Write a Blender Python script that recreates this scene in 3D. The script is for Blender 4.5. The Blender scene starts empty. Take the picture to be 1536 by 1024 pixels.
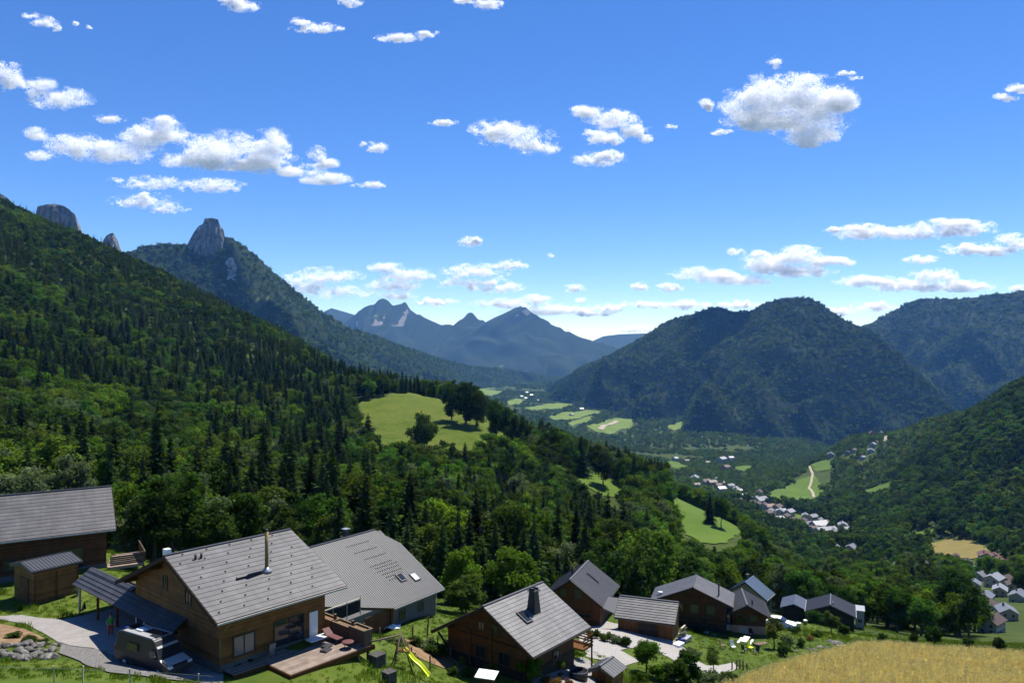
import bpy, bmesh, math, random
import numpy as np
from mathutils import Vector, Matrix
from bpy_extras import view3d_utils
R = math.radians
F, CX, CY = 1176.0, 768.0, 512.0          # focal length in photo pixels, picture centre; camera at the origin, level, looking along +Y
SUN = Vector((.30, .48, 1.0)).normalized()
scene = bpy.context.scene
COL = scene.collection
rng = np.random.default_rng(11)
random.seed(5)

# ------------------------------------------------------------------ helpers
def tag(o, label=None, cat=None, group=None, kind=None):
    if label: o['label'] = label
    if cat: o['category'] = cat
    if group: o['group'] = group
    if kind: o['kind'] = kind
    return o

def empty(name, loc, rz=0.0, label=None, cat=None, group=None, kind=None):
    o = bpy.data.objects.new(name, None); COL.objects.link(o)
    o.location = loc; o.rotation_euler = (0, 0, rz); o.empty_display_size = .3
    return tag(o, label, cat, group, kind)

def children_of(o): return [c for c in COL.objects if c.parent == o]

def copy_tree(o, kids, loc=None, rz=None, scale=None, parent=None):
    """kids: nested list [(obj, kids), ...] of o's children"""
    c = o.copy(); COL.objects.link(c); c.parent = parent
    if loc is not None: c.location = loc
    if rz is not None: c.rotation_euler[2] = rz
    if scale is not None: c.scale = scale
    for k, kk in kids: copy_tree(k, kk, parent=c)
    return c

class MB:
    """collects shapes into one mesh; every shape may carry its own material slot and uv in metres"""
    def __init__(s): s.v = []; s.f = []; s.m = []; s.uv = []; s.has_uv = False; s.smooth = []
    def face(s, pts, m=0, uv=None, smooth=False):
        i = len(s.v); s.v += [tuple(p) for p in pts]; s.f.append(tuple(range(i, i + len(pts)))); s.m.append(m); s.smooth.append(smooth)
        if uv: s.has_uv = True
        s.uv += (uv if uv else [(0, 0)] * len(pts))
    def mesh(s, verts, faces, m=0, smooth=False):
        i = len(s.v); s.v += [tuple(p) for p in verts]
        for f in faces:
            s.f.append(tuple(i + k for k in f)); s.m.append(m); s.uv += [(0, 0)] * len(f); s.smooth.append(smooth)
    def box(s, c, d, rz=0, m=0, M=None):
        x, y, z = d[0] / 2, d[1] / 2, d[2] / 2
        vs = [Vector((a, b, e)) for e in (-z, z) for a, b in ((-x, -y), (x, -y), (x, y), (-x, y))]
        Mx = M if M is not None else Matrix.Translation(c) @ Matrix.Rotation(rz, 4, 'Z')
        s.mesh([Mx @ v for v in vs], [(3, 2, 1, 0), (4, 5, 6, 7), (0, 1, 5, 4), (1, 2, 6, 5), (2, 3, 7, 6), (3, 0, 4, 7)], m)
        return s
    def tube(s, a, b, r0, r1=None, n=8, m=0, cap=True):
        a = Vector(a); b = Vector(b); r1 = r0 if r1 is None else r1
        d = (b - a).normalized(); p = d.orthogonal().normalized(); q = d.cross(p)
        vs = [c + (p * math.cos(t) + q * math.sin(t)) * r for c, r in ((a, r0), (b, r1)) for t in [2 * math.pi * k / n for k in range(n)]]
        fs = [(k, (k + 1) % n, n + (k + 1) % n, n + k) for k in range(n)]
        if cap: fs += [tuple(range(n - 1, -1, -1)), tuple(range(n, 2 * n))]
        s.mesh(vs, fs, m, True); return s
    def bar(s, a, b, w, h, m=0, up=(0, 0, 1)):
        a = Vector(a); b = Vector(b); d = b - a; L = d.length; d.normalize()
        u = Vector(up); side = d.cross(u)
        if side.length < 1e-4: side = d.orthogonal()
        side.normalize(); u = side.cross(d)
        vs = [c + side * (i * w / 2) + u * (j * h / 2) for c in (a, b) for i, j in ((-1, -1), (1, -1), (1, 1), (-1, 1))]
        s.mesh(vs, [(3, 2, 1, 0), (4, 5, 6, 7), (0, 1, 5, 4), (1, 2, 6, 5), (2, 3, 7, 6), (3, 0, 4, 7)], m); return s
    def prism(s, prof, x0, x1, m=0, axis='x'):
        """profile of (y, z) pairs extruded from x0 to x1"""
        n = len(prof)
        vs = [(x0, y, z) for y, z in prof] + [(x1, y, z) for y, z in prof]
        if axis == 'y': vs = [(y, x, z) for x, y, z in vs]
        s.mesh(vs, [tuple(range(n)), tuple(range(2 * n - 1, n - 1, -1))] + [(k, n + k, n + (k + 1) % n, (k + 1) % n) for k in range(n)], m); return s
    def lathe(s, prof, c=(0, 0, 0), n=16, m=0):
        c = Vector(c); vs = [c + Vector((r * math.cos(t), r * math.sin(t), z)) for r, z in prof for t in [2 * math.pi * k / n for k in range(n)]]
        fs = [(i * n + k, i * n + (k + 1) % n, (i + 1) * n + (k + 1) % n, (i + 1) * n + k) for i in range(len(prof) - 1) for k in range(n)]
        fs += [tuple(range(n - 1, -1, -1)), tuple(range((len(prof) - 1) * n, len(prof) * n))]
        s.mesh(vs, fs, m, True); return s
    def build(s, name, mats, parent=None, bevel=0, fix=True):
        me = bpy.data.meshes.new(name); me.from_pydata(s.v, [], s.f)
        mats = mats if isinstance(mats, (list, tuple)) else [mats]
        for mt in mats: me.materials.append(mt)
        me.polygons.foreach_set('material_index', s.m); me.polygons.foreach_set('use_smooth', s.smooth)
        if s.has_uv:
            uvl = me.uv_layers.new(name='UVMap'); uvl.data.foreach_set('uv', np.array(s.uv, np.float32).ravel())
        if fix:
            bm = bmesh.new(); bm.from_mesh(me); bmesh.ops.recalc_face_normals(bm, faces=bm.faces); bm.to_mesh(me); bm.free()
        o = bpy.data.objects.new(name, me); COL.objects.link(o); o.parent = parent
        if bevel:
            b = o.modifiers.new('edge', 'BEVEL'); b.width = bevel; b.segments = 2; b.limit_method = 'ANGLE'
        return o

def np_mesh(name, V, Q, mats, parent=None, smooth=True, mi=None, link=True):
    me = bpy.data.meshes.new(name); V = np.asarray(V, np.float32); Q = np.asarray(Q, np.int32); k = Q.shape[1]
    me.vertices.add(len(V)); me.vertices.foreach_set('co', V.ravel())
    me.loops.add(Q.size); me.loops.foreach_set('vertex_index', Q.ravel())
    me.polygons.add(len(Q)); me.polygons.foreach_set('loop_start', np.arange(len(Q), dtype=np.int32) * k)
    me.polygons.foreach_set('loop_total', np.full(len(Q), k, np.int32))
    me.update(calc_edges=True)
    me.polygons.foreach_set('use_smooth', np.full(len(Q), smooth))
    for m in (mats if isinstance(mats, (list, tuple)) else [mats]): me.materials.append(m)
    if mi is not None: me.polygons.foreach_set('material_index', np.asarray(mi, np.int32))
    o = bpy.data.objects.new(name, me)
    if link: COL.objects.link(o)
    o.parent = parent
    return o

# numpy value noise
def _h(ix, iy, iz, seed):
    n = (ix * 374761393 + iy * 668265263 + iz * 1274126177 + seed * 974711) & 0x7fffffff
    n = (n ^ (n >> 13)) * 1274126177 & 0x7fffffff
    n = (n ^ (n >> 16)) * 668265263 & 0x7fffffff
    return ((n ^ (n >> 15)) & 0xffff) / 65535.0
def vnoise(x, y, z=0.0, seed=0):
    x, y, z = np.broadcast_arrays(np.asarray(x, float), np.asarray(y, float), np.asarray(z, float))
    ix, iy, iz = np.floor(x).astype(np.int64), np.floor(y).astype(np.int64), np.floor(z).astype(np.int64)
    fx, fy, fz = x - ix, y - iy, z - iz
    fx, fy, fz = [t * t * (3 - 2 * t) for t in (fx, fy, fz)]
    r = 0
    for a in (0, 1):
        for b in (0, 1):
            for c in (0, 1):
                r = r + _h(ix + a, iy + b, iz + c, seed) * (fx if a else 1 - fx) * (fy if b else 1 - fy) * (fz if c else 1 - fz)
    return r
def fbm(x, y, z=0.0, seed=0, oct=4, gain=.5):
    r = 0; a = 1; t = 0
    for i in range(oct):
        r = r + a * vnoise(np.asarray(x) * 2 ** i, np.asarray(y) * 2 ** i, np.asarray(z) * 2 ** i, seed + i * 17); t += a; a *= gain
    return r / t          # 0..1

def pchip(xk, yk, x):
    """monotone cubic; yk may be (n, m)"""
    xk = np.asarray(xk, float); yk = np.asarray(yk, float); x = np.asarray(x, float)
    if yk.ndim == 1: yk = yk[:, None]
    h = np.diff(xk)[:, None]; d = np.diff(yk, axis=0) / h
    m = np.zeros_like(yk); m[0] = d[0]; m[-1] = d[-1]
    same = d[1:] * d[:-1] > 0
    with np.errstate(divide='ignore', invalid='ignore'):
        hm = 3 * (h[1:] + h[:-1]) / ((2 * h[1:] + h[:-1]) / d[:-1] + (h[1:] + 2 * h[:-1]) / d[1:])
    m[1:-1] = np.where(same, hm, 0)
    i = np.clip(np.searchsorted(xk, x) - 1, 0, len(xk) - 2); t = ((x - xk[i]) / h[i, 0])[:, None]; hh = h[i]
    return ((1 + 2 * t) * (1 - t) ** 2 * yk[i] + t * (1 - t) ** 2 * hh * m[i] + t * t * (3 - 2 * t) * yk[i + 1] + t * t * (t - 1) * hh * m[i + 1])

def in_poly(x, y, poly):
    x = np.asarray(x, float); y = np.asarray(y, float); r = np.zeros(x.shape, bool); n = len(poly)
    for i in range(n):
        x0, y0 = poly[i]; x1, y1 = poly[(i + 1) % n]
        if y0 == y1: continue
        c = ((y0 > y) != (y1 > y)) & (x < (x1 - x0) * (y - y0) / (y1 - y0) + x0); r ^= c
    return r

# ------------------------------------------------------------------ materials
def mat(name):
    m = bpy.data.materials.new(name); m.use_nodes = True; nt = m.node_tree; nt.nodes.clear()
    out = nt.nodes.new('ShaderNodeOutputMaterial'); return m, nt, out
def N(nt, t, **kw):
    n = nt.nodes.new(t)
    for k, v in kw.items():
        if k.startswith('i_'):
            key = k[2:]; key = int(key) if key.isdigit() else key.replace('_', ' ')
            n.inputs[key].default_value = v
        else: setattr(n, k, v)
    return n
def L(nt, a, b): nt.links.new(a, b)
def ramp(nt, fac, stops):
    r = N(nt, 'ShaderNodeValToRGB'); e = r.color_ramp.elements
    while len(e) > 1: e.remove(e[-1])
    e[0].position = stops[0][0]; e[0].color = (*stops[0][1], 1)
    for p, c in stops[1:]:
        k = e.new(p); k.color = (*c, 1)
    L(nt, fac, r.inputs[0]); return r.outputs[0]
def mixc(nt, fac, a, b, mode='MIX'):
    n = N(nt, 'ShaderNodeMix', data_type='RGBA', blend_type=mode)
    for v, i in ((fac, 0), (a, 6), (b, 7)):
        if hasattr(v, 'links'): L(nt, v, n.inputs[i])
        else: n.inputs[i].default_value = v if i == 0 else (*v, 1)
    return n.outputs[2]
def noise_mat(name, stops, scale=1.0, detail=6, rough=.9, bump=0.0, bscale=None, stretch=None, coord='Object', spec=.06, metal=0, scale2=None, stops2=None, rnd=0):
    m, nt, out = mat(name); b = N(nt, 'ShaderNodeBsdfPrincipled'); b.inputs['Roughness'].default_value = rough
    b.inputs['Specular IOR Level'].default_value = spec; b.inputs['Metallic'].default_value = metal
    tc = N(nt, 'ShaderNodeTexCoord'); src = tc.outputs[coord]
    if coord == 'World':
        pass
    if stretch:
        mp = N(nt, 'ShaderNodeMapping'); mp.inputs['Scale'].default_value = stretch; L(nt, src, mp.inputs[0]); src = mp.outputs[0]
    t = N(nt, 'ShaderNodeTexNoise'); t.inputs['Scale'].default_value = scale; t.inputs['Detail'].default_value = detail; t.inputs['Roughness'].default_value = .65; L(nt, src, t.inputs[0])
    c = ramp(nt, t.outputs[0], stops)
    if scale2:
        t2 = N(nt, 'ShaderNodeTexNoise'); t2.inputs['Scale'].default_value = scale2; t2.inputs['Detail'].default_value = 4; L(nt, src, t2.inputs[0])
        c = mixc(nt, 1.0, c, ramp(nt, t2.outputs[0], stops2 or [(.3, (.6, .6, .6)), (.7, (1.25, 1.25, 1.25))]), 'MULTIPLY')
    if rnd:
        oi = N(nt, 'ShaderNodeObjectInfo'); hs = N(nt, 'ShaderNodeHueSaturation'); mr = N(nt, 'ShaderNodeMapRange', i_3=1 - rnd, i_4=1 + rnd); L(nt, oi.outputs['Random'], mr.inputs[0]); L(nt, mr.outputs[0], hs.inputs['Value']); L(nt, c, hs.inputs['Color']); c = hs.outputs[0]
    L(nt, c, b.inputs['Base Color'])
    if bump:
        bt = N(nt, 'ShaderNodeTexNoise'); bt.inputs['Scale'].default_value = bscale or scale * 4; bt.inputs['Detail'].default_value = 5; L(nt, src, bt.inputs[0])
        bp = N(nt, 'ShaderNodeBump'); bp.inputs['Strength'].default_value = bump; bp.inputs['Distance'].default_value = .1; L(nt, bt.outputs[0], bp.inputs['Height']); L(nt, bp.outputs[0], b.inputs['Normal'])
    L(nt, b.outputs[0], out.inputs[0]); return m
def flat(name, c, rough=.6, metal=0, spec=.4, var=.15, scale=3.0):
    return noise_mat(name, [(.25, tuple(x * (1 - var) for x in c)), (.75, tuple(min(1, x * (1 + var)) for x in c))], scale=scale, rough=rough, metal=metal, spec=spec)

def leaf_mat(name, c, var=.35, hue=.035, trans=.4, clump=.35, cs=.5, sat=1.0):
    m, nt, out = mat(name)
    oi = N(nt, 'ShaderNodeObjectInfo'); tc = N(nt, 'ShaderNodeTexCoord')
    t = N(nt, 'ShaderNodeTexNoise'); t.inputs['Scale'].default_value = cs; t.inputs['Detail'].default_value = 3; L(nt, tc.outputs['Object'], t.inputs[0])
    mr = N(nt, 'ShaderNodeMapRange', i_1=.3, i_2=.7, i_3=1 - clump, i_4=1 + clump); L(nt, t.outputs[0], mr.inputs[0])
    mv = N(nt, 'ShaderNodeMapRange', i_3=1 - var, i_4=1 + var); L(nt, oi.outputs['Random'], mv.inputs[0])
    mu = N(nt, 'ShaderNodeMath', operation='MULTIPLY'); L(nt, mr.outputs[0], mu.inputs[0]); L(nt, mv.outputs[0], mu.inputs[1])
    wn = N(nt, 'ShaderNodeTexWhiteNoise', noise_dimensions='1D'); L(nt, oi.outputs['Random'], wn.inputs['W'])
    mh = N(nt, 'ShaderNodeMapRange', i_3=.5 - hue, i_4=.5 + hue); L(nt, wn.outputs[0], mh.inputs[0])
    hs = N(nt, 'ShaderNodeHueSaturation'); hs.inputs['Color'].default_value = (*c, 1); hs.inputs['Saturation'].default_value = sat
    L(nt, mh.outputs[0], hs.inputs['Hue']); L(nt, mu.outputs[0], hs.inputs['Value'])
    d = N(nt, 'ShaderNodeBsdfDiffuse'); tr = N(nt, 'ShaderNodeBsdfTranslucent'); mx = N(nt, 'ShaderNodeMixShader'); mx.inputs[0].default_value = trans
    L(nt, hs.outputs[0], d.inputs[0])
    ty = mixc(nt, 1.0, hs.outputs[0], (1.35, 1.25, .6), 'MULTIPLY'); L(nt, ty, tr.inputs[0])
    L(nt, d.outputs[0], mx.inputs[1]); L(nt, tr.outputs[0], mx.inputs[2]); L(nt, mx.outputs[0], out.inputs[0]); return m

def tile_mat(name, c, bw=.33, rh=.5, mortar=.03, var=.12, joint=.35, rough=.55, spec=.35):
    m, nt, out = mat(name); b = N(nt, 'ShaderNodeBsdfPrincipled'); b.inputs['Roughness'].default_value = rough; b.inputs['Specular IOR Level'].default_value = spec
    uv = N(nt, 'ShaderNodeTexCoord'); br = N(nt, 'ShaderNodeTexBrick'); L(nt, uv.outputs['UV'], br.inputs[0])
    br.inputs['Scale'].default_value = 1; br.inputs['Brick Width'].default_value = bw; br.inputs['Row Height'].default_value = rh; br.inputs['Mortar Size'].default_value = mortar / 2; br.inputs['Mortar Smooth'].default_value = .3
    br.inputs['Color1'].default_value = (*[x * (1 - var) for x in c], 1); br.inputs['Color2'].default_value = (*[x * (1 + var) for x in c], 1); br.inputs['Mortar'].default_value = (*[x * joint for x in c], 1)
    t = N(nt, 'ShaderNodeTexNoise'); t.inputs['Scale'].default_value = .6; t.inputs['Detail'].default_value = 5; L(nt, uv.outputs['UV'], t.inputs[0])
    cc = mixc(nt, 1.0, br.outputs[0], ramp(nt, t.outputs[0], [(.3, (.74, .76, .76)), (.7, (1.2, 1.18, 1.14))]), 'MULTIPLY')
    t5 = N(nt, 'ShaderNodeTexNoise'); t5.inputs['Scale'].default_value = 1; t5.inputs['Detail'].default_value = 6; mp5 = N(nt, 'ShaderNodeMapping'); mp5.inputs['Scale'].default_value = (1.6, .18, 1); L(nt, uv.outputs['UV'], mp5.inputs[0]); L(nt, mp5.outputs[0], t5.inputs[0])
    cc = mixc(nt, 1.0, cc, ramp(nt, t5.outputs[0], [(.35, (.84, .85, .83)), (.65, (1.12, 1.12, 1.12))]), 'MULTIPLY'); L(nt, cc, b.inputs['Base Color'])
    L(nt, b.outputs[0], out.inputs[0]); return m
def seam_mat(name, c, rough=.45, spec=.5, metal=.2):
    return noise_mat(name, [(.3, tuple(x * .85 for x in c)), (.7, tuple(x * 1.12 for x in c))], scale=.8, rough=rough, spec=spec, metal=metal, coord='UV', scale2=7, stops2=[(.3, (.9, .9, .9)), (.7, (1.08, 1.08, 1.08))])
def plank_mat(name, c, pitch=.16, axis='Z', rough=.7):
    m, nt, out = mat(name); b = N(nt, 'ShaderNodeBsdfPrincipled'); b.inputs['Roughness'].default_value = rough; b.inputs['Specular IOR Level'].default_value = .25
    tc = N(nt, 'ShaderNodeTexCoord'); sp = N(nt, 'ShaderNodeSeparateXYZ'); L(nt, tc.outputs['Object'], sp.inputs[0])
    d = N(nt, 'ShaderNodeMath', operation='DIVIDE'); d.inputs[1].default_value = pitch; L(nt, sp.outputs[axis], d.inputs[0])
    fl = N(nt, 'ShaderNodeMath', operation='FLOOR'); L(nt, d.outputs[0], fl.inputs[0]); wn = N(nt, 'ShaderNodeTexWhiteNoise', noise_dimensions='1D'); L(nt, fl.outputs[0], wn.inputs['W'])
    fr = N(nt, 'ShaderNodeMath', operation='FRACT'); L(nt, d.outputs[0], fr.inputs[0])
    gap = ramp(nt, fr.outputs[0], [(0, (.35, .35, .35)), (.1, (1, 1, 1)), (.95, (1, 1, 1)), (1, (.5, .5, .5))])
    pv = ramp(nt, wn.outputs[0], [(0, tuple(x * .72 for x in c)), (1, tuple(x * 1.25 for x in c))])
    t = N(nt, 'ShaderNodeTexNoise'); t.inputs['Scale'].default_value = 1.3; t.inputs['Detail'].default_value = 6; L(nt, tc.outputs['Object'], t.inputs[0])
    cc = mixc(nt, 1.0, pv, ramp(nt, t.outputs[0], [(.3, (.7, .68, .66)), (.7, (1.2, 1.2, 1.2))]), 'MULTIPLY')
    cc = mixc(nt, 1.0, cc, gap, 'MULTIPLY'); L(nt, cc, b.inputs['Base Color']); L(nt, b.outputs[0], out.inputs[0]); return m
def glass_mat(name, c=(.02, .025, .03), rough=.06):
    m, nt, out = mat(name); b = N(nt, 'ShaderNodeBsdfPrincipled'); b.inputs['Base Color'].default_value = (*c, 1); b.inputs['Roughness'].default_value = rough; b.inputs['Specular IOR Level'].default_value = .8
    L(nt, b.outputs[0], out.inputs[0]); return m

M = {}
M['tile'] = tile_mat('grey concrete tiles', (.082, .080, .086), bw=.9, rh=.50, mortar=.03, joint=.78)
M['tile_small'] = tile_mat('grey small tiles', (.105, .104, .112), bw=.45, rh=.42, mortar=.04, joint=.68)
M['tile_dark'] = tile_mat('dark grey tiles', (.058, .057, .065), bw=.6, rh=.42, mortar=.04)
M['seam'] = seam_mat('grey seam metal', (.050, .054, .062), rough=.55, metal=0, spec=.35)
M['seam_light'] = seam_mat('pale grey seam metal', (.085, .088, .096), metal=0, rough=.55, spec=.35)
M['seam_dark'] = seam_mat('dark blue grey metal', (.040, .046, .062), metal=0)
M['seam_blue'] = seam_mat('blue grey metal', (.085, .135, .20), metal=0)
M['wood'] = plank_mat('larch boarding', (.19, .085, .024), .17)
M['wood_red'] = plank_mat('red brown boarding', (.10, .038, .014), .17)
M['wood_v'] = plank_mat('upright larch boarding', (.115, .052, .02), .2, 'X')
M['wood_old'] = plank_mat('weathered boarding', (.075, .05, .03), .2)
M['wood_dark'] = plank_mat('dark stained boarding', (.024, .021, .02), .2)
M['deckwood'] = plank_mat('grey decking', (.25, .195, .155), .145, 'Y')
M['beam'] = noise_mat('beam wood', [(.3, (.08, .036, .014)), (.7, (.15, .07, .026))], scale=2, stretch=(1, 6, 6))
M['beam_dark'] = noise_mat('dark beam wood', [(.3, (.04, .028, .02)), (.7, (.075, .05, .035))], scale=2, stretch=(1, 6, 6))
M['post'] = noise_mat('post wood', [(.3, (.10, .075, .05)), (.7, (.20, .155, .11))], scale=5)
M['post_pale'] = noise_mat('pale post wood', [(.3, (.42, .38, .27)), (.7, (.6, .55, .42))], scale=8)
M['fascia'] = flat('zinc fascia', (.42, .40, .36), .5)
M['dark'] = flat('dark trim', (.03, .03, .032), .5)
M['soffit'] = noise_mat('soffit wood', [(.3, (.07, .04, .02)), (.7, (.12, .07, .035))], scale=3)
M['plaster'] = noise_mat('grey plaster', [(.3, (.11, .107, .10)), (.7, (.15, .146, .138))], scale=2, rough=.95)
M['plaster_white'] = noise_mat('white plaster', [(.3, (.40, .38, .345)), (.7, (.52, .495, .45))], scale=2, rough=.95)
M['plaster_cream'] = noise_mat('cream plaster', [(.3, (.36, .31, .235)), (.7, (.46, .40, .31))], scale=2, rough=.95)
M['plaster_pink'] = noise_mat('pink plaster', [(.3, (.42, .22, .15)), (.7, (.52, .30, .21))], scale=2, rough=.95)
M['stonewall'] = noise_mat('rubble stone wall', [(.25, (.035, .032, .03)), (.5, (.075, .07, .065)), (.75, (.13, .12, .11))], scale=4, detail=8, bump=.6)
M['glass'] = glass_mat('window glass')
M['glass_pale'] = glass_mat('curtained glass', (.20, .17, .17), .2)
M['white'] = flat('white paint', (.78, .77, .75), .45, var=.06)
M['white_sheet'] = flat('white sheet', (.74, .76, .80), .6, var=.06)
M['brass'] = noise_mat('copper flue', [(.3, (.20, .14, .055)), (.7, (.30, .22, .09))], scale=3, rough=.5, metal=.3)
M['steel'] = flat('galvanised steel', (.35, .36, .37), .4, .6)
M['black'] = flat('black plastic', (.02, .02, .022), .5)
M['concrete'] = noise_mat('concrete', [(.3, (.21, .195, .18)), (.7, (.28, .262, .245))], scale=1.2, detail=8, scale2=9, stops2=[(.3, (.88, .88, .88)), (.7, (1.1, 1.1, 1.1))])
M['gravel'] = noise_mat('pale gravel', [(.3, (.19, .18, .165)), (.5, (.29, .275, .255)), (.7, (.40, .38, .35))], scale=7, detail=8, bump=.6, bscale=9)
M['gravel_dark'] = noise_mat('grey gravel', [(.3, (.06, .057, .055)), (.5, (.14, .135, .13)), (.7, (.26, .25, .24))], scale=9, detail=8, bump=.8, bscale=9)
M['soil'] = noise_mat('dry soil', [(.3, (.13, .08, .045)), (.7, (.27, .18, .105))], scale=1.5, detail=8, bump=.5)
M['rock'] = noise_mat('garden rock', [(.3, (.045, .043, .04)), (.5, (.13, .125, .115)), (.75, (.34, .33, .30))], scale=2.2, detail=8, bump=.5, rnd=.3)
M['red'] = flat('red fabric', (.10, .03, .028), .7)
M['yellow'] = flat('yellow plastic', (.62, .70, .02), .35, var=.05)
M['van'] = flat('grey van paint', (.028, .029, .031), .35, .1, var=.04)  # light van; the deep shade on its side is put into this dark colour
M['tail'] = flat('red lamp plastic', (.30, .02, .015), .3)
M['lamp'] = flat('lamp plastic and painted reflection', (.6, .62, .64), .15)
M['tyre'] = flat('tyre rubber', (.02, .02, .02), .8)
M['bark'] = noise_mat('bark', [(.3, (.055, .042, .03)), (.7, (.13, .105, .08))], scale=4, stretch=(3, 3, .6), bump=.5)
M['terracotta'] = tile_mat('terracotta tiles', (.30, .14, .095), bw=.3, rh=.4, mortar=.05)
M['brown_tile'] = tile_mat('brown tiles', (.19, .12, .09), bw=.3, rh=.4, mortar=.05)
M['pale_roof'] = seam_mat('pale metal sheet', (.25, .257, .27))
M['grey_roof'] = seam_mat('grey roof sheet', (.16, .167, .185))
M['skin'] = flat('skin', (.45, .27, .19), .6)
M['shirt'] = flat('green shirt', (.05, .34, .05), .8)
M['trousers'] = flat('red trousers', (.35, .05, .025), .8)
M['hair'] = flat('brown hair', (.06, .035, .02), .7)
M['blue'] = flat('blue plastic', (.03, .05, .30), .5)

M['spruce'] = leaf_mat('spruce needles', (.036, .060, .018), var=.5, hue=.025, trans=.3, cs=.35)
M['leaf_mid'] = leaf_mat('mid green leaves', (.058, .108, .016), var=.5, hue=.03, trans=.42)
M['leaf_dark'] = leaf_mat('dark green leaves', (.034, .066, .013), var=.5, hue=.025, trans=.38)
M['leaf_bright'] = leaf_mat('bright green leaves', (.068, .132, .014), var=.35, hue=.02, trans=.45)
M['leaf_pale'] = leaf_mat('pale grey green leaves', (.095, .135, .062), var=.25, hue=.02, trans=.35)
M['leaf_olive'] = leaf_mat('olive green leaves', (.090, .115, .026), var=.3, hue=.03, trans=.4)
M['leaf_far'] = leaf_mat('lighter far leaves', (.078, .130, .030), var=.5, hue=.03, trans=.45)  # lighter leaf colour mixed into the far clumps
M['grassblade'] = leaf_mat('grass blades', (.105, .170, .020), var=.3, hue=.03, trans=.35, clump=.3, cs=.4)
M['wheat'] = leaf_mat('ripe wheat', (.52, .475, .25), var=.22, hue=.012, trans=.3, clump=.2, cs=.6)
M['flower'] = leaf_mat('garden flowers', (.13, .075, .035), var=.4, hue=.06, trans=.3)

def quads_to_mesh(name, P0, A, B, m, parent=None, link=False):
    """kite-shaped leaves: centre P0, half axes A and B (arrays n x 3)"""
    n = len(P0); V = np.empty((n, 4, 3), np.float32); V[:, 0] = P0 - A; V[:, 1] = P0 + B; V[:, 2] = P0 + A; V[:, 3] = P0 - B
    return np_mesh(name, V.reshape(-1, 3), np.arange(4 * n).reshape(n, 4), m, parent, smooth=False, link=link)
def rand_dirs(n, g):
    v = g.normal(size=(n, 3)); return v / np.linalg.norm(v, axis=1)[:, None]
def nrm(v): return v / np.maximum(np.linalg.norm(v, axis=1), 1e-6)[:, None]

SKY, SUNE, HAZE, HAZEC, EXPO, SAT, DUST, OZ, AIR, HUE, GAM, ALT, VAL = .15, 5.0, 3.6e-5, (.15,.41,1.0), .7, 1.40, .0, 3.0, .8, .513, .78, 3500, 1.17
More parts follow.
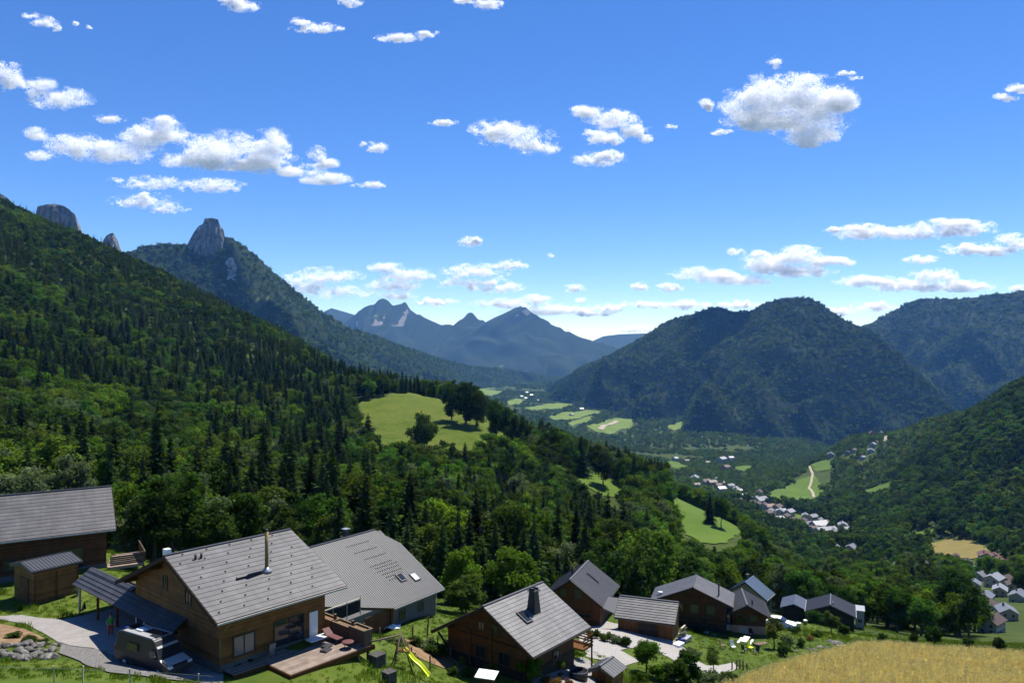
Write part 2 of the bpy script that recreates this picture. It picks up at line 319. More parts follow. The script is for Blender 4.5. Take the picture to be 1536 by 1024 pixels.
# ------------------------------------------------------------------ terrain: profiles of the ground along sight columns (photo px -> (distance m, photo py of the ground))
PROF = {
 -420: [(6,1300),(30,1062),(45,1010),(60,915),(75,860),(95,800),(120,770),(150,735),(190,690),(240,620),(310,540),(400,455),(500,380),(620,300),(780,240),(950,180),(1200,150),(1600,230),(2200,330),(3000,400),(4500,460),(9500,530)],
 0:    [(6,1300),(30,1062),(45,1020),(52,998),(62,945),(75,895),(95,850),(120,815),(150,787),(190,752),(240,705),(310,640),(400,565),(500,495),(620,428),(780,362),(950,320),(1030,312),(1200,330),(1600,410),(2200,480),(3000,520),(4500,545),(9500,560)],
 200:  [(6,1300),(30,1062),(45,1024),(52,1004),(62,952),(75,905),(95,865),(120,830),(150,803),(190,775),(240,735),(310,682),(400,622),(500,567),(620,515),(780,450),(900,408),(960,400),(1200,430),(1600,500),(2200,545),(3000,560),(4500,565),(9500,560)],
 400:  [(6,1300),(30,1075),(45,1055),(60,1000),(75,945),(95,895),(120,855),(150,825),(190,798),(240,765),(310,722),(400,672),(500,625),(620,572),(720,524),(830,498),(950,506),(1200,545),(1600,570),(2200,580),(3000,585),(4500,580),(9500,560)],
 600:  [(6,1300),(30,1085),(45,1065),(60,1003),(75,958),(95,925),(120,892),(150,862),(190,832),(240,797),(310,748),(400,686),(500,616),(560,592),(620,586),(700,600),(780,620),(950,640),(1200,640),(1600,630),(2200,620),(3000,608),(4500,592),(7000,572),(9500,560)],
 700:  [(6,1300),(30,1095),(45,1080),(60,1032),(75,985),(95,945),(120,912),(150,882),(190,852),(240,817),(310,772),(390,692),(450,648),(510,620),(570,607),(640,620),(780,650),(950,662),(1200,660),(1600,650),(2200,636),(3000,617),(4500,594),(7000,572),(9500,560)],
 800:  [(6,1300),(30,1100),(45,1090),(60,1055),(75,995),(95,955),(120,925),(150,900),(190,872),(240,842),(310,792),(400,708),(450,676),(500,668),(560,680),(620,692),(780,702),(950,700),(1200,690),(1600,675),(2200,656),(3000,630),(4500,602),(7000,575),(9500,561)],
 900:  [(6,1300),(30,1105),(45,1095),(60,1060),(75,1010),(95,955),(120,932),(150,912),(190,890),(240,862),(310,812),(400,730),(440,702),(500,712),(620,735),(780,742),(950,736),(1200,720),(1600,700),(2200,673),(3000,647),(4500,610),(7000,577),(9500,561)],
 1000: [(6,1300),(30,1110),(45,1100),(60,1070),(75,1025),(95,978),(120,948),(150,925),(190,905),(240,880),(310,832),(380,780),(430,748),(480,742),(560,762),(620,772),(780,777),(950,766),(1200,746),(1600,715),(2200,690),(3000,657),(4500,612),(7000,580),(9500,562)],
 1100: [(6,1300),(30,1115),(45,1105),(60,1085),(75,1050),(95,998),(120,955),(150,933),(190,915),(240,892),(310,845),(380,803),(430,792),(500,800),(620,812),(780,808),(950,788),(1200,757),(1600,725),(2200,697),(3000,662),(4500,615),(7000,582),(9500,562)],
 1200: [(6,1300),(30,1120),(45,1115),(60,1100),(75,1060),(95,992),(115,955),(150,938),(190,925),(240,910),(310,892),(400,876),(500,866),(620,846),(780,821),(950,796),(1200,762),(1450,735),(1700,708),(1900,700),(2200,702),(3000,667),(4500,625),(7000,585),(9500,563)],
 1300: [(6,1300),(30,1120),(45,1115),(60,1100),(75,1065),(95,1000),(115,962),(130,955),(150,952),(190,938),(240,922),(310,903),(400,884),(500,866),(620,842),(780,816),(950,789),(1200,748),(1450,712),(1650,680),(1850,656),(1950,655),(2300,685),(3000,692),(4500,640),(9500,563)],
 1400: [(6,1300),(30,1120),(45,1115),(60,1100),(75,1070),(95,1008),(115,968),(130,964),(150,960),(190,948),(240,930),(310,906),(400,882),(500,858),(600,838),(700,812),(780,790),(950,735),(1200,675),(1450,638),(1550,632),(1900,655),(2300,685),(3000,690),(4500,640),(9500,563)],
 1536: [(6,1300),(30,1120),(45,1115),(60,1100),(75,1075),(95,1015),(112,976),(130,974),(150,968),(190,952),(240,930),(310,902),(400,872),(500,842),(600,812),(700,775),(780,735),(950,640),(1100,585),(1180,578),(1400,595),(1800,640),(2300,675),(3000,690),(4500,640),(9500,563)],
 1950: [(6,1300),(30,1120),(45,1115),(60,1100),(75,1075),(95,1015),(112,980),(150,970),(190,950),(240,920),(310,885),(400,840),(500,795),(600,745),(700,690),(780,640),(950,540),(1180,470),(1800,560),(2300,640),(3000,660),(4500,640),(9500,563)],
}
NU, NV = 640, 640
UG = np.linspace((-420 - CX) / F, (1950 - CX) / F, NU); VG = np.linspace(math.log(6.0), math.log(9400.0), NV)
_cols = sorted(PROF); _T = np.array([pchip([math.log(a) for a, _ in PROF[c]], [b for _, b in PROF[c]], VG)[:, 0] for c in _cols])     # (ncol, NV)
SG = (CY - pchip([(c - CX) / F for c in _cols], _T, UG).T) / F         # slope z/Y on the (v, u) grid: shape (NV, NU)
YG = np.exp(VG)[:, None] * np.ones(NU); XG = YG * UG[None, :]; HG = SG * YG
HG += (fbm(XG / 60, YG / 60, 0, 3, 4) - .5) * np.clip(YG - 130, 0, 400) / 400 * 9 + (fbm(XG / 400, YG / 400, 0, 5, 4) - .5) * np.clip(YG - 900, 0, 2000) / 2000 * 60
HG += (fbm(XG / 3, YG / 3, 0, 8, 3) - .5) * .22

# heights known round the houses: (x, y, z)
PTS = []
def P(px, Y, py=None, z=None):
    PTS.append(((px - CX) / F * Y, Y, z if z is not None else (CY - py) / F * Y))
# drive, bank, lawns (px, Y, z / py)
for px, py, z in [(5,922,-24.2),(60,932,-23.9),(133,955,-23.25),(100,930,-23.6),(165,953,-23.2),(200,985,-23.15),(260,1006,-23.15),(180,925,-23.4),(125,915,-23.6),(300,1018,-23.1),(60,900,-24.0),(100,893,-23.8),(10,890,-24.3),
                  (365,1012,-23.3),(420,1005,-23.3),(540,1000,-23.5),(475,1020,-23.3),(400,1020,-23.3),(600,1003,-25.0),(560,965,-25.3),(640,960,-28.3),(600,950,-28.4),(650,925,-30.6),(560,945,-28.7),(690,1000,-28.3),(620,1015,-26.0),(730,1022,-28.2),
                  (850,1020,-29.5),(800,1018,-29.3),(860,990,-29.35),(920,1018,-30.0),(900,965,-32.8),(950,990,-32.2),(925,950,-35.2),(985,968,-36.2),(1010,965,-36.6),(970,1000,-32.5),(890,950,-34.6),(870,935,-34.8),
                  (1050,960,-38.9),(1115,965,-40.2),(1170,985,-39.6),(1250,960,-42.9),(1090,940,-42.0),(1150,950,-43.0),(1200,945,-45.6),(1060,1000,-35.4),(1020,990,-34.8),(1000,1015,-33.4),(1100,1020,-36.6),(1200,984,-39.4),(1290,962,-43.6),(1180,930,-47.0)]:
    P(px, z * F / (CY - py), z=z)
for px, Y, py in [(0,52,1000),(100,52,1002),(200,51.5,1008),(300,50.5,1019),(0,57,972),(60,57,975),(-60,55,985),(340,50,1040),(420,50,1050),(540,50,1062),(480,48,1070)]:
    P(px, Y, py)
PADS = []   # (x, y, z, radius) added by the houses below
HOUSES = dict(  # centre x, y, ridge z, ridge angle, length, front half width, back half width, pitch tangent, base z
 h0=(-50.7,84.4,-16.2,32,13.5,5.2,5.2,.72,-24.2), h1=(-22.18,62,-15.81,49.4,10.8,7.62,8.39,.421,-22.95), h2=(-19.8,88,-22.3,55,15.5,9.4,8.5,.60,-30.9),
 h3=(.20,72,-23.13,51.7,8.88,5.48,6.28,.562,-29.3), h4=(9.48,110,-31.97,69.8,9.97,4.6,4.4,.692,-38.3), h4b=(17.46,100,-32.77,-20.6,7.57,3.05,2.6,.595,-36.9),
 h5=(27.47,118,-35.98,72.3,6.6,5.65,6.2,.411,-42.3), h6=(34.96,118,-38.33,79.7,7.76,3.39,2.74,.516,-42.9), hb=(60.6,200,-60.5,54.7,6.6,5.48,4.2,.656,-68.5), h7=(65,160,-52.53,67,7.57,4.73,4.7,.386,-58.6),
 s0=(-43.94,74,-20.3,54.6,4.4,2.3,2.3,.21,-23.9), s3=(8.68,72,-29.33,55,2.62,1.45,1.26,.458,-31.6))
for k, (cx, cy, rz, th, Ln, wf, wb, tp, zb) in HOUSES.items():
    t = np.array([math.cos(R(th)), math.sin(R(th))]); n = np.array([math.sin(R(th)), -math.cos(R(th))])
    for a in (-.45, 0, .45):
        for b in (.85 * wf, 0, -.8 * wb):
            q = np.array([cx, cy]) + t * a * Ln + n * b; PTS.append((q[0], q[1], zb))
PTS = np.array(PTS)
def _samp(G, x, y):
    u = (np.asarray(x) / np.asarray(y) - UG[0]) / (UG[1] - UG[0]); v = (np.log(np.asarray(y, float)) - VG[0]) / (VG[1] - VG[0])
    u = np.clip(u, 0, NU - 1.001); v = np.clip(v, 0, NV - 1.001); i = v.astype(int); j = u.astype(int); a = v - i; b = u - j
    return G[i, j] * (1 - a) * (1 - b) + G[i + 1, j] * a * (1 - b) + G[i, j + 1] * (1 - a) * b + G[i + 1, j + 1] * a * b
_res = PTS[:, 2] - _samp(HG, PTS[:, 0], PTS[:, 1])
_sg = 6.5 + .02 * PTS[:, 1]
_D = np.hypot(PTS[:, None, 0] - PTS[None, :, 0], PTS[:, None, 1] - PTS[None, :, 1])
_K = np.exp(-(_D / _sg[None, :]) ** 2); _w = np.linalg.solve(_K.T @ _K + .06 * np.eye(len(PTS)), _K.T @ _res)
_near = np.where((YG[:, 0] < 260))[0]
for i in _near:
    dx = XG[i][:, None] - PTS[None, :, 0]; dy = YG[i][:, None] - PTS[None, :, 1]
    HG[i] += np.exp(-(dx * dx + dy * dy) / _sg[None, :] ** 2) @ _w
def H(x, y): return _samp(HG, x, y)
_CM = np.maximum.accumulate(HG / YG, axis=0)            # highest sight slope of the ground up to each distance
def visible_top(x, y, h): return (H(x, y) + h) / np.asarray(y) > _samp(_CM, x, y) - .004
def hit(px, py, y0=40, y1=4000):
    """where the sight line through a photo pixel meets the ground"""
    Y = np.exp(np.linspace(math.log(y0), math.log(y1), 1500)); x = (px - CX) / F * Y; d = H(x, Y) - (CY - py) / F * Y
    k = np.where(d > 0)[0]
    if len(k) == 0: k = [int(np.argmax(d))]
    i = k[0]
    if i > 0 and d[i] > 0:
        t = d[i - 1] / (d[i - 1] - d[i]); y = Y[i - 1] + t * (Y[i] - Y[i - 1])
    else: y = Y[i]
    x = (px - CX) / F * y; return Vector((x, y, float(H(x, y))))

M['ground'] = noise_mat('meadow ground', [(.3, (.040, .066, .010)), (.5, (.062, .096, .014)), (.72, (.090, .112, .022))], scale=.35, detail=9, scale2=.05, stops2=[(.35, (.75, .8, .8)), (.65, (1.15, 1.1, 1.0))])
M['floor'] = noise_mat('forest floor', [(.3, (.026, .042, .010)), (.7, (.058, .082, .018))], scale=.08, detail=9)
_idx = np.arange(NV * NU).reshape(NV, NU)
_Q = np.stack([_idx[:-1, :-1], _idx[:-1, 1:], _idx[1:, 1:], _idx[1:, :-1]], -1).reshape(-1, 4)
_mi = (np.repeat(YG[:-1, 0] > 135, NU - 1)).astype(int)
terrain = np_mesh('terrain', np.stack([XG, YG, HG], -1).reshape(-1, 3), _Q, [M['ground'], M['floor']], mi=_mi)
tag(terrain, 'grassy hillside falling away from the camera into the green valley', kind='structure')

def sheet(name, poly, m, label=None, kind='structure', off=.05, step=1.5, edge=.25, y0=40, y1=4000, world=False, thick=0, cat=None, jag=0):
    """a ground cover of its own draped on the terrain; poly in photo pixels (or world xy)"""
    pts = [Vector(p) for p in poly] if world else [hit(px, py, y0, y1) for px, py in poly]
    ring = []
    for i in range(len(pts)):
        a, b = pts[i], pts[(i + 1) % len(pts)]; n = max(1, int((Vector(b[:2]) - Vector(a[:2])).length / (step * .7)))
        for k in range(n):
            q = a.lerp(b, k / n); ring.append((q[0] + random.uniform(-jag, jag), q[1] + random.uniform(-jag, jag), 0))
    bm = bmesh.new(); bm.faces.new([bm.verts.new(p) for p in ring])
    xs = [p[0] for p in ring]; ys = [p[1] for p in ring]
    for ax, lo, hi in ((0, min(xs), max(xs)), (1, min(ys), max(ys))):
        k = lo + step
        while k < hi:
            nrm = (1, 0, 0) if ax == 0 else (0, 1, 0); co = (k, 0, 0) if ax == 0 else (0, k, 0)
            bmesh.ops.bisect_plane(bm, geom=bm.verts[:] + bm.edges[:] + bm.faces[:], plane_co=co, plane_no=nrm); k += step
    bmesh.ops.triangulate(bm, faces=[f for f in bm.faces if len(f.verts) > 4])
    z = H(np.array([v.co.x for v in bm.verts]), np.array([v.co.y for v in bm.verts])) + off
    for v, zz in zip(bm.verts, z): v.co.z = zz
    bmesh.ops.recalc_face_normals(bm, faces=bm.faces)
    if sum(f.normal.z for f in bm.faces) < 0: bmesh.ops.reverse_faces(bm, faces=bm.faces)
    me = bpy.data.meshes.new(name); bm.to_mesh(me); bm.free(); me.materials.append(m)
    for p in me.polygons: p.use_smooth = True
    o = bpy.data.objects.new(name, me); COL.objects.link(o); return tag(o, label, cat, kind=kind)

# ------------------------------------------------------------------ mountains: a crest line in space with flanks falling to both sides
def mountain(name, crest, mats, slope_f=.75, slope_b=.8, down=1100, nx=260, ny=90, rough=.10, ridge=.25, seed=1, label=None, spur=500.0, flute=0, jag=0, fold=0, fscale=380):
    """crest: (photo px, photo py, distance). Front flank falls towards the camera side."""
    C = np.array([((a - CX) / F * Y, Y, (CY - b) / F * Y) for a, b, Y in crest]); s = np.r_[0, np.cumsum(np.hypot(np.diff(C[:, 0]), np.diff(C[:, 1])))]
    ss = np.linspace(0, s[-1], nx); c = np.stack([np.interp(ss, s, C[:, i]) for i in range(3)], -1)
    c[:, 2] += (fbm(ss / 90, 0, 0, seed + 2, 5, .6) - .5) * jag
    g = np.gradient(c[:, :2], axis=0); 
    k = max(3, nx // 12); ker = np.ones(2 * k + 1) / (2 * k + 1)
    g = np.stack([np.convolve(np.pad(g[:, i], k, 'edge'), ker, 'valid') for i in range(2)], -1); g /= np.linalg.norm(g, axis=1)[:, None]
    n = np.stack([g[:, 1], -g[:, 0]], -1)                 # towards the camera when the crest runs left to right
    w = np.r_[-np.linspace(1, 0, ny // 3, endpoint=False) ** 1.4, np.linspace(0, 1, ny - ny // 3) ** 1.25]
    front = w >= 0; d = np.abs(w)[None, :] * (down / np.where(front, slope_f, slope_b))[None, :] * (.7 + .0 * ss[:, None])
    sg = np.where(front, 1, -1)[None, :]
    X = c[:, None, 0] + n[:, None, 0] * d * sg; Y = c[:, None, 1] + n[:, None, 1] * d * sg
    drop = np.where(front, slope_f, slope_b)[None, :] * d
    sp = (1 - np.abs(2 * fbm(X / spur, Y / spur, 0, seed, 3) - 1)); 
    Z = c[:, None, 2] - drop * (1 + ridge * (sp - .6) * 1.5) + (fbm(X / (spur * .35), Y / (spur * .35), 0, seed + 9, 5) - .5) * rough * np.minimum(drop * 2.0 + 8, 500)
    if fold:
        wq = ss[:, None] / fscale + (fbm(X / fscale, Y / fscale, 0, seed + 20, 3) - .5) * 1.6
        rg = 1 - np.abs(2 * fbm(wq, drop / 2600 + 0 * X, 0, seed + 21, 3, .45) - 1) * 1.7
        Z = Z + (rg - .55) * fold * np.minimum(drop, 380) * np.minimum(1, drop / 60)
    if flute:
        ff = flute * (fbm(ss[:, None] / 16, drop / 70, 0, seed + 3, 4) - .5) * 2 * np.minimum(1, drop / 12) + flute * .5 * (fbm(ss[:, None] / 50, drop / 14, 0, seed + 6, 3) - .5) * np.minimum(1, drop / 12)
        X = X + n[:, None, 0] * ff; Y = Y + n[:, None, 1] * ff
    V = np.stack([X, Y, Z], -1).reshape(-1, 3); ii = np.arange(nx * ny).reshape(nx, ny)
    Q = np.stack([ii[:-1, :-1], ii[:-1, 1:], ii[1:, 1:], ii[1:, :-1]], -1).reshape(-1, 4)
    o = np_mesh(name, V, Q, mats); 
    bm = bmesh.new(); bm.from_mesh(o.data); bmesh.ops.recalc_face_normals(bm, faces=bm.faces)
    if sum(f.normal.z for f in bm.faces) < 0: bmesh.ops.reverse_faces(bm, faces=bm.faces)
    bm.to_mesh(o.data); bm.free()
    tag(o, label, kind='structure'); o['_d'] = 0; del o['_d']
    return o, (X, Y, Z, front)

def hill_mat(name, wood, rock=None, meadow=None, steep=.62, mscale=.004, mthr=.62, wscale=.03, rockz=None, rocktop=None):
    """woods, with bare rock where it is steep and open pasture in patches"""
    m, nt, out = mat(name); b = N(nt, 'ShaderNodeBsdfPrincipled'); b.inputs['Roughness'].default_value = 1; b.inputs['Specular IOR Level'].default_value = .1
    tc = N(nt, 'ShaderNodeTexCoord'); t = N(nt, 'ShaderNodeTexNoise'); t.inputs['Scale'].default_value = wscale; t.inputs['Detail'].default_value = 9; t.inputs['Roughness'].default_value = .7; L(nt, tc.outputs['Object'], t.inputs[0])
    c = ramp(nt, t.outputs[0], [(.3, tuple(x * .42 for x in wood)), (.7, tuple(x * .68 for x in wood))])
    if meadow:
        t2 = N(nt, 'ShaderNodeTexNoise'); t2.inputs['Scale'].default_value = mscale; t2.inputs['Detail'].default_value = 7; L(nt, tc.outputs['Object'], t2.inputs[0])
        c = mixc(nt, ramp(nt, t2.outputs[0], [(mthr, (0, 0, 0)), (mthr + .02, (1, 1, 1))]), c, meadow)
    if rock:
        ge = N(nt, 'ShaderNodeNewGeometry'); sp = N(nt, 'ShaderNodeSeparateXYZ'); L(nt, ge.outputs['Normal'], sp.inputs[0])
        t3 = N(nt, 'ShaderNodeTexNoise'); t3.inputs['Scale'].default_value = .012; t3.inputs['Detail'].default_value = 8; L(nt, tc.outputs['Object'], t3.inputs[0])
        a = N(nt, 'ShaderNodeMath', operation='MULTIPLY_ADD'); L(nt, t3.outputs[0], a.inputs[0]); a.inputs[1].default_value = .35; a.inputs[2].default_value = steep - .175
        lt = N(nt, 'ShaderNodeMath', operation='LESS_THAN'); L(nt, sp.outputs[2], lt.inputs[0]); L(nt, a.outputs[0], lt.inputs[1]); f = lt.outputs[0]
        if rockz:
            sz = N(nt, 'ShaderNodeSeparateXYZ'); L(nt, ge.outputs['Position'], sz.inputs[0]); mr = N(nt, 'ShaderNodeMath', operation='GREATER_THAN'); mr.inputs[1].default_value = rockz; L(nt, sz.outputs[2], mr.inputs[0])
            mu = N(nt, 'ShaderNodeMath', operation='MULTIPLY'); L(nt, f, mu.inputs[0]); L(nt, mr.outputs[0], mu.inputs[1]); f = mu.outputs[0]
        if rocktop:
            sz2 = N(nt, 'ShaderNodeSeparateXYZ'); L(nt, ge.outputs['Position'], sz2.inputs[0]); ma = N(nt, 'ShaderNodeMath', operation='MULTIPLY_ADD'); L(nt, t3.outputs[0], ma.inputs[0]); ma.inputs[1].default_value = 130; L(nt, sz2.outputs[2], ma.inputs[2])
            gt = N(nt, 'ShaderNodeMath', operation='GREATER_THAN'); L(nt, ma.outputs[0], gt.inputs[0]); gt.inputs[1].default_value = rocktop; mm = N(nt, 'ShaderNodeMath', operation='MAXIMUM'); L(nt, f, mm.inputs[0]); L(nt, gt.outputs[0], mm.inputs[1]); f = mm.outputs[0]
        mp = N(nt, 'ShaderNodeMapping'); mp.inputs['Scale'].default_value = (.11, .11, .022); L(nt, tc.outputs['Object'], mp.inputs[0])
        t4 = N(nt, 'ShaderNodeTexNoise'); t4.inputs['Scale'].default_value = 1; t4.inputs['Detail'].default_value = 8; t4.inputs['Roughness'].default_value = .7; L(nt, mp.outputs[0], t4.inputs[0])
        c = mixc(nt, f, c, ramp(nt, t4.outputs[0], [(.36, tuple(x * .3 for x in rock)), (.5, tuple(x * .9 for x in rock)), (.62, tuple(x * 1.5 for x in rock))]))
    L(nt, c, b.inputs['Base Color']); L(nt, b.outputs[0], out.inputs[0]); return m
M['hillE'] = hill_mat('wooded mountain', (.030, .050, .018), wscale=.02)
M['hillG'] = hill_mat('wooded mountain with crag', (.030, .052, .018), rock=(.30, .29, .27), steep=.45, rockz=250, meadow=(.075, .105, .035), mthr=.66)
M['hillJ'] = hill_mat('limestone cliff', (.03, .05, .018), rock=(.17, .17, .165), steep=.80, wscale=.05)
M['hillH'] = hill_mat('far mountain', (.030, .050, .022), rock=(.20, .20, .19), steep=.52, rockz=200, meadow=(.085, .13, .045), mscale=.0024, mthr=.665, wscale=.006)

mE, gE = mountain('mountain', [(600,680,8600),(690,640,7600),(790,590,6600),(850,565,6000),(900,540,5400),(930,526,5000),(960,508,4700),(1000,482,4500),(1035,472,4380),(1060,464,4300),(1080,460,4250),(1100,468,4220),(1125,466,4200),(1145,455,4150),(1165,449,4100),(1190,447,4060),(1215,447,4020),(1232,456,3980),(1250,471,3920),(1280,486,3850),(1310,500,3780),(1340,520,3700),(1380,560,3600),(1425,605,3480),(1470,660,3350),(1520,720,3200)], M['hillE'], slope_f=.62, slope_b=.75, down=1000, nx=420, ny=130, rough=.26, ridge=.62, seed=4, spur=560, jag=14, fold=.55, fscale=330, label='dark wooded mountain with a blunt double summit right of the valley')
mF, gF = mountain('mountain', [(1180,560,6400),(1260,510,5900),(1300,489,5600),(1330,472,5500),(1365,452,5400),(1390,447,5350),(1420,448,5300),(1460,446,5200),(1500,440,5100),(1536,437,5000),(1620,428,4900),(1800,420,4800)], M['hillE'], slope_f=.55, slope_b=.7, down=1100, nx=260, ny=110, rough=.24, ridge=.5, seed=14, spur=600, jag=14, fold=.5, fscale=380, label='flat topped wooded ridge at the right edge behind the double summit')
mG, gG = mountain('mountain', [(120,420,3000),(180,385,3150),(215,370,3250),(245,366,3300),(270,366,3320),(283,367,3330),(300,374,3336),(318,372,3340),(332,362,3344),(340,354,3358),(354,361,3372),(380,381,3420),(410,408,3500),(440,434,3600),(480,466,3750),(520,490,3950),(560,503,4250),(590,514,4600),(620,524,5000),(660,538,5500),(700,548,6100),(760,553,6900),(830,566,7600),(900,590,8300)], M['hillG'], slope_f=.78, slope_b=.9, down=1000, nx=420, ny=120, rough=.2, ridge=.4, seed=23, spur=420, jag=10, fold=.35, fscale=300, label='pointed wooded mountain with a bare rock crag on its summit')
mH, gH = mountain('mountain', [(440,560,10580),(500,497,10856),(525,478,11040),(545,462,11040),(562,456,11040),(570,449,11040),(575,447,11040),(583,451,11040),(590,458,11040),(598,456,10948),(607,452,10948),(616,464,10948),(635,476,10948),(655,486,10948),(680,487,10948),(693,478,10856),(701,469,10856),(708,469,10856),(718,478,10856),(727,481,10764),(735,485,10764),(748,484,10672),(760,473,10580),(772,463,11450),(782,460,10488),(789,461,10488),(793,466,10488),(810,476,10488),(835,490,10396),(850,497,10304),(880,509,10212),(930,522,10120),(990,545,9936),(1050,570,9844)], M['hillH'], slope_f=.42, slope_b=.6, down=1500, nx=420, ny=110, rough=.10, ridge=.5, seed=31, spur=1100, jag=55, fold=.45, fscale=700, label='hazy blue range of sharp peaks closing the end of the valley')
mI, gI = mountain('mountain', [(840,540,14440),(880,515,14060),(905,504,13680),(930,501,13680),(960,500,13680),(1000,499,13300),(1060,505,12920)], M['hillH'], slope_f=.3, down=900, nx=120, ny=50, seed=37, spur=2500, label='farthest pale blue ridge low on the horizon')
mI2, gI2 = mountain('mountain', [(440,500,12920),(480,470,12920),(497,462,12920),(515,467,12920),(535,473,12920),(580,490,12540),(640,520,12160)], M['hillH'], slope_f=.35, down=1200, nx=120, ny=50, seed=39, spur=2500, label='pale blue peak showing behind the shoulder of the crag mountain')
mJ, gJ = mountain('cliff', [(30,360,2500),(52,330,2500),(56,312,2500),(66,309,2495),(84,308,2490),(96,311,2485),(104,316,2480),(112,322,2475),(116,345,2470),(130,380,2460)], M['hillJ'], slope_f=3.4, slope_b=2.4, down=420, nx=200, ny=110, rough=.16, ridge=.1, seed=43, spur=60, flute=20, jag=22, label='pale limestone cliff with a flat top above the wooded slope')
mJ2, gJ2 = mountain('cliff', [(140,395,2700),(148,372,2700),(156,358,2700),(164,350,2700),(170,349,2700),(176,358,2700),(180,370,2700),(192,395,2700)], M['hillJ'], slope_f=2.2, slope_b=2.0, down=350, nx=120, ny=90, rough=.2, ridge=.1, seed=47, spur=60, flute=16, jag=20, label='small pointed rock tooth rising over the wooded skyline')
mJ3, gJ3 = mountain('cliff', [(-60,270,2300),(-20,282,2300),(0,290,2300),(10,296,2300),(18,303,2300),(26,320,2300)], M['hillJ'], slope_f=2.0, slope_b=2.0, down=350, nx=90, ny=70, rough=.2, ridge=.1, seed=49, spur=60, flute=12, label='grey rock edge cut off by the left side above the woods')
mC, gC = mountain('crag', [(266,394,3315),(276,376,3320),(284,360,3326),(291,347,3332),(298,338,3336),(304,335,3338),(307,327,3340),(317,325,3341),(327,328,3342),(330,337,3343),(335,343,3344),(338,358,3346),(344,376,3350),(350,396,3352)], M['hillJ'], slope_f=4.2, slope_b=2.5, down=300, nx=220, ny=150, rough=.1, ridge=.08, seed=53, spur=80, flute=20, jag=14, label='bare grey rock crag crowning the pointed mountain')
tag(mJ, cat='cliff', kind='thing'); tag(mJ2, cat='cliff', kind='thing'); tag(mJ3, cat='cliff', kind='thing'); tag(mC, cat='crag', kind='thing')
# ------------------------------------------------------------------ buildings
def poly_span(poly, u):
    """s-interval of a convex polygon at a given u"""
    ss = []
    for i in range(len(poly)):
        (a, b), (c, d) = poly[i], poly[(i + 1) % len(poly)]
        if (a - u) * (c - u) <= 0 and a != c: ss.append(b + (u - a) / (c - a) * (d - b))
    return (min(ss), max(ss)) if len(ss) >= 2 else None
def clip_poly(poly, s0, s1):
    """the band s0 <= s <= s1 of a convex polygon"""
    def half(p, lim, keep_above):
        o = []
        for i in range(len(p)):
            a, b = p[i], p[(i + 1) % len(p)]; ina = (a[1] >= lim) == keep_above or a[1] == lim; inb = (b[1] >= lim) == keep_above or b[1] == lim
            if ina: o.append(a)
            if ina != inb:
                t = (lim - a[1]) / (b[1] - a[1]); o.append((a[0] + t * (b[0] - a[0]), lim))
        return o
    p = half(poly, s0, True); return half(p, s1, False) if p else p

def roof_slab(b, poly, fr, kind, pitch, thick=.2, step=.045, m_top=0, m_under=1, m_rib=0, rib_h=.06, rib_w=.05):
    """b: MB; poly in (u, s) metres on the slope; fr(u, s, h) -> local point"""
    n = len(poly)
    if kind == 'course':
        s = min(p[1] for p in poly); smax = max(p[1] for p in poly)
        while s < smax - .05:
            e = min(s + pitch, smax); band = clip_poly(poly, s, e)
            if len(band) >= 3:
                b.face([fr(u, v, step * (v - s) / pitch) for u, v in band], m_top, uv=[(u, v) for u, v in band])
                lo = [q for q in band if abs(q[1] - e) < 1e-6]
                if len(lo) == 2:
                    (u0, v0), (u1, v1) = lo; b.face([fr(u0, v0, 0), fr(u1, v1, 0), fr(u1, v1, step), fr(u0, v0, step)], m_under)
            s = e
    else:
        b.face([fr(u, v, 0) for u, v in poly], m_top, uv=[(u, v) for u, v in poly])
        u = min(p[0] for p in poly) + pitch * .5; umax = max(p[0] for p in poly)
        while u < umax:
            sp = poly_span(poly, u)
            if sp and sp[1] - sp[0] > .1:
                a0, a1, c0, c1 = fr(u - rib_w / 2, sp[0], 0), fr(u + rib_w / 2, sp[0], 0), fr(u - rib_w / 2, sp[1], 0), fr(u + rib_w / 2, sp[1], 0)
                d0, d1, e0, e1 = fr(u - rib_w / 2, sp[0], rib_h), fr(u + rib_w / 2, sp[0], rib_h), fr(u - rib_w / 2, sp[1], rib_h), fr(u + rib_w / 2, sp[1], rib_h)
                q = [(u, sp[0])] * 2 + [(u, sp[1])] * 2
                b.face([d0, d1, e1, e0], m_rib, uv=q); b.face([a0, d0, e0, c0], m_rib, uv=q); b.face([a1, c1, e1, d1], m_rib, uv=q); b.face([c0, e0, e1, c1], m_rib, uv=q)
            u += pitch
    b.face([fr(u, v, -thick) for u, v in poly], m_under)
    for i in range(n):
        (u0, v0), (u1, v1) = poly[i], poly[(i + 1) % n]
        b.face([fr(u0, v0, -thick), fr(u1, v1, -thick), fr(u1, v1, .0), fr(u0, v0, .0)], m_under)

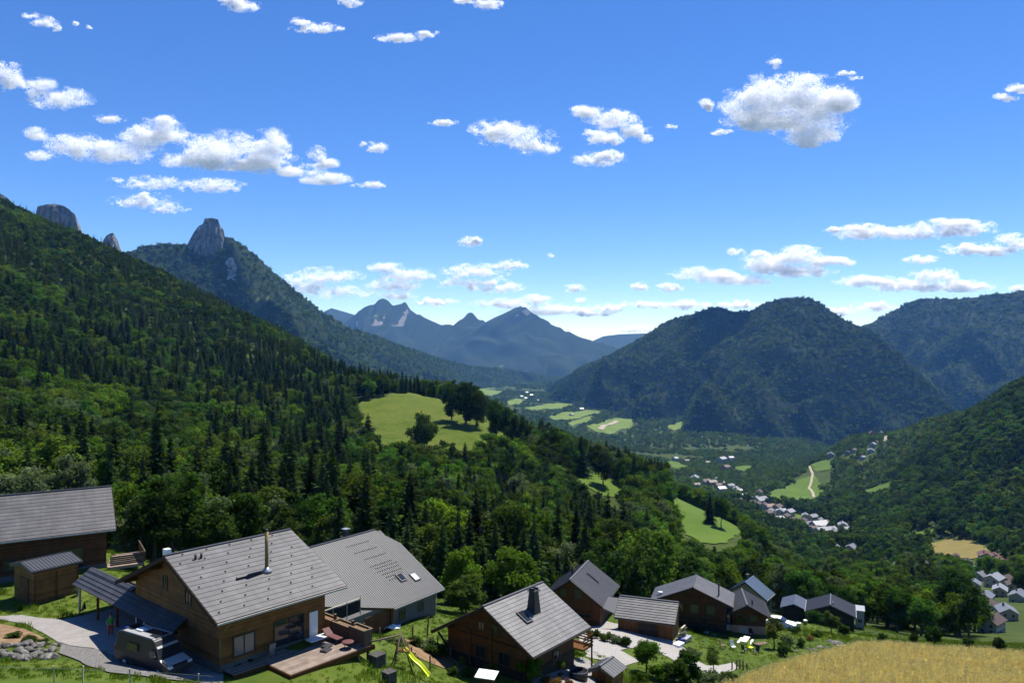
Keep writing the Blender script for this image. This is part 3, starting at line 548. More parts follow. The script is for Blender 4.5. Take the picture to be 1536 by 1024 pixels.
def win(parent, face, a, z, w, h, fm, pm, mull=1, name='window', wall=(0, 0), label=None, depth=.07, fw=.09):
    """face: 'front' (y = wall[0]), 'back', 'left' / 'right' gable (x = wall[0]); a: position along the wall; frame with a pane under it"""
    f = MB(); p = MB(); sg = {'front': -1, 'back': 1, 'left': -1, 'right': 1}[face]; o = wall[0]
    def bx(b, ca, cz, da, dz, off, dd):
        c = o + sg * (off + dd / 2)
        if face in ('front', 'back'): b.box((ca, c, cz), (da, dd, dz))
        else: b.box((c, ca, cz), (dd, da, dz))
    bx(f, a, z + h / 2 - fw / 2, w, fw, .003, depth); bx(f, a, z - h / 2 + fw / 2, w, fw, .003, depth)
    bx(f, a - w / 2 + fw / 2, z, fw, h - 2 * fw, .003, depth); bx(f, a + w / 2 - fw / 2, z, fw, h - 2 * fw, .003, depth)
    for k in range(1, mull + 1):
        bx(f, a - w / 2 + w * k / (mull + 1), z, fw * .8, h - 2 * fw, .003, depth * .8)
    fo = f.build(name, fm, parent); bx(p, a, z, w - fw * 1.6, h - fw * 1.6, .003, .02); po = p.build('pane', pm, fo); 
    if label: fo['label'] = label
    return fo

class House:
    def __init__(s, key, name, label, cat='house', og=.9, oe=1.1, thick=.22, group=None):
        s.cx, s.cy, s.rz, th, s.L, s.wf, s.wb, s.tp, s.zb = HOUSES[key] if isinstance(key, str) else key
        s.th = R(th); s.hr = s.rz - s.zb; s.og = og; s.oe = oe; s.thick = thick
        s.e = empty(name, (s.cx, s.cy, s.zb), s.th, label, cat, group); s.cs = 1 / math.hypot(1, s.tp)
        s.xl, s.xr = -s.L / 2 + og, s.L / 2 - og; s.yf, s.yb = -(s.wf - oe), s.wb - oe
        s.topz = lambda y: s.hr - thick / s.cs - abs(y) * s.tp + .015
    def frf(s, u, v, h): return Vector((u, -v * s.cs - h * s.tp * s.cs, s.hr - v * s.tp * s.cs + h * s.cs))
    def frb(s, u, v, h): return Vector((u, v * s.cs + h * s.tp * s.cs, s.hr - v * s.tp * s.cs + h * s.cs))
    def wall(s, m, foot=-4, name='wall'):
        b = MB(); b.prism([(s.yf, foot), (s.yf, s.topz(s.yf)), (0, s.topz(0)), (s.yb, s.topz(s.yb)), (s.yb, foot)], s.xl, s.xr); return b.build(name, m, s.e)
    def plinth(s, m, h=.5, out=.04, foot=-4.2):
        b = MB(); b.box(((s.xl + s.xr) / 2, (s.yf + s.yb) / 2, (h + foot) / 2), (s.xr - s.xl + 2 * out, s.yb - s.yf + 2 * out, h - foot)); return b.build('plinth', m, s.e)
    def roof(s, m, kind='course', pitch=.5, under='soffit', front=None, back=None, ridge=True, fascia='fascia', rib_h=.06, rib_w=.05, step=.045, barge='beam_dark', guards=0):
        b = MB(); sf, sb = s.wf / s.cs, s.wb / s.cs; l = s.L / 2
        pf = front or [(-l, 0), (l, 0), (l, sf), (-l, sf)]; pb = back or [(-l, 0), (l, 0), (l, sb), (-l, sb)]
        roof_slab(b, pf, s.frf, kind, pitch, s.thick, step, rib_h=rib_h, rib_w=rib_w); roof_slab(b, pb, s.frb, kind, pitch, s.thick, step, rib_h=rib_h, rib_w=rib_w)
        if guards:
            k = 1; r = random.Random(3)
            while k * pitch < sf - .3:
                for j in range(int(s.L / 1.9)):
                    u = -l + .6 + j * 1.9 + (k % 3) * .63
                    if u < l - .3 and k % 1 == 0:
                        p = s.frf(u, k * pitch - .16, .07); b.box(p, (.09, .09, .07), m=2)
                k += 2
        if ridge:
            xs = [p[0] for p in pf if p[1] == 0]; b.bar((min(xs), 0, s.hr + .02), (max(xs), 0, s.hr + .02), .24, .10, 0)
        o = b.build('roof', [m, M[under], M['dark']], s.e, fix=False)
        if fascia:
            g = MB()
            lo = [p for p in pf if abs(p[1] - max(q[1] for q in pf)) < 1e-6]
            a, c = s.frf(lo[0][0], lo[0][1] + .08, -.10), s.frf(lo[1][0], lo[1][1] + .08, -.10); g.bar(a, c, .13, .13); g.build('gutter', M[fascia], o); g = MB()
            lb = [p for p in pb if abs(p[1] - max(q[1] for q in pb)) < 1e-6]
            if len(lb) > 1: a, c = s.frb(lb[0][0], lb[0][1] + .08, -.10), s.frb(lb[1][0], lb[1][1] + .08, -.10); g.bar(a, c, .13, .13); g.build('gutter', M[fascia], o)
        if barge and not front:
            for x in (-l - .03, l + .03):
                g = MB()
                g.bar(s.frf(x, 0, -.16), s.frf(x, sf, -.16), .055, .26, up=s.frf(0, 0, 1) - s.frf(0, 0, 0)); g.bar(s.frb(x, 0, -.16), s.frb(x, sb, -.16), .055, .26, up=s.frb(0, 0, 1) - s.frb(0, 0, 0))
                g.build('bargeboard', M[barge], o)
        s.r = o; return o
    def win(s, face, a, z, w, h, fm='dark', pm='glass', mull=1, name='window', label=None, **k):
        o = {'front': s.yf, 'back': s.yb, 'left': s.xl, 'right': s.xr}[face]; return win(s.e, face, a, z, w, h, M[fm], M[pm], mull, name, (o,), label, **k)
    def post(s, x, y, z0, z1, w, m, name='post'):
        return MB().box((x, y, (z0 + z1) / 2), (w, w, z1 - z0)).build(name, m, s.e)
    def on_roof(s, u, v, front=True):
        """frame (matrix) lying on the slope"""
        f = s.frf if front else s.frb; o = f(u, v, 0); X = (f(u + 1, v, 0) - o).normalized(); Y = (f(u, v - 1, 0) - o).normalized(); Z = X.cross(Y)
        if Z.z < 0: X = -X; Z = X.cross(Y)
        return Matrix.Translation(o) @ Matrix((X, Y, Z)).transposed().to_4x4()
    def skylight(s, u, v, w, h, pane='glass', frame='dark', label=None, lift=.0):
        Mx = s.on_roof(u, v); f = MB()
        for cx, cy, dx, dy in ((0, h / 2, w, .1), (0, -h / 2, w, .1), (-w / 2, 0, .1, h + .1), (w / 2, 0, .1, h + .1)): f.box(0, (dx, dy, .16), M=Mx @ Matrix.Translation((cx, cy, .07)))
        fo = f.build('skylight', M[frame], s.r); MB().box(0, (w - .1, h - .1, .05), M=Mx @ Matrix.Translation((0, 0, .09))).build('pane', M[pane], fo)
        return fo

# --- the large chalet with the flue
h1 = House('h1', 'chalet', 'large larch chalet with a tall copper flue on its tiled roof, deck in front', 'chalet', og=1.0, oe=1.45)
h1.wall(M['wood']); h1.plinth(M['plaster'], .35); h1.roof(M['tile'], 'course', .5, guards=1, step=.026)
h1.win('left', -.4 + 2.3, 4.55, .75, 1.15); h1.win('left', -.4 - 1.3, 4.35, .95, 1.5)
h1.win('front', -2.55, 1.35, 1.75, 1.5, pm='glass_pale', label='curtained front window with a pale blind')
h1.win('front', 1.15, 1.2, 2.6, 2.15, name='sliding_door', fw=.07)
d = MB(); d.box((3.3, h1.yf - .05, 1.1), (.75, .07, 2.1)); d.build('door', M['white'], h1.e)
d = MB(); d.tube((h1.xl - .06, h1.yf - .12, 0), (h1.xl - .06, h1.yf - .12, 2.55), .05); d.tube((h1.xl - .06, h1.yf - .12, 2.55), (h1.xl - .06, -h1.wf - .02, 3.75 - .12), .05); d.build('downpipe', M['brass'], h1.e)
for y in (h1.yf + .2, -2.2, 2.6, h1.yb - .2):
    z = h1.hr - .42 - abs(y) * h1.tp; MB().bar((h1.xl + .3, y, z), (-h1.L / 2 + .02, y, z), .16, .22).build('purlin', M['beam'], h1.e)
z = h1.hr - .42; MB().bar((h1.xl + .3, 0, z), (-h1.L / 2 + .02, 0, z), .18, .26).build('purlin', M['beam'], h1.e)
p0 = h1.frf(.62, 4.35, 0); fl = MB(); fl.tube(p0 + Vector((0, 0, -.2)), p0 + Vector((0, 0, 3.0)), .14, n=12)
ch = fl.build('flue', M['brass'], h1.r); MB().tube(p0 + Vector((0, 0, 3.0)), p0 + Vector((0, 0, 3.18)), .11, n=12, m=0).build('cap', M['dark'], ch)
MB().lathe([(.42, -.1), (.40, .06), (.20, .16), (.16, .30)], p0, 14).build('flashing', M['steel'], h1.r)
Mx = h1.on_roof(-.55, 4.35); MB().box(0, (2.1, .16, .16), M=Mx @ Matrix.Translation((-.35, -.1, .10))).build('snow_bar', M['dark'], h1.r)
for u in (-3.55, -3.1):
    p = h1.frf(u, 1.2, 0); MB().tube(p, p + Vector((0, 0, .38)), .09, n=8).build('vent_pipe', M['dark'], h1.r)
p = h1.frb(-5.0, .4, 0); MB().box(p + Vector((0, 0, .28)), (.42, .5, .5)).build('ridge_box', M['white'], h1.r)
# carport wing along the left gable
wg = MB(); cw = .64
def wing_pt(w, k, z): return Vector((h1.xl - w, -k, z))           # w out from the gable wall, k towards the front
ze, zt = 1.75, 2.62
b = MB()
poly = [(-16.6, 0), (1.5, 0), (1.5, 1.48), (-16.6, 1.48)]
def fr_w(u, v, h): return Vector((h1.xl - .02 - v * .81 - h * .59, -u, zt - v * .59 + h * .81))
roof_slab(b, poly, fr_w, 'course', .37, .14)
poly2 = [(-16.6, -.5), (-7.75, -.5), (-7.75, 0), (-16.6, 0)]
roof_slab(b, poly2, fr_w, 'course', .37, .14)
poly3 = [(-16.6, 0), (-7.75, 0), (-7.75, 4.6), (-16.6, 4.6)]
def fr_w2(u, v, h): return Vector((h1.xl + .5 * .81 + v * .81 + h * .59, -u, zt + .5 * .59 - v * .59 + h * .81))
roof_slab(b, poly3, fr_w2, 'course', .37, .14)
wingo = MB().box((h1.xl + 3.4, 12.1, -.2), (.15, 8.6, 2.6)).build('carport', M['wood_old'], h1.e)
b.build('roof', [M['tile_dark'], M['soffit'], M['dark']], wingo, fix=False)
for k in (-16.2, -12.4, -8.6): MB().box((h1.xl - .75, -k, .55), (.16, .16, 2.5)).build('post', M['post_pale'] if k == -16.2 else M['beam'], wingo)
MB().box((h1.xl - .75, 12.3, 1.72), (.18, 8.6, .2)).build('beam', M['beam_dark'], wingo)
MB().box((h1.xl - .75, 3.0, 1.72), (.14, 9.0, .16)).build('beam', M['beam_dark'], wingo)
dr = MB()
for y0_ in (5.3, 6.7): dr.box((h1.xl - .06, y0_, 1.0), (.08, .14, 2.1))
dr.box((h1.xl - .06, 6.0, 2.1), (.08, 1.54, .14)); dro = dr.build('door', M['white'], h1.e); MB().box((h1.xl - .02, 6.0, 1.0), (.06, 1.26, 2.06)).build('door_leaf', M['glass'], dro)

# --- long barn-like house with the ribbed metal roof
h2 = House('h2', 'house', 'long house with a ribbed grey metal roof, two skylights and a half hipped end', 'house', og=.7, oe=.8)
h2.wall(M['plaster']); sf = h2.wf / h2.cs; l = h2.L / 2
front2 = [(-l, 0), (l - 1.7, 0), (l, 3.0), (l, sf), (l - 8.2, sf), (-l, sf - 3.2)]
h2.roof(M['seam'], 'rib', .27, front=front2, back=[(-l, 0), (l - 1.7, 0), (l, 3.0), (l, h2.wb / h2.cs), (-l, h2.wb / h2.cs)], rib_h=.035, rib_w=.05, ridge=True)
hip = MB(); A, B_, C_ = h2.frf(l - 1.7, 0, 0), h2.frf(l, 3.0, 0), h2.frb(l, 3.0, 0); hip.face([A, B_, C_], 0); hip.face([A + Vector((0, 0, -.2)), C_ + Vector((0, 0, -.2)), B_ + Vector((0, 0, -.2))], 0); hip.face([B_, B_ + Vector((0, 0, -.2)), C_ + Vector((0, 0, -.2)), C_], 0)
hip.build('hip', M['seam'], h2.r)
h2.skylight(3.6, sf - 3.3, .85, 1.05); h2.skylight(5.35, sf - 2.75, .85, 1.05, pane='lamp', frame='dark', label='skylight with the sky reflection painted as a pale pane')  # second pane takes a plain pale colour in place of a sky reflection
g = MB()
for j, (v, n_, u0) in enumerate([(1.4, 10, .6), (2.6, 10, .8), (3.8, 10, 1.3), (5.0, 10, 1.2), (5.45, 10, 1.6), (5.95, 10, 1.5), (6.5, 9, 1.8), (7.0, 8, 1.9), (7.5, 6, 2.0)]):
    for i in range(n_): g.box(h2.frf(u0 + i * .36, v, .05), (.10, .10, .08))
gs = g.build('snow_guards', M['dark'], h2.r); gs['kind'] = 'stuff'
h2.win('front', 1.6, 1.6, 1.0, 1.1, pm='glass'); h2.win('front', 4.6, 1.6, .9, 1.0)
MB().box((-2.2, h2.yf - .04, 1.2), (3.4, .06, 3.0)).build('cladding', M['wood_red'], h2.e)
MB().box((-.2, h2.yf - .15, 1.2), (.3, .3, 3.4)).build('post', M['beam'], h2.e)
MB().tube((h2.xr + .05, h2.yf - .1, 0), (h2.xr + .05, h2.yf - .1, 3.0), .06).build('downpipe', M['fascia'], h2.e)
q = h2.frb(2.5, 1.2, 0); c2 = MB().box(q + Vector((0, 0, .55)), (.5, .5, 1.3)).build('chimney', M['dark'], h2.r); MB().box(q + Vector((0, 0, 1.28)), (.75, .75, .08)).build('cap', M['steel'], c2)

# --- the centre chalet with the black chimney stack
h3 = House('h3', 'chalet', 'centre chalet with a black tapered chimney and open skylight on its tiled roof', 'chalet', og=.85, oe=1.35)
h3.wall(M['wood_red']); h3.plinth(M['wood_dark'], 1.1); h3.roof(M['tile_small'], 'course', .42, step=.028, fascia='dark')
for a in (-1.7, 1.0): h3.win('left', a, 1.75, 1.25, 1.15)
for a in (.9, -.6): h3.win('left', a, 4.05, .8, .8)
MB().box((h3.xl - .08, -.25, 1.9), (.16, .22, 4.2)).build('post', M['beam'], h3.e); MB().box((h3.xl - .08, 2.2, 1.9), (.12, .16, 3.0)).build('post', M['beam'], h3.e)
MB().box((h3.xl - .08, -.25, 2.95), (.14, 7.6, .2)).build('beam', M['beam'], h3.e)
for y in (-3.6, 0, 4.2):
    z = h3.hr - .40 - abs(y) * h3.tp; MB().bar((h3.xl + .2, y, z), (-h3.L / 2 + .02, y, z), .16, .22).build('purlin', M['beam_dark'], h3.e)
MB().bar((h3.xl - .05, h3.yb - .05, 1.2), (h3.xl - .05, h3.wb - .15, h3.hr - .35 - (h3.wb - .1) * h3.tp), .14, .14).build('brace', M['beam_dark'], h3.e)
q = h3.frf(.25, 2.35, 0); st = MB(); w0, w1, hh = .66, .44, 1.75
st.mesh([(q.x + a * w * .5, q.y + c * w * .5, q.z + z) for w, z in ((w0 * 1.5, -.5), (w1 * 1.4, hh)) for a, c in ((-1, -1), (1, -1), (1, 1), (-1, 1))], [(3, 2, 1, 0), (4, 5, 6, 7), (0, 1, 5, 4), (1, 2, 6, 5), (2, 3, 7, 6), (3, 0, 4, 7)])
sto = st.build('chimney', M['dark'], h3.r, bevel=.02); MB().box((q.x, q.y, q.z + hh + .06), (.85, .85, .1)).build('cap', M['seam_dark'], sto)
for a in (-.25, .25): MB().box((q.x + a, q.y, q.z + hh + .2), (.12, .6, .2)).build('chimney_pot', M['dark'], sto)
h3.skylight(-1.45, 2.6, .8, 1.3)
for k, u in enumerate((-2.6, .8)): h3.win('front', u, 1.2, 1.1, 1.2)
bl = MB(); bl.box((4.75, -3.4, .95), (1.7, 3.2, .14)); blo = bl.build('balcony', M['beam'], h3.e)
rl = MB()
for z in (1.3, 1.55, 1.8, 2.0): rl.box((5.55, -3.4, z), (.05, 3.2, .12)); rl.box((4.75, -5.0, z), (1.7, .05, .12))
rl.build('railing', M['beam'], blo)
for y in (-4.9, -1.9): MB().box((5.5, y, .4), (.12, .12, 3.2)).build('post', M['beam'], blo)

# --- steep chalet and its garage
h4 = House('h4', 'chalet', 'steep roofed wooden chalet with seam metal roof between the round trees and the garage', 'chalet', og=.7, oe=.6)
h4.wall(M['wood_red']); h4.roof(M['seam_light'], 'rib', .42, rib_h=.06, rib_w=.05, fascia='dark', under='soffit')
h4.win('left', -1.0, 4.3, 1.0, 1.2); h4.win('left', 1.1, 4.3, .9, 1.1); h4.win('left', -1.9, 1.5, 1.6, .5)
h4.skylight(.6, 2.1, .25, 2.0); q = h4.frb(-.8, 1.0, 0); MB().tube(q, q + Vector((0, 0, 1.3)), .13, n=10).build('flue', M['black'], h4.r)
h4.win('left', 2.2, 1.6, .8, 1.2)
gb = House('h4b', 'garage', 'low wooden garage with a small tiled roof facing the gravel court', 'garage', og=.35, oe=.55, thick=.14)
gb.wall(M['wood_v']); gb.roof(M['tile_small'], 'course', .40, fascia='dark', barge='beam_dark')
MB().box((.4, gb.yf - .05, 1.05), (2.3, .08, 2.1)).build('garage_door', M['wood_dark'], gb.e)
for x in (gb.xl + .15, -1.0, 1.7, gb.xr - .1): MB().box((x, gb.yf - .06, 1.2), (.15, .12, 2.4)).build('post', M['beam'], gb.e)
lk = MB(); lk.face([(gb.xl - 2.2, gb.yf + 1.0, 2.75), (gb.xl + .25, gb.yf - .2, 2.45), (gb.xl + .25, .3, 3.7), (gb.xl - 2.0, .5, 3.6)], 0); lk.face([(gb.xl - 2.2, gb.yf + 1.0, 2.6), (gb.xl - 2.0, .5, 3.45), (gb.xl + .25, .3, 3.55), (gb.xl + .25, gb.yf - .2, 2.3)], 0); lk.face([(gb.xl - 2.2, gb.yf + 1.0, 2.75), (gb.xl - 2.2, gb.yf + 1.0, 2.6), (gb.xl + .25, gb.yf - .2, 2.3), (gb.xl + .25, gb.yf - .2, 2.45)], 0)
lk.build('link_roof', M['seam_light'], gb.e)

# --- broad chalet with the flat pitched roof
h5 = House('h5', 'chalet', 'broad chalet with shallow grey roof, black flue and posts across its boarded gable', 'chalet', og=.9, oe=1.0)
h5.wall(M['wood_red']); h5.plinth(M['wood_dark'], 1.0); h5.roof(M['tile_dark'], 'course', .5, fascia='dark')
for a in (-3.6, -1.3, .9, 3.1): MB().box((h5.xl - .07, a, 2.6), (.12, .2, 4.0)).build('post', M['beam'], h5.e)
for a in (-2.5, -.2, 2.0): h5.win('left', a, 2.9, 1.3, 1.4, mull=0)
h5.win('left', -1.5, 1.2, .9, 1.2, mull=0)
MB().box((h5.xl - .1, 0, 1.55), (.25, 9.4, .25)).build('beam', M['beam_dark'], h5.e)
q = h5.frf(-1.4, 3.9, 0); MB().tube(q, q + Vector((0, 0, 1.9)), .11, n=8).build('flue', M['black'], h5.r)
q = h5.frb(-1.6, 5.2, .3); MB().lathe([(.05, -.15), (.38, 0), (.42, .05)], q, 14).build('satellite_dish', M['white'], h5.r)

h6 = House('h6', 'chalet', 'small chalet with a grey seam roof beside the white van', 'chalet', og=.7, oe=.7)
h6.wall(M['wood_red']); h6.plinth(M['plaster_pink'], 1.3); h6.roof(M['seam'], 'rib', .45, fascia='dark', rib_h=.05)
h6.win('left', -1.0, 2.4, 1.1, 1.0); h6.win('left', 1.0, 2.4, .8, 1.0); q = h6.frf(-2.2, 1.0, 0); MB().tube(q, q + Vector((0, 0, .8)), .1, n=8).build('flue', M['black'], h6.r)
hb = House('hb', 'house', 'house with a blue grey metal roof standing behind the small chalet', 'house', og=.5, oe=.7)
hb.wall(M['plaster_cream']); hb.roof(M['seam_blue'], 'rib', .55, fascia='fascia'); hb.win('left', -1.2, 4.5, 1.0, 1.3); hb.win('left', 1.2, 4.5, 1.0, 1.3); hb.win('front', 0, 2.8, 1.2, 1.3)
q = hb.frb(1.0, 1.0, 0); MB().box(q + Vector((0, 0, .6)), (.7, .7, 1.6)).build('chimney', M['plaster'], hb.r)
h7 = House('h7', 'house', 'dark boarded house with a dark blue grey seam roof above the wheat', 'house', og=.3, oe=.35)
h7.wall(M['wood_dark']); h7.roof(M['seam_dark'], 'rib', .5, fascia='steel', barge='dark'); h7.win('left', -1.0, 3.0, 1.1, 1.3); h7.win('left', 1.3, 3.0, 1.0, 1.2); h7.win('left', -2.6, 1.1, 1.4, 1.2)
q = h7.frf(-2.6, .5, 0); MB().tube(q, q + Vector((0, 0, .5)), .12, n=8).build('vent_pipe', M['steel'], h7.r)
an = MB(); b_ = [(-2.0, 2.0), (4.4, 2.0), (4.4, 8.6), (-2.0, 8.6)]
MB().box((1.0, 6.9, 1.0), (6.0, 4.2, 6.0)).build('annex', M['wood_dark'], h7.e)
an.prism([(4.3, 3.95), (6.9, 5.0), (9.6, 3.95), (9.6, 3.8), (6.9, 4.84), (4.3, 3.8)], -2.6, 4.2); an.build('annex_roof', M['seam_dark'], h7.e)

# --- house at the left edge and its shed
h0 = House('h0', 'house', 'wooden house with a long grey tiled roof at the left edge above the shed', 'house', og=.8, oe=1.3)
h0.wall(M['wood_red']); h0.plinth(M['plaster'], .4); h0.roof(M['tile'], 'course', .5, fascia='fascia', step=.024)
h0.win('front', 2.6, 1.4, 2.4, 2.1, name='sliding_door', fw=.07); h0.win('left', 1.0, 3.9, .9, 1.2); h0.win('left', -1.8, 1.5, 1.0, 1.2)
h0.win('front', -2.8, 1.5, 1.1, 1.2)
q = h0.frf(-3.9, 5.0, 0); MB().tube(q, q + Vector((0, 0, .3)), .1, n=8).build('vent_pipe', M['dark'], h0.r)
MB().tube((h0.xl + .3, h0.yf - .1, 0), (h0.xl + .3, h0.yf - .1, 3.6), .05).build('downpipe', M['brass'], h0.e)
tr = MB().box((h0.xr + 1.9, -1.6, -.15), (3.6, 5.4, .3)).build('terrace', M['deckwood'], h0.e)
rl = MB()
for k in range(5): rl.bar((h0.xr + .3, -4.45, .25 + k * .2), (h0.xr + 3.7, -4.45, .25 + k * .2), .03, .17); rl.bar((h0.xr + 3.75, -4.45, .25 + k * .2), (h0.xr + 3.75, 1.1, .25 + k * .2), .03, .17)
rl.bar((h0.xr + .3, -4.45, 1.28), (h0.xr + 3.75, -4.45, 1.28), .1, .05); rl.bar((h0.xr + 3.75, -4.45, 1.28), (h0.xr + 3.75, 1.1, 1.28), .1, .05); rl.build('railing', M['wood_old'], tr)
for x, y in ((h0.xr + 3.6, -4.2), (h0.xr + 3.6, 1.0), (h0.xr + .4, -4.2)): MB().box((x, y, -1.3), (.2, .2, 2.3)).build('post', M['beam'], tr)
s0 = House('s0', 'shed', 'small wooden garden shed with ribbed metal roof in front of the left house', 'shed', og=.25, oe=.3, thick=.1)
s0.wall(M['wood']); s0.roof(M['seam'], 'rib', .3, fascia='dark', rib_h=.05, barge='seam_dark', ridge=False)
for x in (s0.xl + .06, s0.xr - .06, 0): MB().box((x, s0.yf - .04, 1.3), (.12, .08, 2.6)).build('post', M['beam'], s0.e)
do = MB(); do.box((s0.xl - .04, -.1, 1.1), (.06, 1.7, 2.1)); dd = do.build('door', M['wood_v'], s0.e); MB().box((s0.xl - .09, .15, 1.05), (.05, .06, .25)).build('handle', M['steel'], dd)
s3 = House('s3', 'shed', 'tiny wooden hut with a grey metal gable roof by the gravel terrace', 'shed', og=.25, oe=.3, thick=.08)
s3.wall(M['wood']); s3.roof(M['seam_light'], 'rib', .4, fascia=None, rib_h=.03, barge='seam_dark', under='seam_dark')
do = MB(); do.box((s3.xl - .03, -.05, .95), (.05, .8, 1.8)); dd = do.build('door', M['wood_red'], s3.e); MB().box((s3.xl - .08, .2, .95), (.05, .05, .2)).build('handle', M['steel'], dd)
# ------------------------------------------------------------------ ground covers
PATHN = []
drive = sheet('driveway', [(-40,912),(0,924),(30,922),(55,926),(95,929),(130,922),(170,912),(215,905),(262,938),(300,985),(335,1004),(335,1024),(250,1018),(190,990),(140,972),(105,968),(85,962),(66,950),(40,936),(0,930),(-40,924)], M['concrete'], 'pale concrete drive curving past the chalet', off=.05, step=1.0)
gs1 = sheet('gravel_strip', [(92,966),(108,970),(142,974),(192,992),(240,1012),(300,1022),(230,1019),(170,1010),(120,992),(88,980)], M['gravel_dark'], 'grey gravel strip along the drive edge', off=.09, step=.7, y0=48)
soil1 = sheet('soil_bank', [(-30,937),(0,936),(40,945),(66,957),(64,966),(40,966),(0,964),(-30,962)], M['soil'], 'bare brown soil bank under the drive', off=.07, step=.8)
soil2 = sheet('soil_bank', [(606,958),(640,963),(680,985),(700,1000),(690,1008),(660,1000),(625,985),(605,975)], M['soil'], 'bare brown soil strip in the garden behind the slide', off=.07, step=.8)
court = sheet('gravel_court', [(872,938),(905,930),(1015,962),(1030,975),(985,975),(930,975),(960,992),(935,1000),(905,990),(880,985),(868,965)], M['gravel'], 'pale gravel court between the chalets and the garage', off=.06, step=1.2)
terr = sheet('gravel_terrace', [(800,1012),(852,987),(876,986),(900,1000),(893,1026),(860,1034),(795,1030)], M['concrete'], 'pale terrace at the foot of the centre chalet', off=.08, step=.8)
path2 = sheet('garden_path', [(985,966),(1015,974),(1035,985),(1060,998),(1100,993),(1108,1002),(1070,1012),(1040,1006),(1010,990),(985,978)], M['gravel'], 'pale gravel path below the garden', off=.06, step=1.0)
wh = sheet('wheat_field', [(1080,1034),(1150,1006),(1200,991),(1245,979),(1292,968),(1340,969),(1400,974),(1470,979),(1536,982.5),(1700,991),(1750,1060),(1400,1075),(1080,1060)], noise_mat('stubble', [(.3, (.30, .20, .05)), (.7, (.48, .33, .10))], scale=1.2, detail=8), 'golden ripe wheat field in the lower right corner', off=.06, step=1.5, y0=50)
yard6 = sheet('yard', [(1085,928),(1135,934),(1120,944),(1082,938)], M['gravel'], 'pale yard in front of the small chalet', off=.06, step=1.0)
LAWN_EXCL = [[(-40,912),(0,924),(30,922),(55,926),(95,929),(130,922),(215,905),(262,938),(335,1004),(335,1024),(250,1018),(190,990),(140,972),(105,968),(85,962),(66,950),(40,936),(0,930)],
             [(872,938),(905,930),(1015,962),(1030,975),(985,975),(960,992),(935,1000),(868,965)], [(800,1012),(852,987),(900,1000),(893,1026),(795,1030)],
             [(1080,1034),(1150,1006),(1200,991),(1245,979),(1292,968),(1340,969),(1400,974),(1536,982.5),(1700,991),(1750,1060),(1080,1060)], [(985,966),(1015,974),(1060,998),(1100,993),(1108,1002),(1070,1012),(1010,990)]]

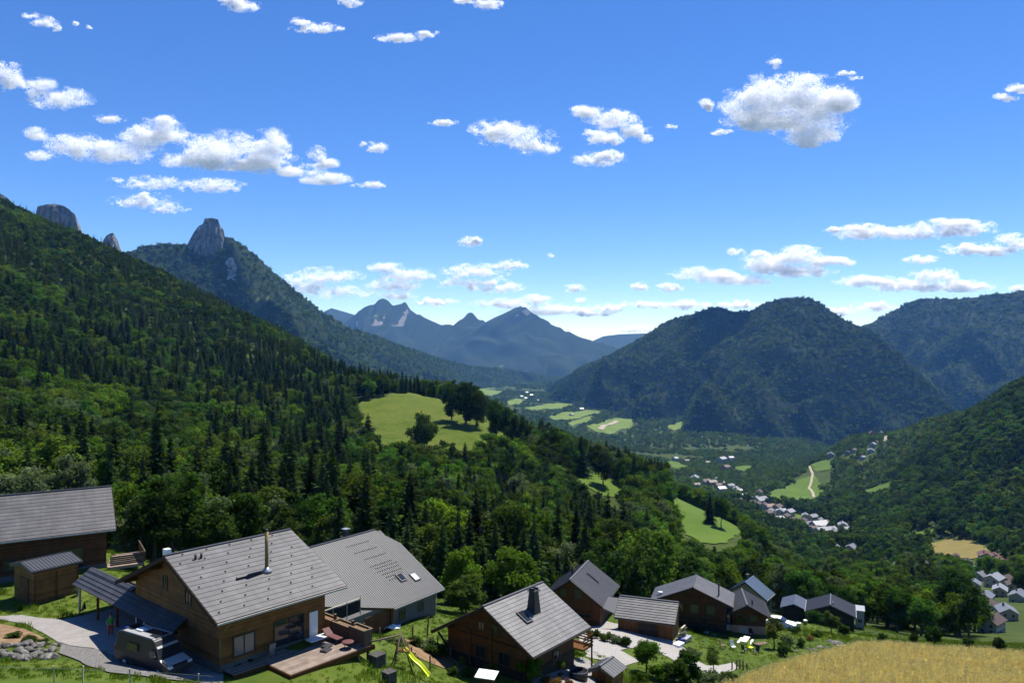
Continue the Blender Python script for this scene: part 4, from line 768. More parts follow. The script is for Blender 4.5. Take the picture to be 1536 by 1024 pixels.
M['pasture'] = noise_mat('sunlit pasture', [(.3, (.052, .082, .008)), (.5, (.078, .108, .013)), (.7, (.108, .118, .024))], scale=.05, detail=9, scale2=.4, stops2=[(.3, (.85, .88, .85)), (.7, (1.12, 1.1, 1.1))])  # pasture's own yellow green tone
M['pasture_green'] = noise_mat('green pasture', [(.3, (.058, .105, .014)), (.7, (.090, .140, .022))], scale=.04, detail=9)
M['pasture_tan'] = noise_mat('mown pasture', [(.3, (.14, .118, .036)), (.7, (.19, .155, .055))], scale=.04, detail=9)
M['track'] = noise_mat('farm track', [(.3, (.26, .23, .17)), (.7, (.36, .32, .25))], scale=.3, detail=6)
M['pasture_light'] = noise_mat('light pasture', [(.3, (.085, .135, .026)), (.7, (.135, .185, .042))], scale=.02, detail=9)
FIELDS = [  # polygon in photo px of the ground, y range, material, label
 ('meadow', [(528,612),(545,603),(575,596),(610,590),(632,587),(660,594),(690,604),(720,614),(750,627),(780,645),(803,662),(806,676),(780,676),(740,676),(700,690),(650,690),(600,690),(560,680),(535,650)], 330, 640, 'pasture', 'yellow green meadow on the rounded knoll above the wood'),
 ('meadow', [(850,688),(872,690),(900,706),(925,722),(938,745),(905,745),(880,730),(856,712)], 330, 600, 'pasture_green', 'small sloping meadow beside the pink walled house'),
 ('meadow', [(1005,742),(1040,750),(1075,768),(1105,788),(1118,806),(1090,815),(1050,815),(1015,790)], 300, 560, 'pasture_green', 'bright green meadow strip on the spur above the village'),
 ('meadow', [(1150,742),(1175,732),(1205,718),(1220,712),(1230,725),(1236,742),(1225,749),(1190,752),(1160,752)], 800, 2600, 'pasture_green', 'green pasture crossed by the winding track on the far hillside'),
 ('meadow', [(1213,697),(1235,690),(1248,694),(1245,705),(1225,708)], 800, 2600, 'pasture_green', 'small pale green field above the winding track'),
 ('meadow', [(1395,815),(1420,808),(1450,810),(1480,822),(1488,834),(1460,838),(1420,836),(1396,832)], 450, 1000, 'pasture_tan', 'tan mown field below the dark right hillside'),
 ('meadow', [(1352,802),(1380,795),(1408,790),(1400,800),(1368,808)], 450, 1100, 'pasture_green', 'narrow green field left of the tan mown field'),
 ('meadow', [(1295,735),(1330,724),(1345,720),(1335,730),(1305,742)], 700, 2000, 'pasture_green', 'thin grassy clearing among the woods of the right hillside'),
 ('meadow', [(786,612),(820,606),(850,602),(862,606),(840,614),(800,617)], 2000, 9000, 'pasture_light', 'pale green strip field at the left of the valley floor'),
 ('meadow', [(845,606),(870,600),(905,592),(920,589),(922,597),(890,606),(862,609)], 2000, 9000, 'pasture_light', 'large pale green field in the middle of the valley floor'),
 ('meadow', [(822,625),(850,618),(880,615),(905,617),(870,628),(830,630)], 2000, 9000, 'pasture_light', 'pale field with a tan corner on the valley floor'),
 ('meadow', [(878,640),(910,630),(950,628),(948,642),(915,652),(895,648)], 2000, 9000, 'pasture_light', 'field split by a white track on the valley floor'),
 ('meadow', [(716,584),(740,582),(754,588),(735,595),(715,590)], 2000, 9000, 'pasture_light', 'pale field behind the two dark tree groups'),
 ('meadow', [(985,622),(1000,616),(1014,615),(1010,625),(992,628)], 2000, 9000, 'pasture_light', 'small notched clearing at the foot of the double summit'),
 ('meadow', [(1000,640),(1020,633),(1040,634),(1035,642),(1010,646)], 2000, 9000, 'pasture_light', 'dull green clearing low on the wooded mountain'),
 ('meadow', [(1000,690),(1020,694),(1035,701),(1015,704),(1000,698)], 800, 4000, 'pasture_green', 'bright green patch where the village begins'),
 ('meadow', [(1100,702),(1120,697),(1132,700),(1115,708)], 1000, 4000, 'pasture_green', 'small green paddock right of the red roofed houses'),
 ('meadow', [(760,602),(775,598),(792,600),(780,607),(762,608)], 2000, 9000, 'pasture_light', 'pale sliver of field before the far valley village'),
 ('meadow', [(850,634),(872,628),(892,624),(880,634),(858,640)], 2000, 9000, 'pasture_light', 'small field between hedges left of the split field'),
 ('meadow', [(925,612),(945,606),(962,606),(950,614),(930,617)], 2000, 9000, 'pasture_light', 'field strip under the wooded foot of the mountain'),
 ('meadow', [(1180,765),(1200,772),(1222,785),(1210,788),(1185,777)], 700, 2400, 'pasture_green', 'grass patch between the village houses'),
]
FIELD_XY = []
for nm, poly, y0_, y1_, mt, lb in FIELDS:
    pts = [hit(px, py, y0_, y1_) for px, py in poly]; med = float(np.median([p.y for p in pts]))
    FIELD_XY.append([(p.x, p.y) for p in pts])
    sheet(nm, [(p.x, p.y, 0) for p in pts], M[mt], lb, off=.12 + med * .0007, step=max(3, med / 90), world=True, jag=min(2.2, med * .0035))
def ribbon(name, line, width, m, label, y0_, y1_, off=.3):
    pts = [hit(px, py, y0_, y1_) for px, py in line]; ring = []
    a = []; c = []
    for i, p in enumerate(pts):
        d = (pts[min(i + 1, len(pts) - 1)] - pts[max(i - 1, 0)]); d.z = 0; d.normalize(); n = Vector((-d.y, d.x, 0)) * width / 2; a.append(p + n); c.append(p - n)
    sheet(name, [(q.x, q.y, 0) for q in a + c[::-1]], m, label, off=off + np.median([p.y for p in pts]) * .0009, step=6, world=True); return [(q.x, q.y) for q in a + c[::-1]]
FIELD_XY.append(ribbon('track', [(1214,700),(1219,712),(1217,724),(1213,733),(1219,740),(1221,747)], 4.5, M['track'], 'pale winding farm track through the far pasture', 800, 2600, .8))
FIELD_XY.append(ribbon('track', [(1331,648),(1329,660),(1327,672)], 9, M['track'], 'pale straight cutting through the woods beside the upper hamlet', 1000, 2600, .8))
FIELD_XY.append(ribbon('track', [(900,645),(918,636),(925,632)], 22, M['track'], 'white track dividing a field on the valley floor', 2000, 9000, 1.5))

# ------------------------------------------------------------------ deck, planters and garden furniture by the large chalet
def lift(p, d=0): return Vector((p[0], p[1], float(H(p[0], p[1])) + d))
def h1pt(x, y, z=0): return h1.e.matrix_world @ Vector((x, y, z)) if False else Vector((h1.cx + x * math.cos(h1.th) - y * math.sin(h1.th), h1.cy + x * math.sin(h1.th) + y * math.cos(h1.th), h1.zb + z))
dk = empty('deck', (h1.cx, h1.cy, h1.zb), h1.th, 'weathered wooden deck in front of the large chalet', 'deck')
b = MB(); y = h1.yf - .1; y_end = -10.6; k = 0
while y > y_end:
    x0 = -1.6 if y < -7.6 else -4.2; b.box(((x0 + 5.6) / 2, y, .02), (5.6 - x0, .13, .06)); y -= .14
b.build('boards', M['deckwood'], dk)
MB().box((2.0, (y_end) + .0, -.16), (7.3, .06, .34)).build('edge_board', M['beam'], dk); MB().box((-1.63, -9.1, -.16), (.06, 3.0, .34)).build('edge_board', M['beam'], dk); MB().box((5.64, -8.4, -.16), (.06, 4.6, .34)).build('edge_board', M['beam'], dk)
MB().box((-2.9, -7.65, -.16), (2.6, .06, .34)).build('edge_board', M['beam'], dk)
for x in (-1.2, 2, 5.3):
    for yy in (-10.3, -7.8): MB().box((x, yy, -.7), (.14, .14, 1.3)).build('post', M['beam'], dk)
sb = MB(); sb.box((3.3, h1.yf - .75, .32), (1.9, .8, .1)); st_ = sb.build('step', M['white'], h1.e)
# brown planter screens at the deck corner
def deck_thing(name, x, y, label, cat, z=.05, rz=0, group=None): return empty(name, h1pt(x, y, z), h1.th + rz, label, cat, group)
for i, (x0_, x1_, lb) in enumerate([(5.25, 5.85, None)]): pass
def planter(x, y, lx, ly, h, label):
    e = deck_thing('planter', x, y, label, 'planter', group='brown box planters screening the deck')
    b = MB()
    for cx_, cy_, dx, dy in ((0, ly / 2, lx, .06), (0, -ly / 2, lx, .06), (lx / 2, 0, .06, ly - .06), (-lx / 2, 0, .06, ly - .06)): b.box((cx_, cy_, h / 2), (dx, dy, h))
    b.build('box', M['wood_dark'] if False else M['planterbrown'], e); MB().box((0, 0, h - .12), (lx - .1, ly - .1, .06)).build('soil', M['soil'], e)
    r = MB()
    for cx_, cy_, dx, dy in ((0, ly / 2, lx + .12, .14), (0, -ly / 2, lx + .12, .14), (lx / 2, 0, .14, ly - .14), (-lx / 2, 0, .14, ly - .14)): r.box((cx_, cy_, h + .02), (dx, dy, .05))
    r.build('rim', M['post'], e); return e
M['planterbrown'] = flat('brown boards', (.105, .062, .045), .7)
planter(5.2, -5.3, .75, 2.2, 1.0, 'brown box planter nearest the glass door on the deck')
planter(5.2, -7.55, .75, 2.0, 1.0, 'middle brown box planter on the deck edge')
planter(5.2, -9.55, .75, 1.8, 1.15, 'brown box planter at the outer corner of the deck')
for y, lb in ((-6.42, 'brown post between the first two deck planters'), (-8.62, 'reddish post between the last two deck planters')):
    e = deck_thing('post', 5.2, y, lb, 'post'); MB().box((0, 0, .7), (.16, .16, 1.4)).build('shaft', M['wood_red'], e); MB().box((0, 0, 1.43), (.2, .2, .06)).build('cap', M['post'], e)
# red sun lounger, red table, black mats
e = deck_thing('sun_lounger', 4.1, -7.9, 'red sun lounger lying beside the brown planters', 'sun lounger', .05, R(90))
MB().box((0, 0, .32), (1.3, .62, .08)).build('seat', M['red'], e); MB().box(0, (.75, .62, .08), M=Matrix.Translation((.95, 0, .5)) @ Matrix.Rotation(R(-32), 4, 'Y')).build('backrest', M['red'], e)
for x in (-.55, .55):
    for y in (-.26, .26): MB().box((x, y, .15), (.05, .05, .3)).build('leg', M['dark'], e)
e = deck_thing('round_table', 3.9, -9.7, 'low round red table on the deck corner', 'table'); MB().lathe([(.42, .42), (.45, .45), (.45, .49), (.42, .5)], n=20).build('tabletop', M['red'], e)
for a in range(3): MB().bar((.3 * math.cos(a * 2.09), .3 * math.sin(a * 2.09), 0), (.2 * math.cos(a * 2.09), .2 * math.sin(a * 2.09), .43), .04, .04).build('leg', M['dark'], e)
for x, y, lb in ((2.5, -8.9, 'dark square cushion lying on the deck boards'), (3.0, -8.3, 'dark cushion beside the red lounger')):
    tag(MB().box(h1pt(x, y, .12), (.75, .6, .12), h1.th + .3).build('cushion', M['black'], bevel=.04), lb, 'cushion')
e = deck_thing('folding_chair', -.7, -6.9, 'grey folded garden chair leaning by the curtained window', 'chair'); MB().box(0, (.5, .06, .95), M=Matrix.Translation((0, .1, .5)) @ Matrix.Rotation(R(14), 4, 'X')).build('seat', M['steel'], e)
for x in (-.24, .24): MB().bar((x, -.1, 0), (x, .22, 1.0), .04, .04).build('leg', M['dark'], e)
# glass balustrade beside the deck and stone blocks
e = empty('balustrade', h1pt(5.3, -3.9, -.3), h1.th, 'low balustrade with dark glass and a pale handrail behind the deck', 'railing')
MB().bar((0, 0, 1.25), (5.2, 1.0, 1.0), .09, .07).build('handrail', M['post_pale'], e); MB().bar((.1, .02, .62), (5.1, .98, .38), .02, 1.05).build('pane', M['glass'], e)
for k in range(4): MB().box((.1 + k * 1.68, .02 + k * .32, .4), (.06, .06, 1.6)).build('post', M['steel'], e)
for px, py, s_, lb in ((566,990,.95,'larger dark stone filled block at the deck corner'),(584,1014,.8,'smaller stone block lower down the lawn')):
    p = hit(px, py + 8); e = empty('gabion', p, h1.th, lb, 'stone block'); MB().box((0, 0, s_ * .35), (s_, s_ * .95, s_ * 1.1)).build('stones', M['stonewall'], e, bevel=.05); MB().box((0, 0, s_ * .93), (s_ * 1.05, s_, .07)).build('cap', M['stonewall'], e)

# swing set and slide
p = hit(601, 1000); e = empty('swing_set', p, R(40), 'wooden swing frame with a climbing ladder beside the yellow slide', 'swing'); a = Vector((0, 0, 2.55)); c = Vector((-3.2, -.9, 2.35))
e.rotation_euler = (0, 0, 0)
MB().tube((0, 0, 2.5), (-3.0, -1.6, 2.35), .07).build('crossbar', M['post'], e)
for q in ((.9, .55, -.1), (-.75, 1.0, .0), (-.5, -.9, -.1), (1.0, -.6, -.2)): MB().tube((0, 0, 2.62), q, .055).build('leg', M['post'], e)
for q in ((-3.4, -.9, -.1), (-2.6, -2.4, 0)): MB().tube((-3.0, -1.6, 2.45), q, .055).build('leg', M['post'], e)
MB().box((.3, -.1, 1.35), (.9, .8, .06)).build('platform', M['beam'], e)
for k in range(5): MB().bar((-.62 + .09 * k, -.35 + k * .0, .3 + k * .25), (-.2 + .05 * k, -.75, .3 + k * .25), .05, .05).build('rung', M['post'], e)
for dx in (-1.0, -1.35): MB().tube((dx, -.55, 2.4), (dx, -.55, .55), .012, n=5).build('rope', M['post_pale'], e)
MB().box((-1.17, -.55, .52), (.45, .2, .04)).build('swing_seat', M['black'], e)
sl_ = empty('slide', p + Vector((.25, -.1, .1)), R(-30), 'wavy yellow plastic slide descending to the lawn', 'slide'); b = MB(); n_ = 22; L_ = 3.3
prof = []
for i in range(n_ + 1):
    t = i / n_; z = 1.42 * (1 - t) ** .95 + .05 * math.sin(t * 11) + .10 - .35 * t; prof.append((t * L_, z))
vs = []; fs = []
for x, z in prof:
    for yy, dz in ((-.30, .20), (-.26, .20), (-.22, .02), (.22, .02), (.26, .20), (.30, .20), (.30, .0), (.20, -.05), (-.20, -.05), (-.30, .0)): vs.append((x, yy, z + dz))
m_ = 10
for i in range(n_):
    for k in range(m_): fs.append((i * m_ + k, i * m_ + (k + 1) % m_, (i + 1) * m_ + (k + 1) % m_, (i + 1) * m_ + k))
fs += [tuple(range(m_)), tuple(range(n_ * m_ + m_ - 1, n_ * m_ - 1, -1))]
b.mesh(vs, fs, 0, True); b.build('chute', M['yellow'], sl_); sl_.scale = (.72, .72, .85)
for yy in (-.22, .22): MB().tube((2.2, yy, .45), (2.25, yy, -.4), .03).build('leg', M['yellow'], sl_)

# white tarpaulin, small white topped hutch
p = hit(586, 944); b = MB(); vs = [(x, y, .18 + .35 * math.exp(-((x - .1) ** 2 + y * y) * 1.4) + .12 * math.sin(x * 5) * math.cos(y * 6)) for y in np.linspace(-.6, .6, 9) for x in np.linspace(-1.0, 1.0, 13)]
b.mesh(vs, [(j * 13 + i, j * 13 + i + 1, (j + 1) * 13 + i + 1, (j + 1) * 13 + i) for j in range(8) for i in range(12)], 0, True); o = b.build('tarpaulin', M['white_sheet']); o.location = p; o.modifiers.new('t', 'SOLIDIFY').thickness = .03; tag(o, 'crumpled white tarpaulin on the grass before the long house', 'tarpaulin')
p = hit(730, 1030, 40, 90); e = empty('hutch', p, R(-18), 'little hutch with a white sheet roof at the bottom edge', 'hutch'); MB().box((0, 0, .45), (1.2, .8, 1.1)).build('body', M['wood_old'], e); MB().box(0, (1.75, 1.2, .06), M=Matrix.Translation((0, 0, 1.07)) @ Matrix.Rotation(R(12), 4, 'X')).build('roof', M['white_sheet'], e)
for x in (-.5, .5): MB().box((x, -.38, .1), (.08, .08, .9)).build('leg', M['post'], e)

# ------------------------------------------------------------------ fences
def fpost(px, py, h, w, m, label, group, y0_=40, y1_=300):
    q = hit(px, py, y0_, y1_); o = MB().box((0, 0, h / 2 - .2), (w, w, h + .4)).build('fence_post', m); o.location = q; o.rotation_euler = (random.uniform(-.05, .05), random.uniform(-.05, .05), random.random()); tag(o, label, 'post', group); return q
for (px, py), lb in zip(((81,1026),(124,1026),(195,1030),(297,1034)), ('pale fence stake nearest the left corner of the grass','pale fence stake second from the left on the grass bank','pale fence stake below the camper van','pale fence stake right of the camper van front')): fpost(px, py, 1.0, .07, M['post_pale'], lb, 'pale stakes on the grass bank', 42, 70)
q0, q1 = hit(-20, 1020, 42, 70), hit(330, 1036, 42, 70)
b = MB(); prev = None
for px in range(-20, 340, 20):
    q = hit(px, 1024 + px * .03, 42, 70) + Vector((0, 0, .85)); 
    if prev is not None: b.tube(prev, q, .008, n=4, cap=False)
    prev = q
tag(b.build('fence_wire', M['steel']), 'thin wire strung along the pale stakes', 'wire')
for i, (px, py) in enumerate(((547,956),(570,963),(619,958),(641,954),(642,942),(645,1005),(617,992),(656,972),(675,990))): fpost(px, py, 1.25, .11, M['post'], 'short wooden fence post on the lawn round the long house', 'wooden fence posts on the lawn')
for i, (px, py) in enumerate(((1105,1003),(1110,1002),(1115,1004),(1120,1008),(1098,1004))): fpost(px, py, 1.1, .12, M['post'], 'grey fence post at the end of the gravel path by the wheat', 'posts by the wheat')

# rocks of the bank
ico = bmesh.new(); bmesh.ops.create_icosphere(ico, subdivisions=3, radius=.5); RK = []
for s_ in range(5):
    b2 = ico.copy(); co_ = np.array([v.co[:] for v in b2.verts]); f_ = .65 + .7 * fbm(co_[:, 0] * 2.2 + s_ * 9, co_[:, 1] * 2.2, co_[:, 2] * 2.2, s_, 3)
    for v, k in zip(b2.verts, f_): v.co = v.co * k; v.co.z *= .75
    me = bpy.data.meshes.new('boulder'); b2.to_mesh(me); me.materials.append(M['rock']); RK.append(me); b2.free()
rr = random.Random(8); nb = 0
for row, (ya, yb_) in enumerate(((973, 966), (981, 975), (988, 985))):
    px = -4 + row * 5
    while px < 92 - row * 6:
        q = hit(px, ya + (yb_ - ya) * px / 90 + rr.uniform(-3, 3), 45, 75); s_ = rr.uniform(.35, .85)
        o = bpy.data.objects.new('boulder', RK[nb % 5]); COL.objects.link(o); o.location = q + Vector((0, 0, .08)); o.scale = (s_ * rr.uniform(.9, 1.4), s_, s_); o.rotation_euler = (rr.random() * .5, rr.random() * .5, rr.random() * 6)
        tag(o, 'rough grey boulder in the rockery bank below the drive', 'boulder', 'boulders of the rockery bank'); nb += 1; px += rr.uniform(6, 11)
for (px, py, s_) in ((1245,962,1.0),(1256,966,1.4),(1265,970,1.1),(1240,972,.8),(1212,973,.6),(1222,975,.7),(1195,976,.5),(1230,970,.6),(1075,940,.7),(1060,948,.6),(1072,952,.5)):
    q = hit(px, py, 70, 160); o = bpy.data.objects.new('boulder', RK[nb % 5]); COL.objects.link(o); o.location = q; o.scale = (s_ * 1.4, s_, s_ * .8); o.rotation_euler = (0, 0, rr.random() * 6); nb += 1
    tag(o, 'pale stone lying in the garden edge above the wheat', 'boulder', 'stones along the garden edge')
q = hit(1060, 860, 120, 400); o = bpy.data.objects.new('rock_slab', RK[2]); COL.objects.link(o); o.location = q; o.scale = (3, 3.5, 9); o.rotation_euler = (.3, .2, 0); tag(o, 'pale rock slab showing among trees behind the broad chalet', 'rock')

# ------------------------------------------------------------------ camper van
vdir = R(-30); vp = Vector((-25.1, 54.9, 0)); vp.z = float(H(vp.x, vp.y)) + .05
van = empty('camper_van', vp, vdir, 'grey high roofed camper van parked beside the large chalet', 'van')
side = [(-3.0, .45), (-3.02, 1.2), (-2.95, 2.45), (-2.8, 2.66), (-2.4, 2.72), (.9, 2.72), (1.25, 2.60), (1.62, 2.05), (2.02, 1.32), (2.2, 1.18), (2.9, .95), (3.02, .75), (3.0, .40), (2.6, .34), (-2.6, .34)]
b = MB(); n_ = len(side)
def wid(z): return 1.02 if z < 1.3 else 1.02 - .16 * (z - 1.3) / 1.4
vs = [(x, -wid(z), z) for x, z in side] + [(x, wid(z), z) for x, z in side]
b.mesh(vs, [tuple(range(n_ - 1, -1, -1)), tuple(range(n_, 2 * n_))] + [(k, (k + 1) % n_, n_ + (k + 1) % n_, n_ + k) for k in range(n_)]); b.build('body', M['van'], van, bevel=.06)
ws = MB(); A = [(1.60, z1, y) for z1, y in ()]; 
def on_slope(x0, z0, x1, z1, hw0, hw1, o=.07):
    d = Vector((x1 - x0, 0, z1 - z0)).normalized(); nn = Vector((-d.z, 0, d.x)); nn = nn if nn.x > 0 else -nn
    return [Vector((x0, -hw0, z0)) + nn * o, Vector((x0, hw0, z0)) + nn * o, Vector((x1, hw1, z1)) + nn * o, Vector((x1, -hw1, z1)) + nn * o]
q = on_slope(1.64, 2.02, 2.0, 1.36, .80, .88, .012); b = MB(); b.face(q); b.face([v - Vector((.03, 0, 0)) for v in q][::-1]); b.build('windscreen', M['glass'], van)
for sg in (-1, 1):
    b = MB(); b.mesh([(1.0, sg * 1.0, 1.95), (1.52, sg * .985, 1.95), (1.85, sg * 1.03, 1.4), (1.0, sg * 1.03, 1.4)], [(0, 1, 2, 3)]); o = b.build('side_window', M['glass'], van); o.modifiers.new('t', 'SOLIDIFY').thickness = .03
    b = MB(); b.mesh([(-1.6, sg * .975, 2.05), (-.4, sg * .975, 2.05), (-.4, sg * 1.02, 1.5), (-1.6, sg * 1.02, 1.5)], [(0, 1, 2, 3)]); o = b.build('side_window', M['glass'], van); o.modifiers.new('t', 'SOLIDIFY').thickness = .03
    MB().box((2.93, sg * .78, .88), (.16, .34, .2)).build('headlight', M['lamp'], van, bevel=.03); MB().box((-3.03, sg * .93, 1.15), (.06, .16, .75)).build('tail_light', M['tail'], van)
    MB().box((1.75, sg * 1.17, 1.5), (.12, .22, .3)).build('mirror', M['black'], van, bevel=.03)
    for x in (-1.85, 1.95):
        t_ = MB().tube((x, sg * .80, .36), (x, sg * 1.04, .36), .36, n=20).build('wheel', M['tyre'], van); MB().tube((x, sg * 1.03, .36), (x, sg * 1.055, .36), .22, n=14).build('rim', M['steel'], t_)
MB().box((3.03, 0, .55), (.14, 1.9, .3)).build('bumper', M['black'], van, bevel=.03)
MB().box((2.98, 0, .84), (.06, .9, .14)).build('grille', M['black'], van)
M['van_sunlit'] = flat('pale van roof', (.32, .32, .315), .35, var=.05)  # same van paint, with sunlight put into the colour
MB().box((-.75, 0, 2.735), (3.3, 1.55, .03)).build('roof', M['van_sunlit'], van, bevel=.01)
for x0_, z0_, x1_, z1_, h0_, h1_, nm in ((.98, 2.71, 1.62, 2.06, .80, .84, 'lit_cab_roof'), (2.08, 1.27, 2.86, .98, .84, .88, 'lit_bonnet')):  # pale panels added over the body where sun falls on cab and bonnet
    q = on_slope(x0_, z0_, x1_, z1_, h0_, h1_, .03); b = MB(); b.face(q); o = b.build(nm, M['van_sunlit'], van); o.modifiers.new('t', 'SOLIDIFY').thickness = .03
van.scale = (.97, .97, .86)
for x, y, dx, dy, dz, mt, nm in ((-.1, .15, 1.2, .75, .06, 'glass', 'roof_hatch'), (-1.2, -.1, .7, .5, .14, 'white', 'roof_vent'), (.65, -.0, .8, 1.1, .05, 'glass', 'roof_hatch'), (-2.3, .1, .9, 1.0, .07, 'glass', 'solar_panel')): MB().box((x, y, 2.73 + dz / 2), (dx, dy, dz)).build(nm, M[mt], van, bevel=.015)

# white van by the small chalet, white wall by the dark house
def small_car(loc, rz, paint, name, label, cat, L_=4.4, Hh=1.5):
    e = empty(name, loc, rz, label, cat); k = Hh / 1.5; pr = [(-2.1, .35), (-2.15, .9), (-1.95, 1.0), (-1.6, 1.42), (-.1, 1.5), (.75, 1.05), (1.85, .9), (2.15, .7), (2.15, .35)]; b = MB(); n_ = len(pr); s_ = L_ / 4.4
    vs = [(x * s_, sg * (.85 if z < 1.05 else .66), z * k) for sg in (-1, 1) for x, z in pr]; b.mesh(vs, [tuple(range(n_)), tuple(range(2 * n_ - 1, n_ - 1, -1))] + [(i, n_ + i, n_ + (i + 1) % n_, (i + 1) % n_) for i in range(n_)]); b.build('body', paint, e, bevel=.05)
    for sg in (-1, 1):
        b = MB(); b.mesh([(-1.5 * s_, sg * .70, 1.36 * k), (-.1 * s_, sg * .70, 1.4 * k), (.6 * s_, sg * .83, 1.08 * k), (-1.75 * s_, sg * .83, 1.06 * k)], [(0, 1, 2, 3)]); o = b.build('side_window', M['glass'], e); o.modifiers.new('t', 'SOLIDIFY').thickness = .03
        for x in (-1.3, 1.35): w_ = MB().tube((x * s_, sg * .7, .32), (x * s_, sg * .88, .32), .32, n=16).build('wheel', M['tyre'], e); MB().tube((x * s_, sg * .87, .32), (x * s_, sg * .89, .32), .18, n=10).build('rim', M['steel'], w_)
        MB().box((2.12 * s_, sg * .6, .72 * k), (.1, .3, .14)).build('headlight', M['lamp'], e)
    q = [(.02 * s_, -.6, 1.47 * k + .015), (.02 * s_, .6, 1.47 * k + .015), (.7 * s_, .72, 1.1 * k + .02), (.7 * s_, -.72, 1.1 * k + .02)]; b = MB(); b.mesh(q, [(0, 1, 2, 3)]); o = b.build('windscreen', M['glass'], e); o.modifiers.new('t', 'SOLIDIFY').thickness = .02
    return e
small_car(hit(1172, 941, 90, 180) + Vector((0, 0, .02)), R(-30), M['white'], 'parked_car', 'white car parked on the yard right of the small chalet', 'car', 4.4, 1.6)
p = hit(1290, 958, 90, 200); p = Vector((72.3, 163, float(H(72.3, 163)))); e = empty('annex', p, R(67), 'white rendered annex against the right side of the dark house', 'annex'); MB().box((0, 0, 1.2), (3.4, 1.6, 5.2)).build('wall', M['plaster_white'], e); MB().box((0, 0, 3.85), (3.7, 1.9, .12)).build('roof', M['pale_roof'], e); win(e, 'left', 0, 1.8, .8, .6, M['dark'], M['glass'], 0, wall=(-1.7,))

# ------------------------------------------------------------------ person by the carport
def skin(name, verts, edges, radii, m, parent=None, sub=2, loc=None, rz=0):
    me = bpy.data.meshes.new(name); me.from_pydata(verts, edges, []); o = bpy.data.objects.new(name, me); COL.objects.link(o); o.parent = parent; me.materials.append(m)
    o.modifiers.new('skin', 'SKIN').use_smooth_shade = True; s_ = o.modifiers.new('sub', 'SUBSURF'); s_.levels = 2; s_.render_levels = 2
    for v, r_ in zip(me.skin_vertices[0].data, radii): v.radius = (r_, r_) if not isinstance(r_, tuple) else r_
    me.skin_vertices[0].data[0].use_root = True
    if loc is not None: o.location = loc; o.rotation_euler[2] = rz
    return o
pp = hit(166, 954, 50, 90)
person = skin('person', [(0, 0, .92), (0, 0, 1.12), (0, 0, 1.36), (0, 0, 1.48), (0, .01, 1.56), (0, .015, 1.66), (0, 0, 1.73),
   (-.10, 0, .86), (-.11, .02, .48), (-.11, -.03, .08), (-.12, .12, .04), (.10, 0, .86), (.12, .05, .48), (.13, -.04, .08), (.14, .11, .04),
   (-.20, 0, 1.42), (-.27, -.02, 1.14), (-.26, .10, .90), (-.26, .13, .82), (.20, 0, 1.42), (.28, 0, 1.14), (.24, .16, .96), (.23, .22, .90),
   (-.26, .17, .75), (-.235, .15, .745), (-.285, .15, .75), (-.23, .17, .80), (.22, .28, .85), (.25, .27, .84), (.20, .27, .85), (.20, .23, .93), (0, .105, 1.645)],
   [(0,1),(1,2),(2,3),(3,4),(4,5),(5,6),(0,7),(7,8),(8,9),(9,10),(0,11),(11,12),(12,13),(13,14),(3,15),(15,16),(16,17),(17,18),(3,19),(19,20),(20,21),(21,22),(18,23),(18,24),(18,25),(18,26),(22,27),(22,28),(22,29),(22,30),(5,31)],
   [(.14,.10),(.13,.095),(.16,.10),(.08,.07),.055,(.085,.10),(.06,.07),.09,.065,.042,.035,.09,.065,.042,.035,.06,.045,.036,.028,.06,.045,.036,.028,.011,.009,.009,.010,.011,.009,.009,.010,.016], M['skin'], loc=pp, rz=R(-150))
tag(person, 'person in a green top and red trousers standing on the shaded drive', 'person')
skin('shirt', [(0, 0, .90), (0, 0, 1.12), (0, 0, 1.36), (0, 0, 1.46), (-.20, 0, 1.42), (-.26, -.01, 1.20), (.20, 0, 1.42), (.27, 0, 1.20)], [(0,1),(1,2),(2,3),(3,4),(4,5),(3,6),(6,7)], [(.165,.125),(.155,.115),(.185,.12),(.09,.08),.075,.065,.075,.065], M['shirt'], person)
skin('trousers', [(0, 0, .93), (-.10, 0, .84), (-.11, .02, .48), (-.11, -.02, .14), (.10, 0, .84), (.12, .05, .48), (.13, -.03, .14)], [(0,1),(1,2),(2,3),(0,4),(4,5),(5,6)], [(.165,.125),.11,.085,.07,.11,.085,.07], M['trousers'], person)
skin('hair', [(0, -.02, 1.70), (0, -.03, 1.76), (0, -.07, 1.66)], [(0,1),(0,2)], [(.085,.095),(.06,.07),.06], M['hair'], person)
o = skin('bag', [(0, 0, .55), (0, 0, 1.0), (.05, 0, 1.35), (-.15, .05, .7)], [(0,1),(1,2),(0,3)], [.2, .16, .05, .14], M['black'], loc=hit(126, 926, 50, 100)); tag(o, 'black bag hanging against the pale carport post', 'bag')  # dark shape of unknown kind, modelled as a hanging bundle
q = hit(190, 956, 50, 90); e = empty('bin', q, .4, 'dark blue bin standing behind the camper van', 'bin'); MB().lathe([(.26, 0), (.32, .8), (.34, .82)], n=14).build('body', M['blue'], e); MB().lathe([(.35, .82), (.33, .9), (.1, .95)], n=14).build('lid', M['blue'], e)

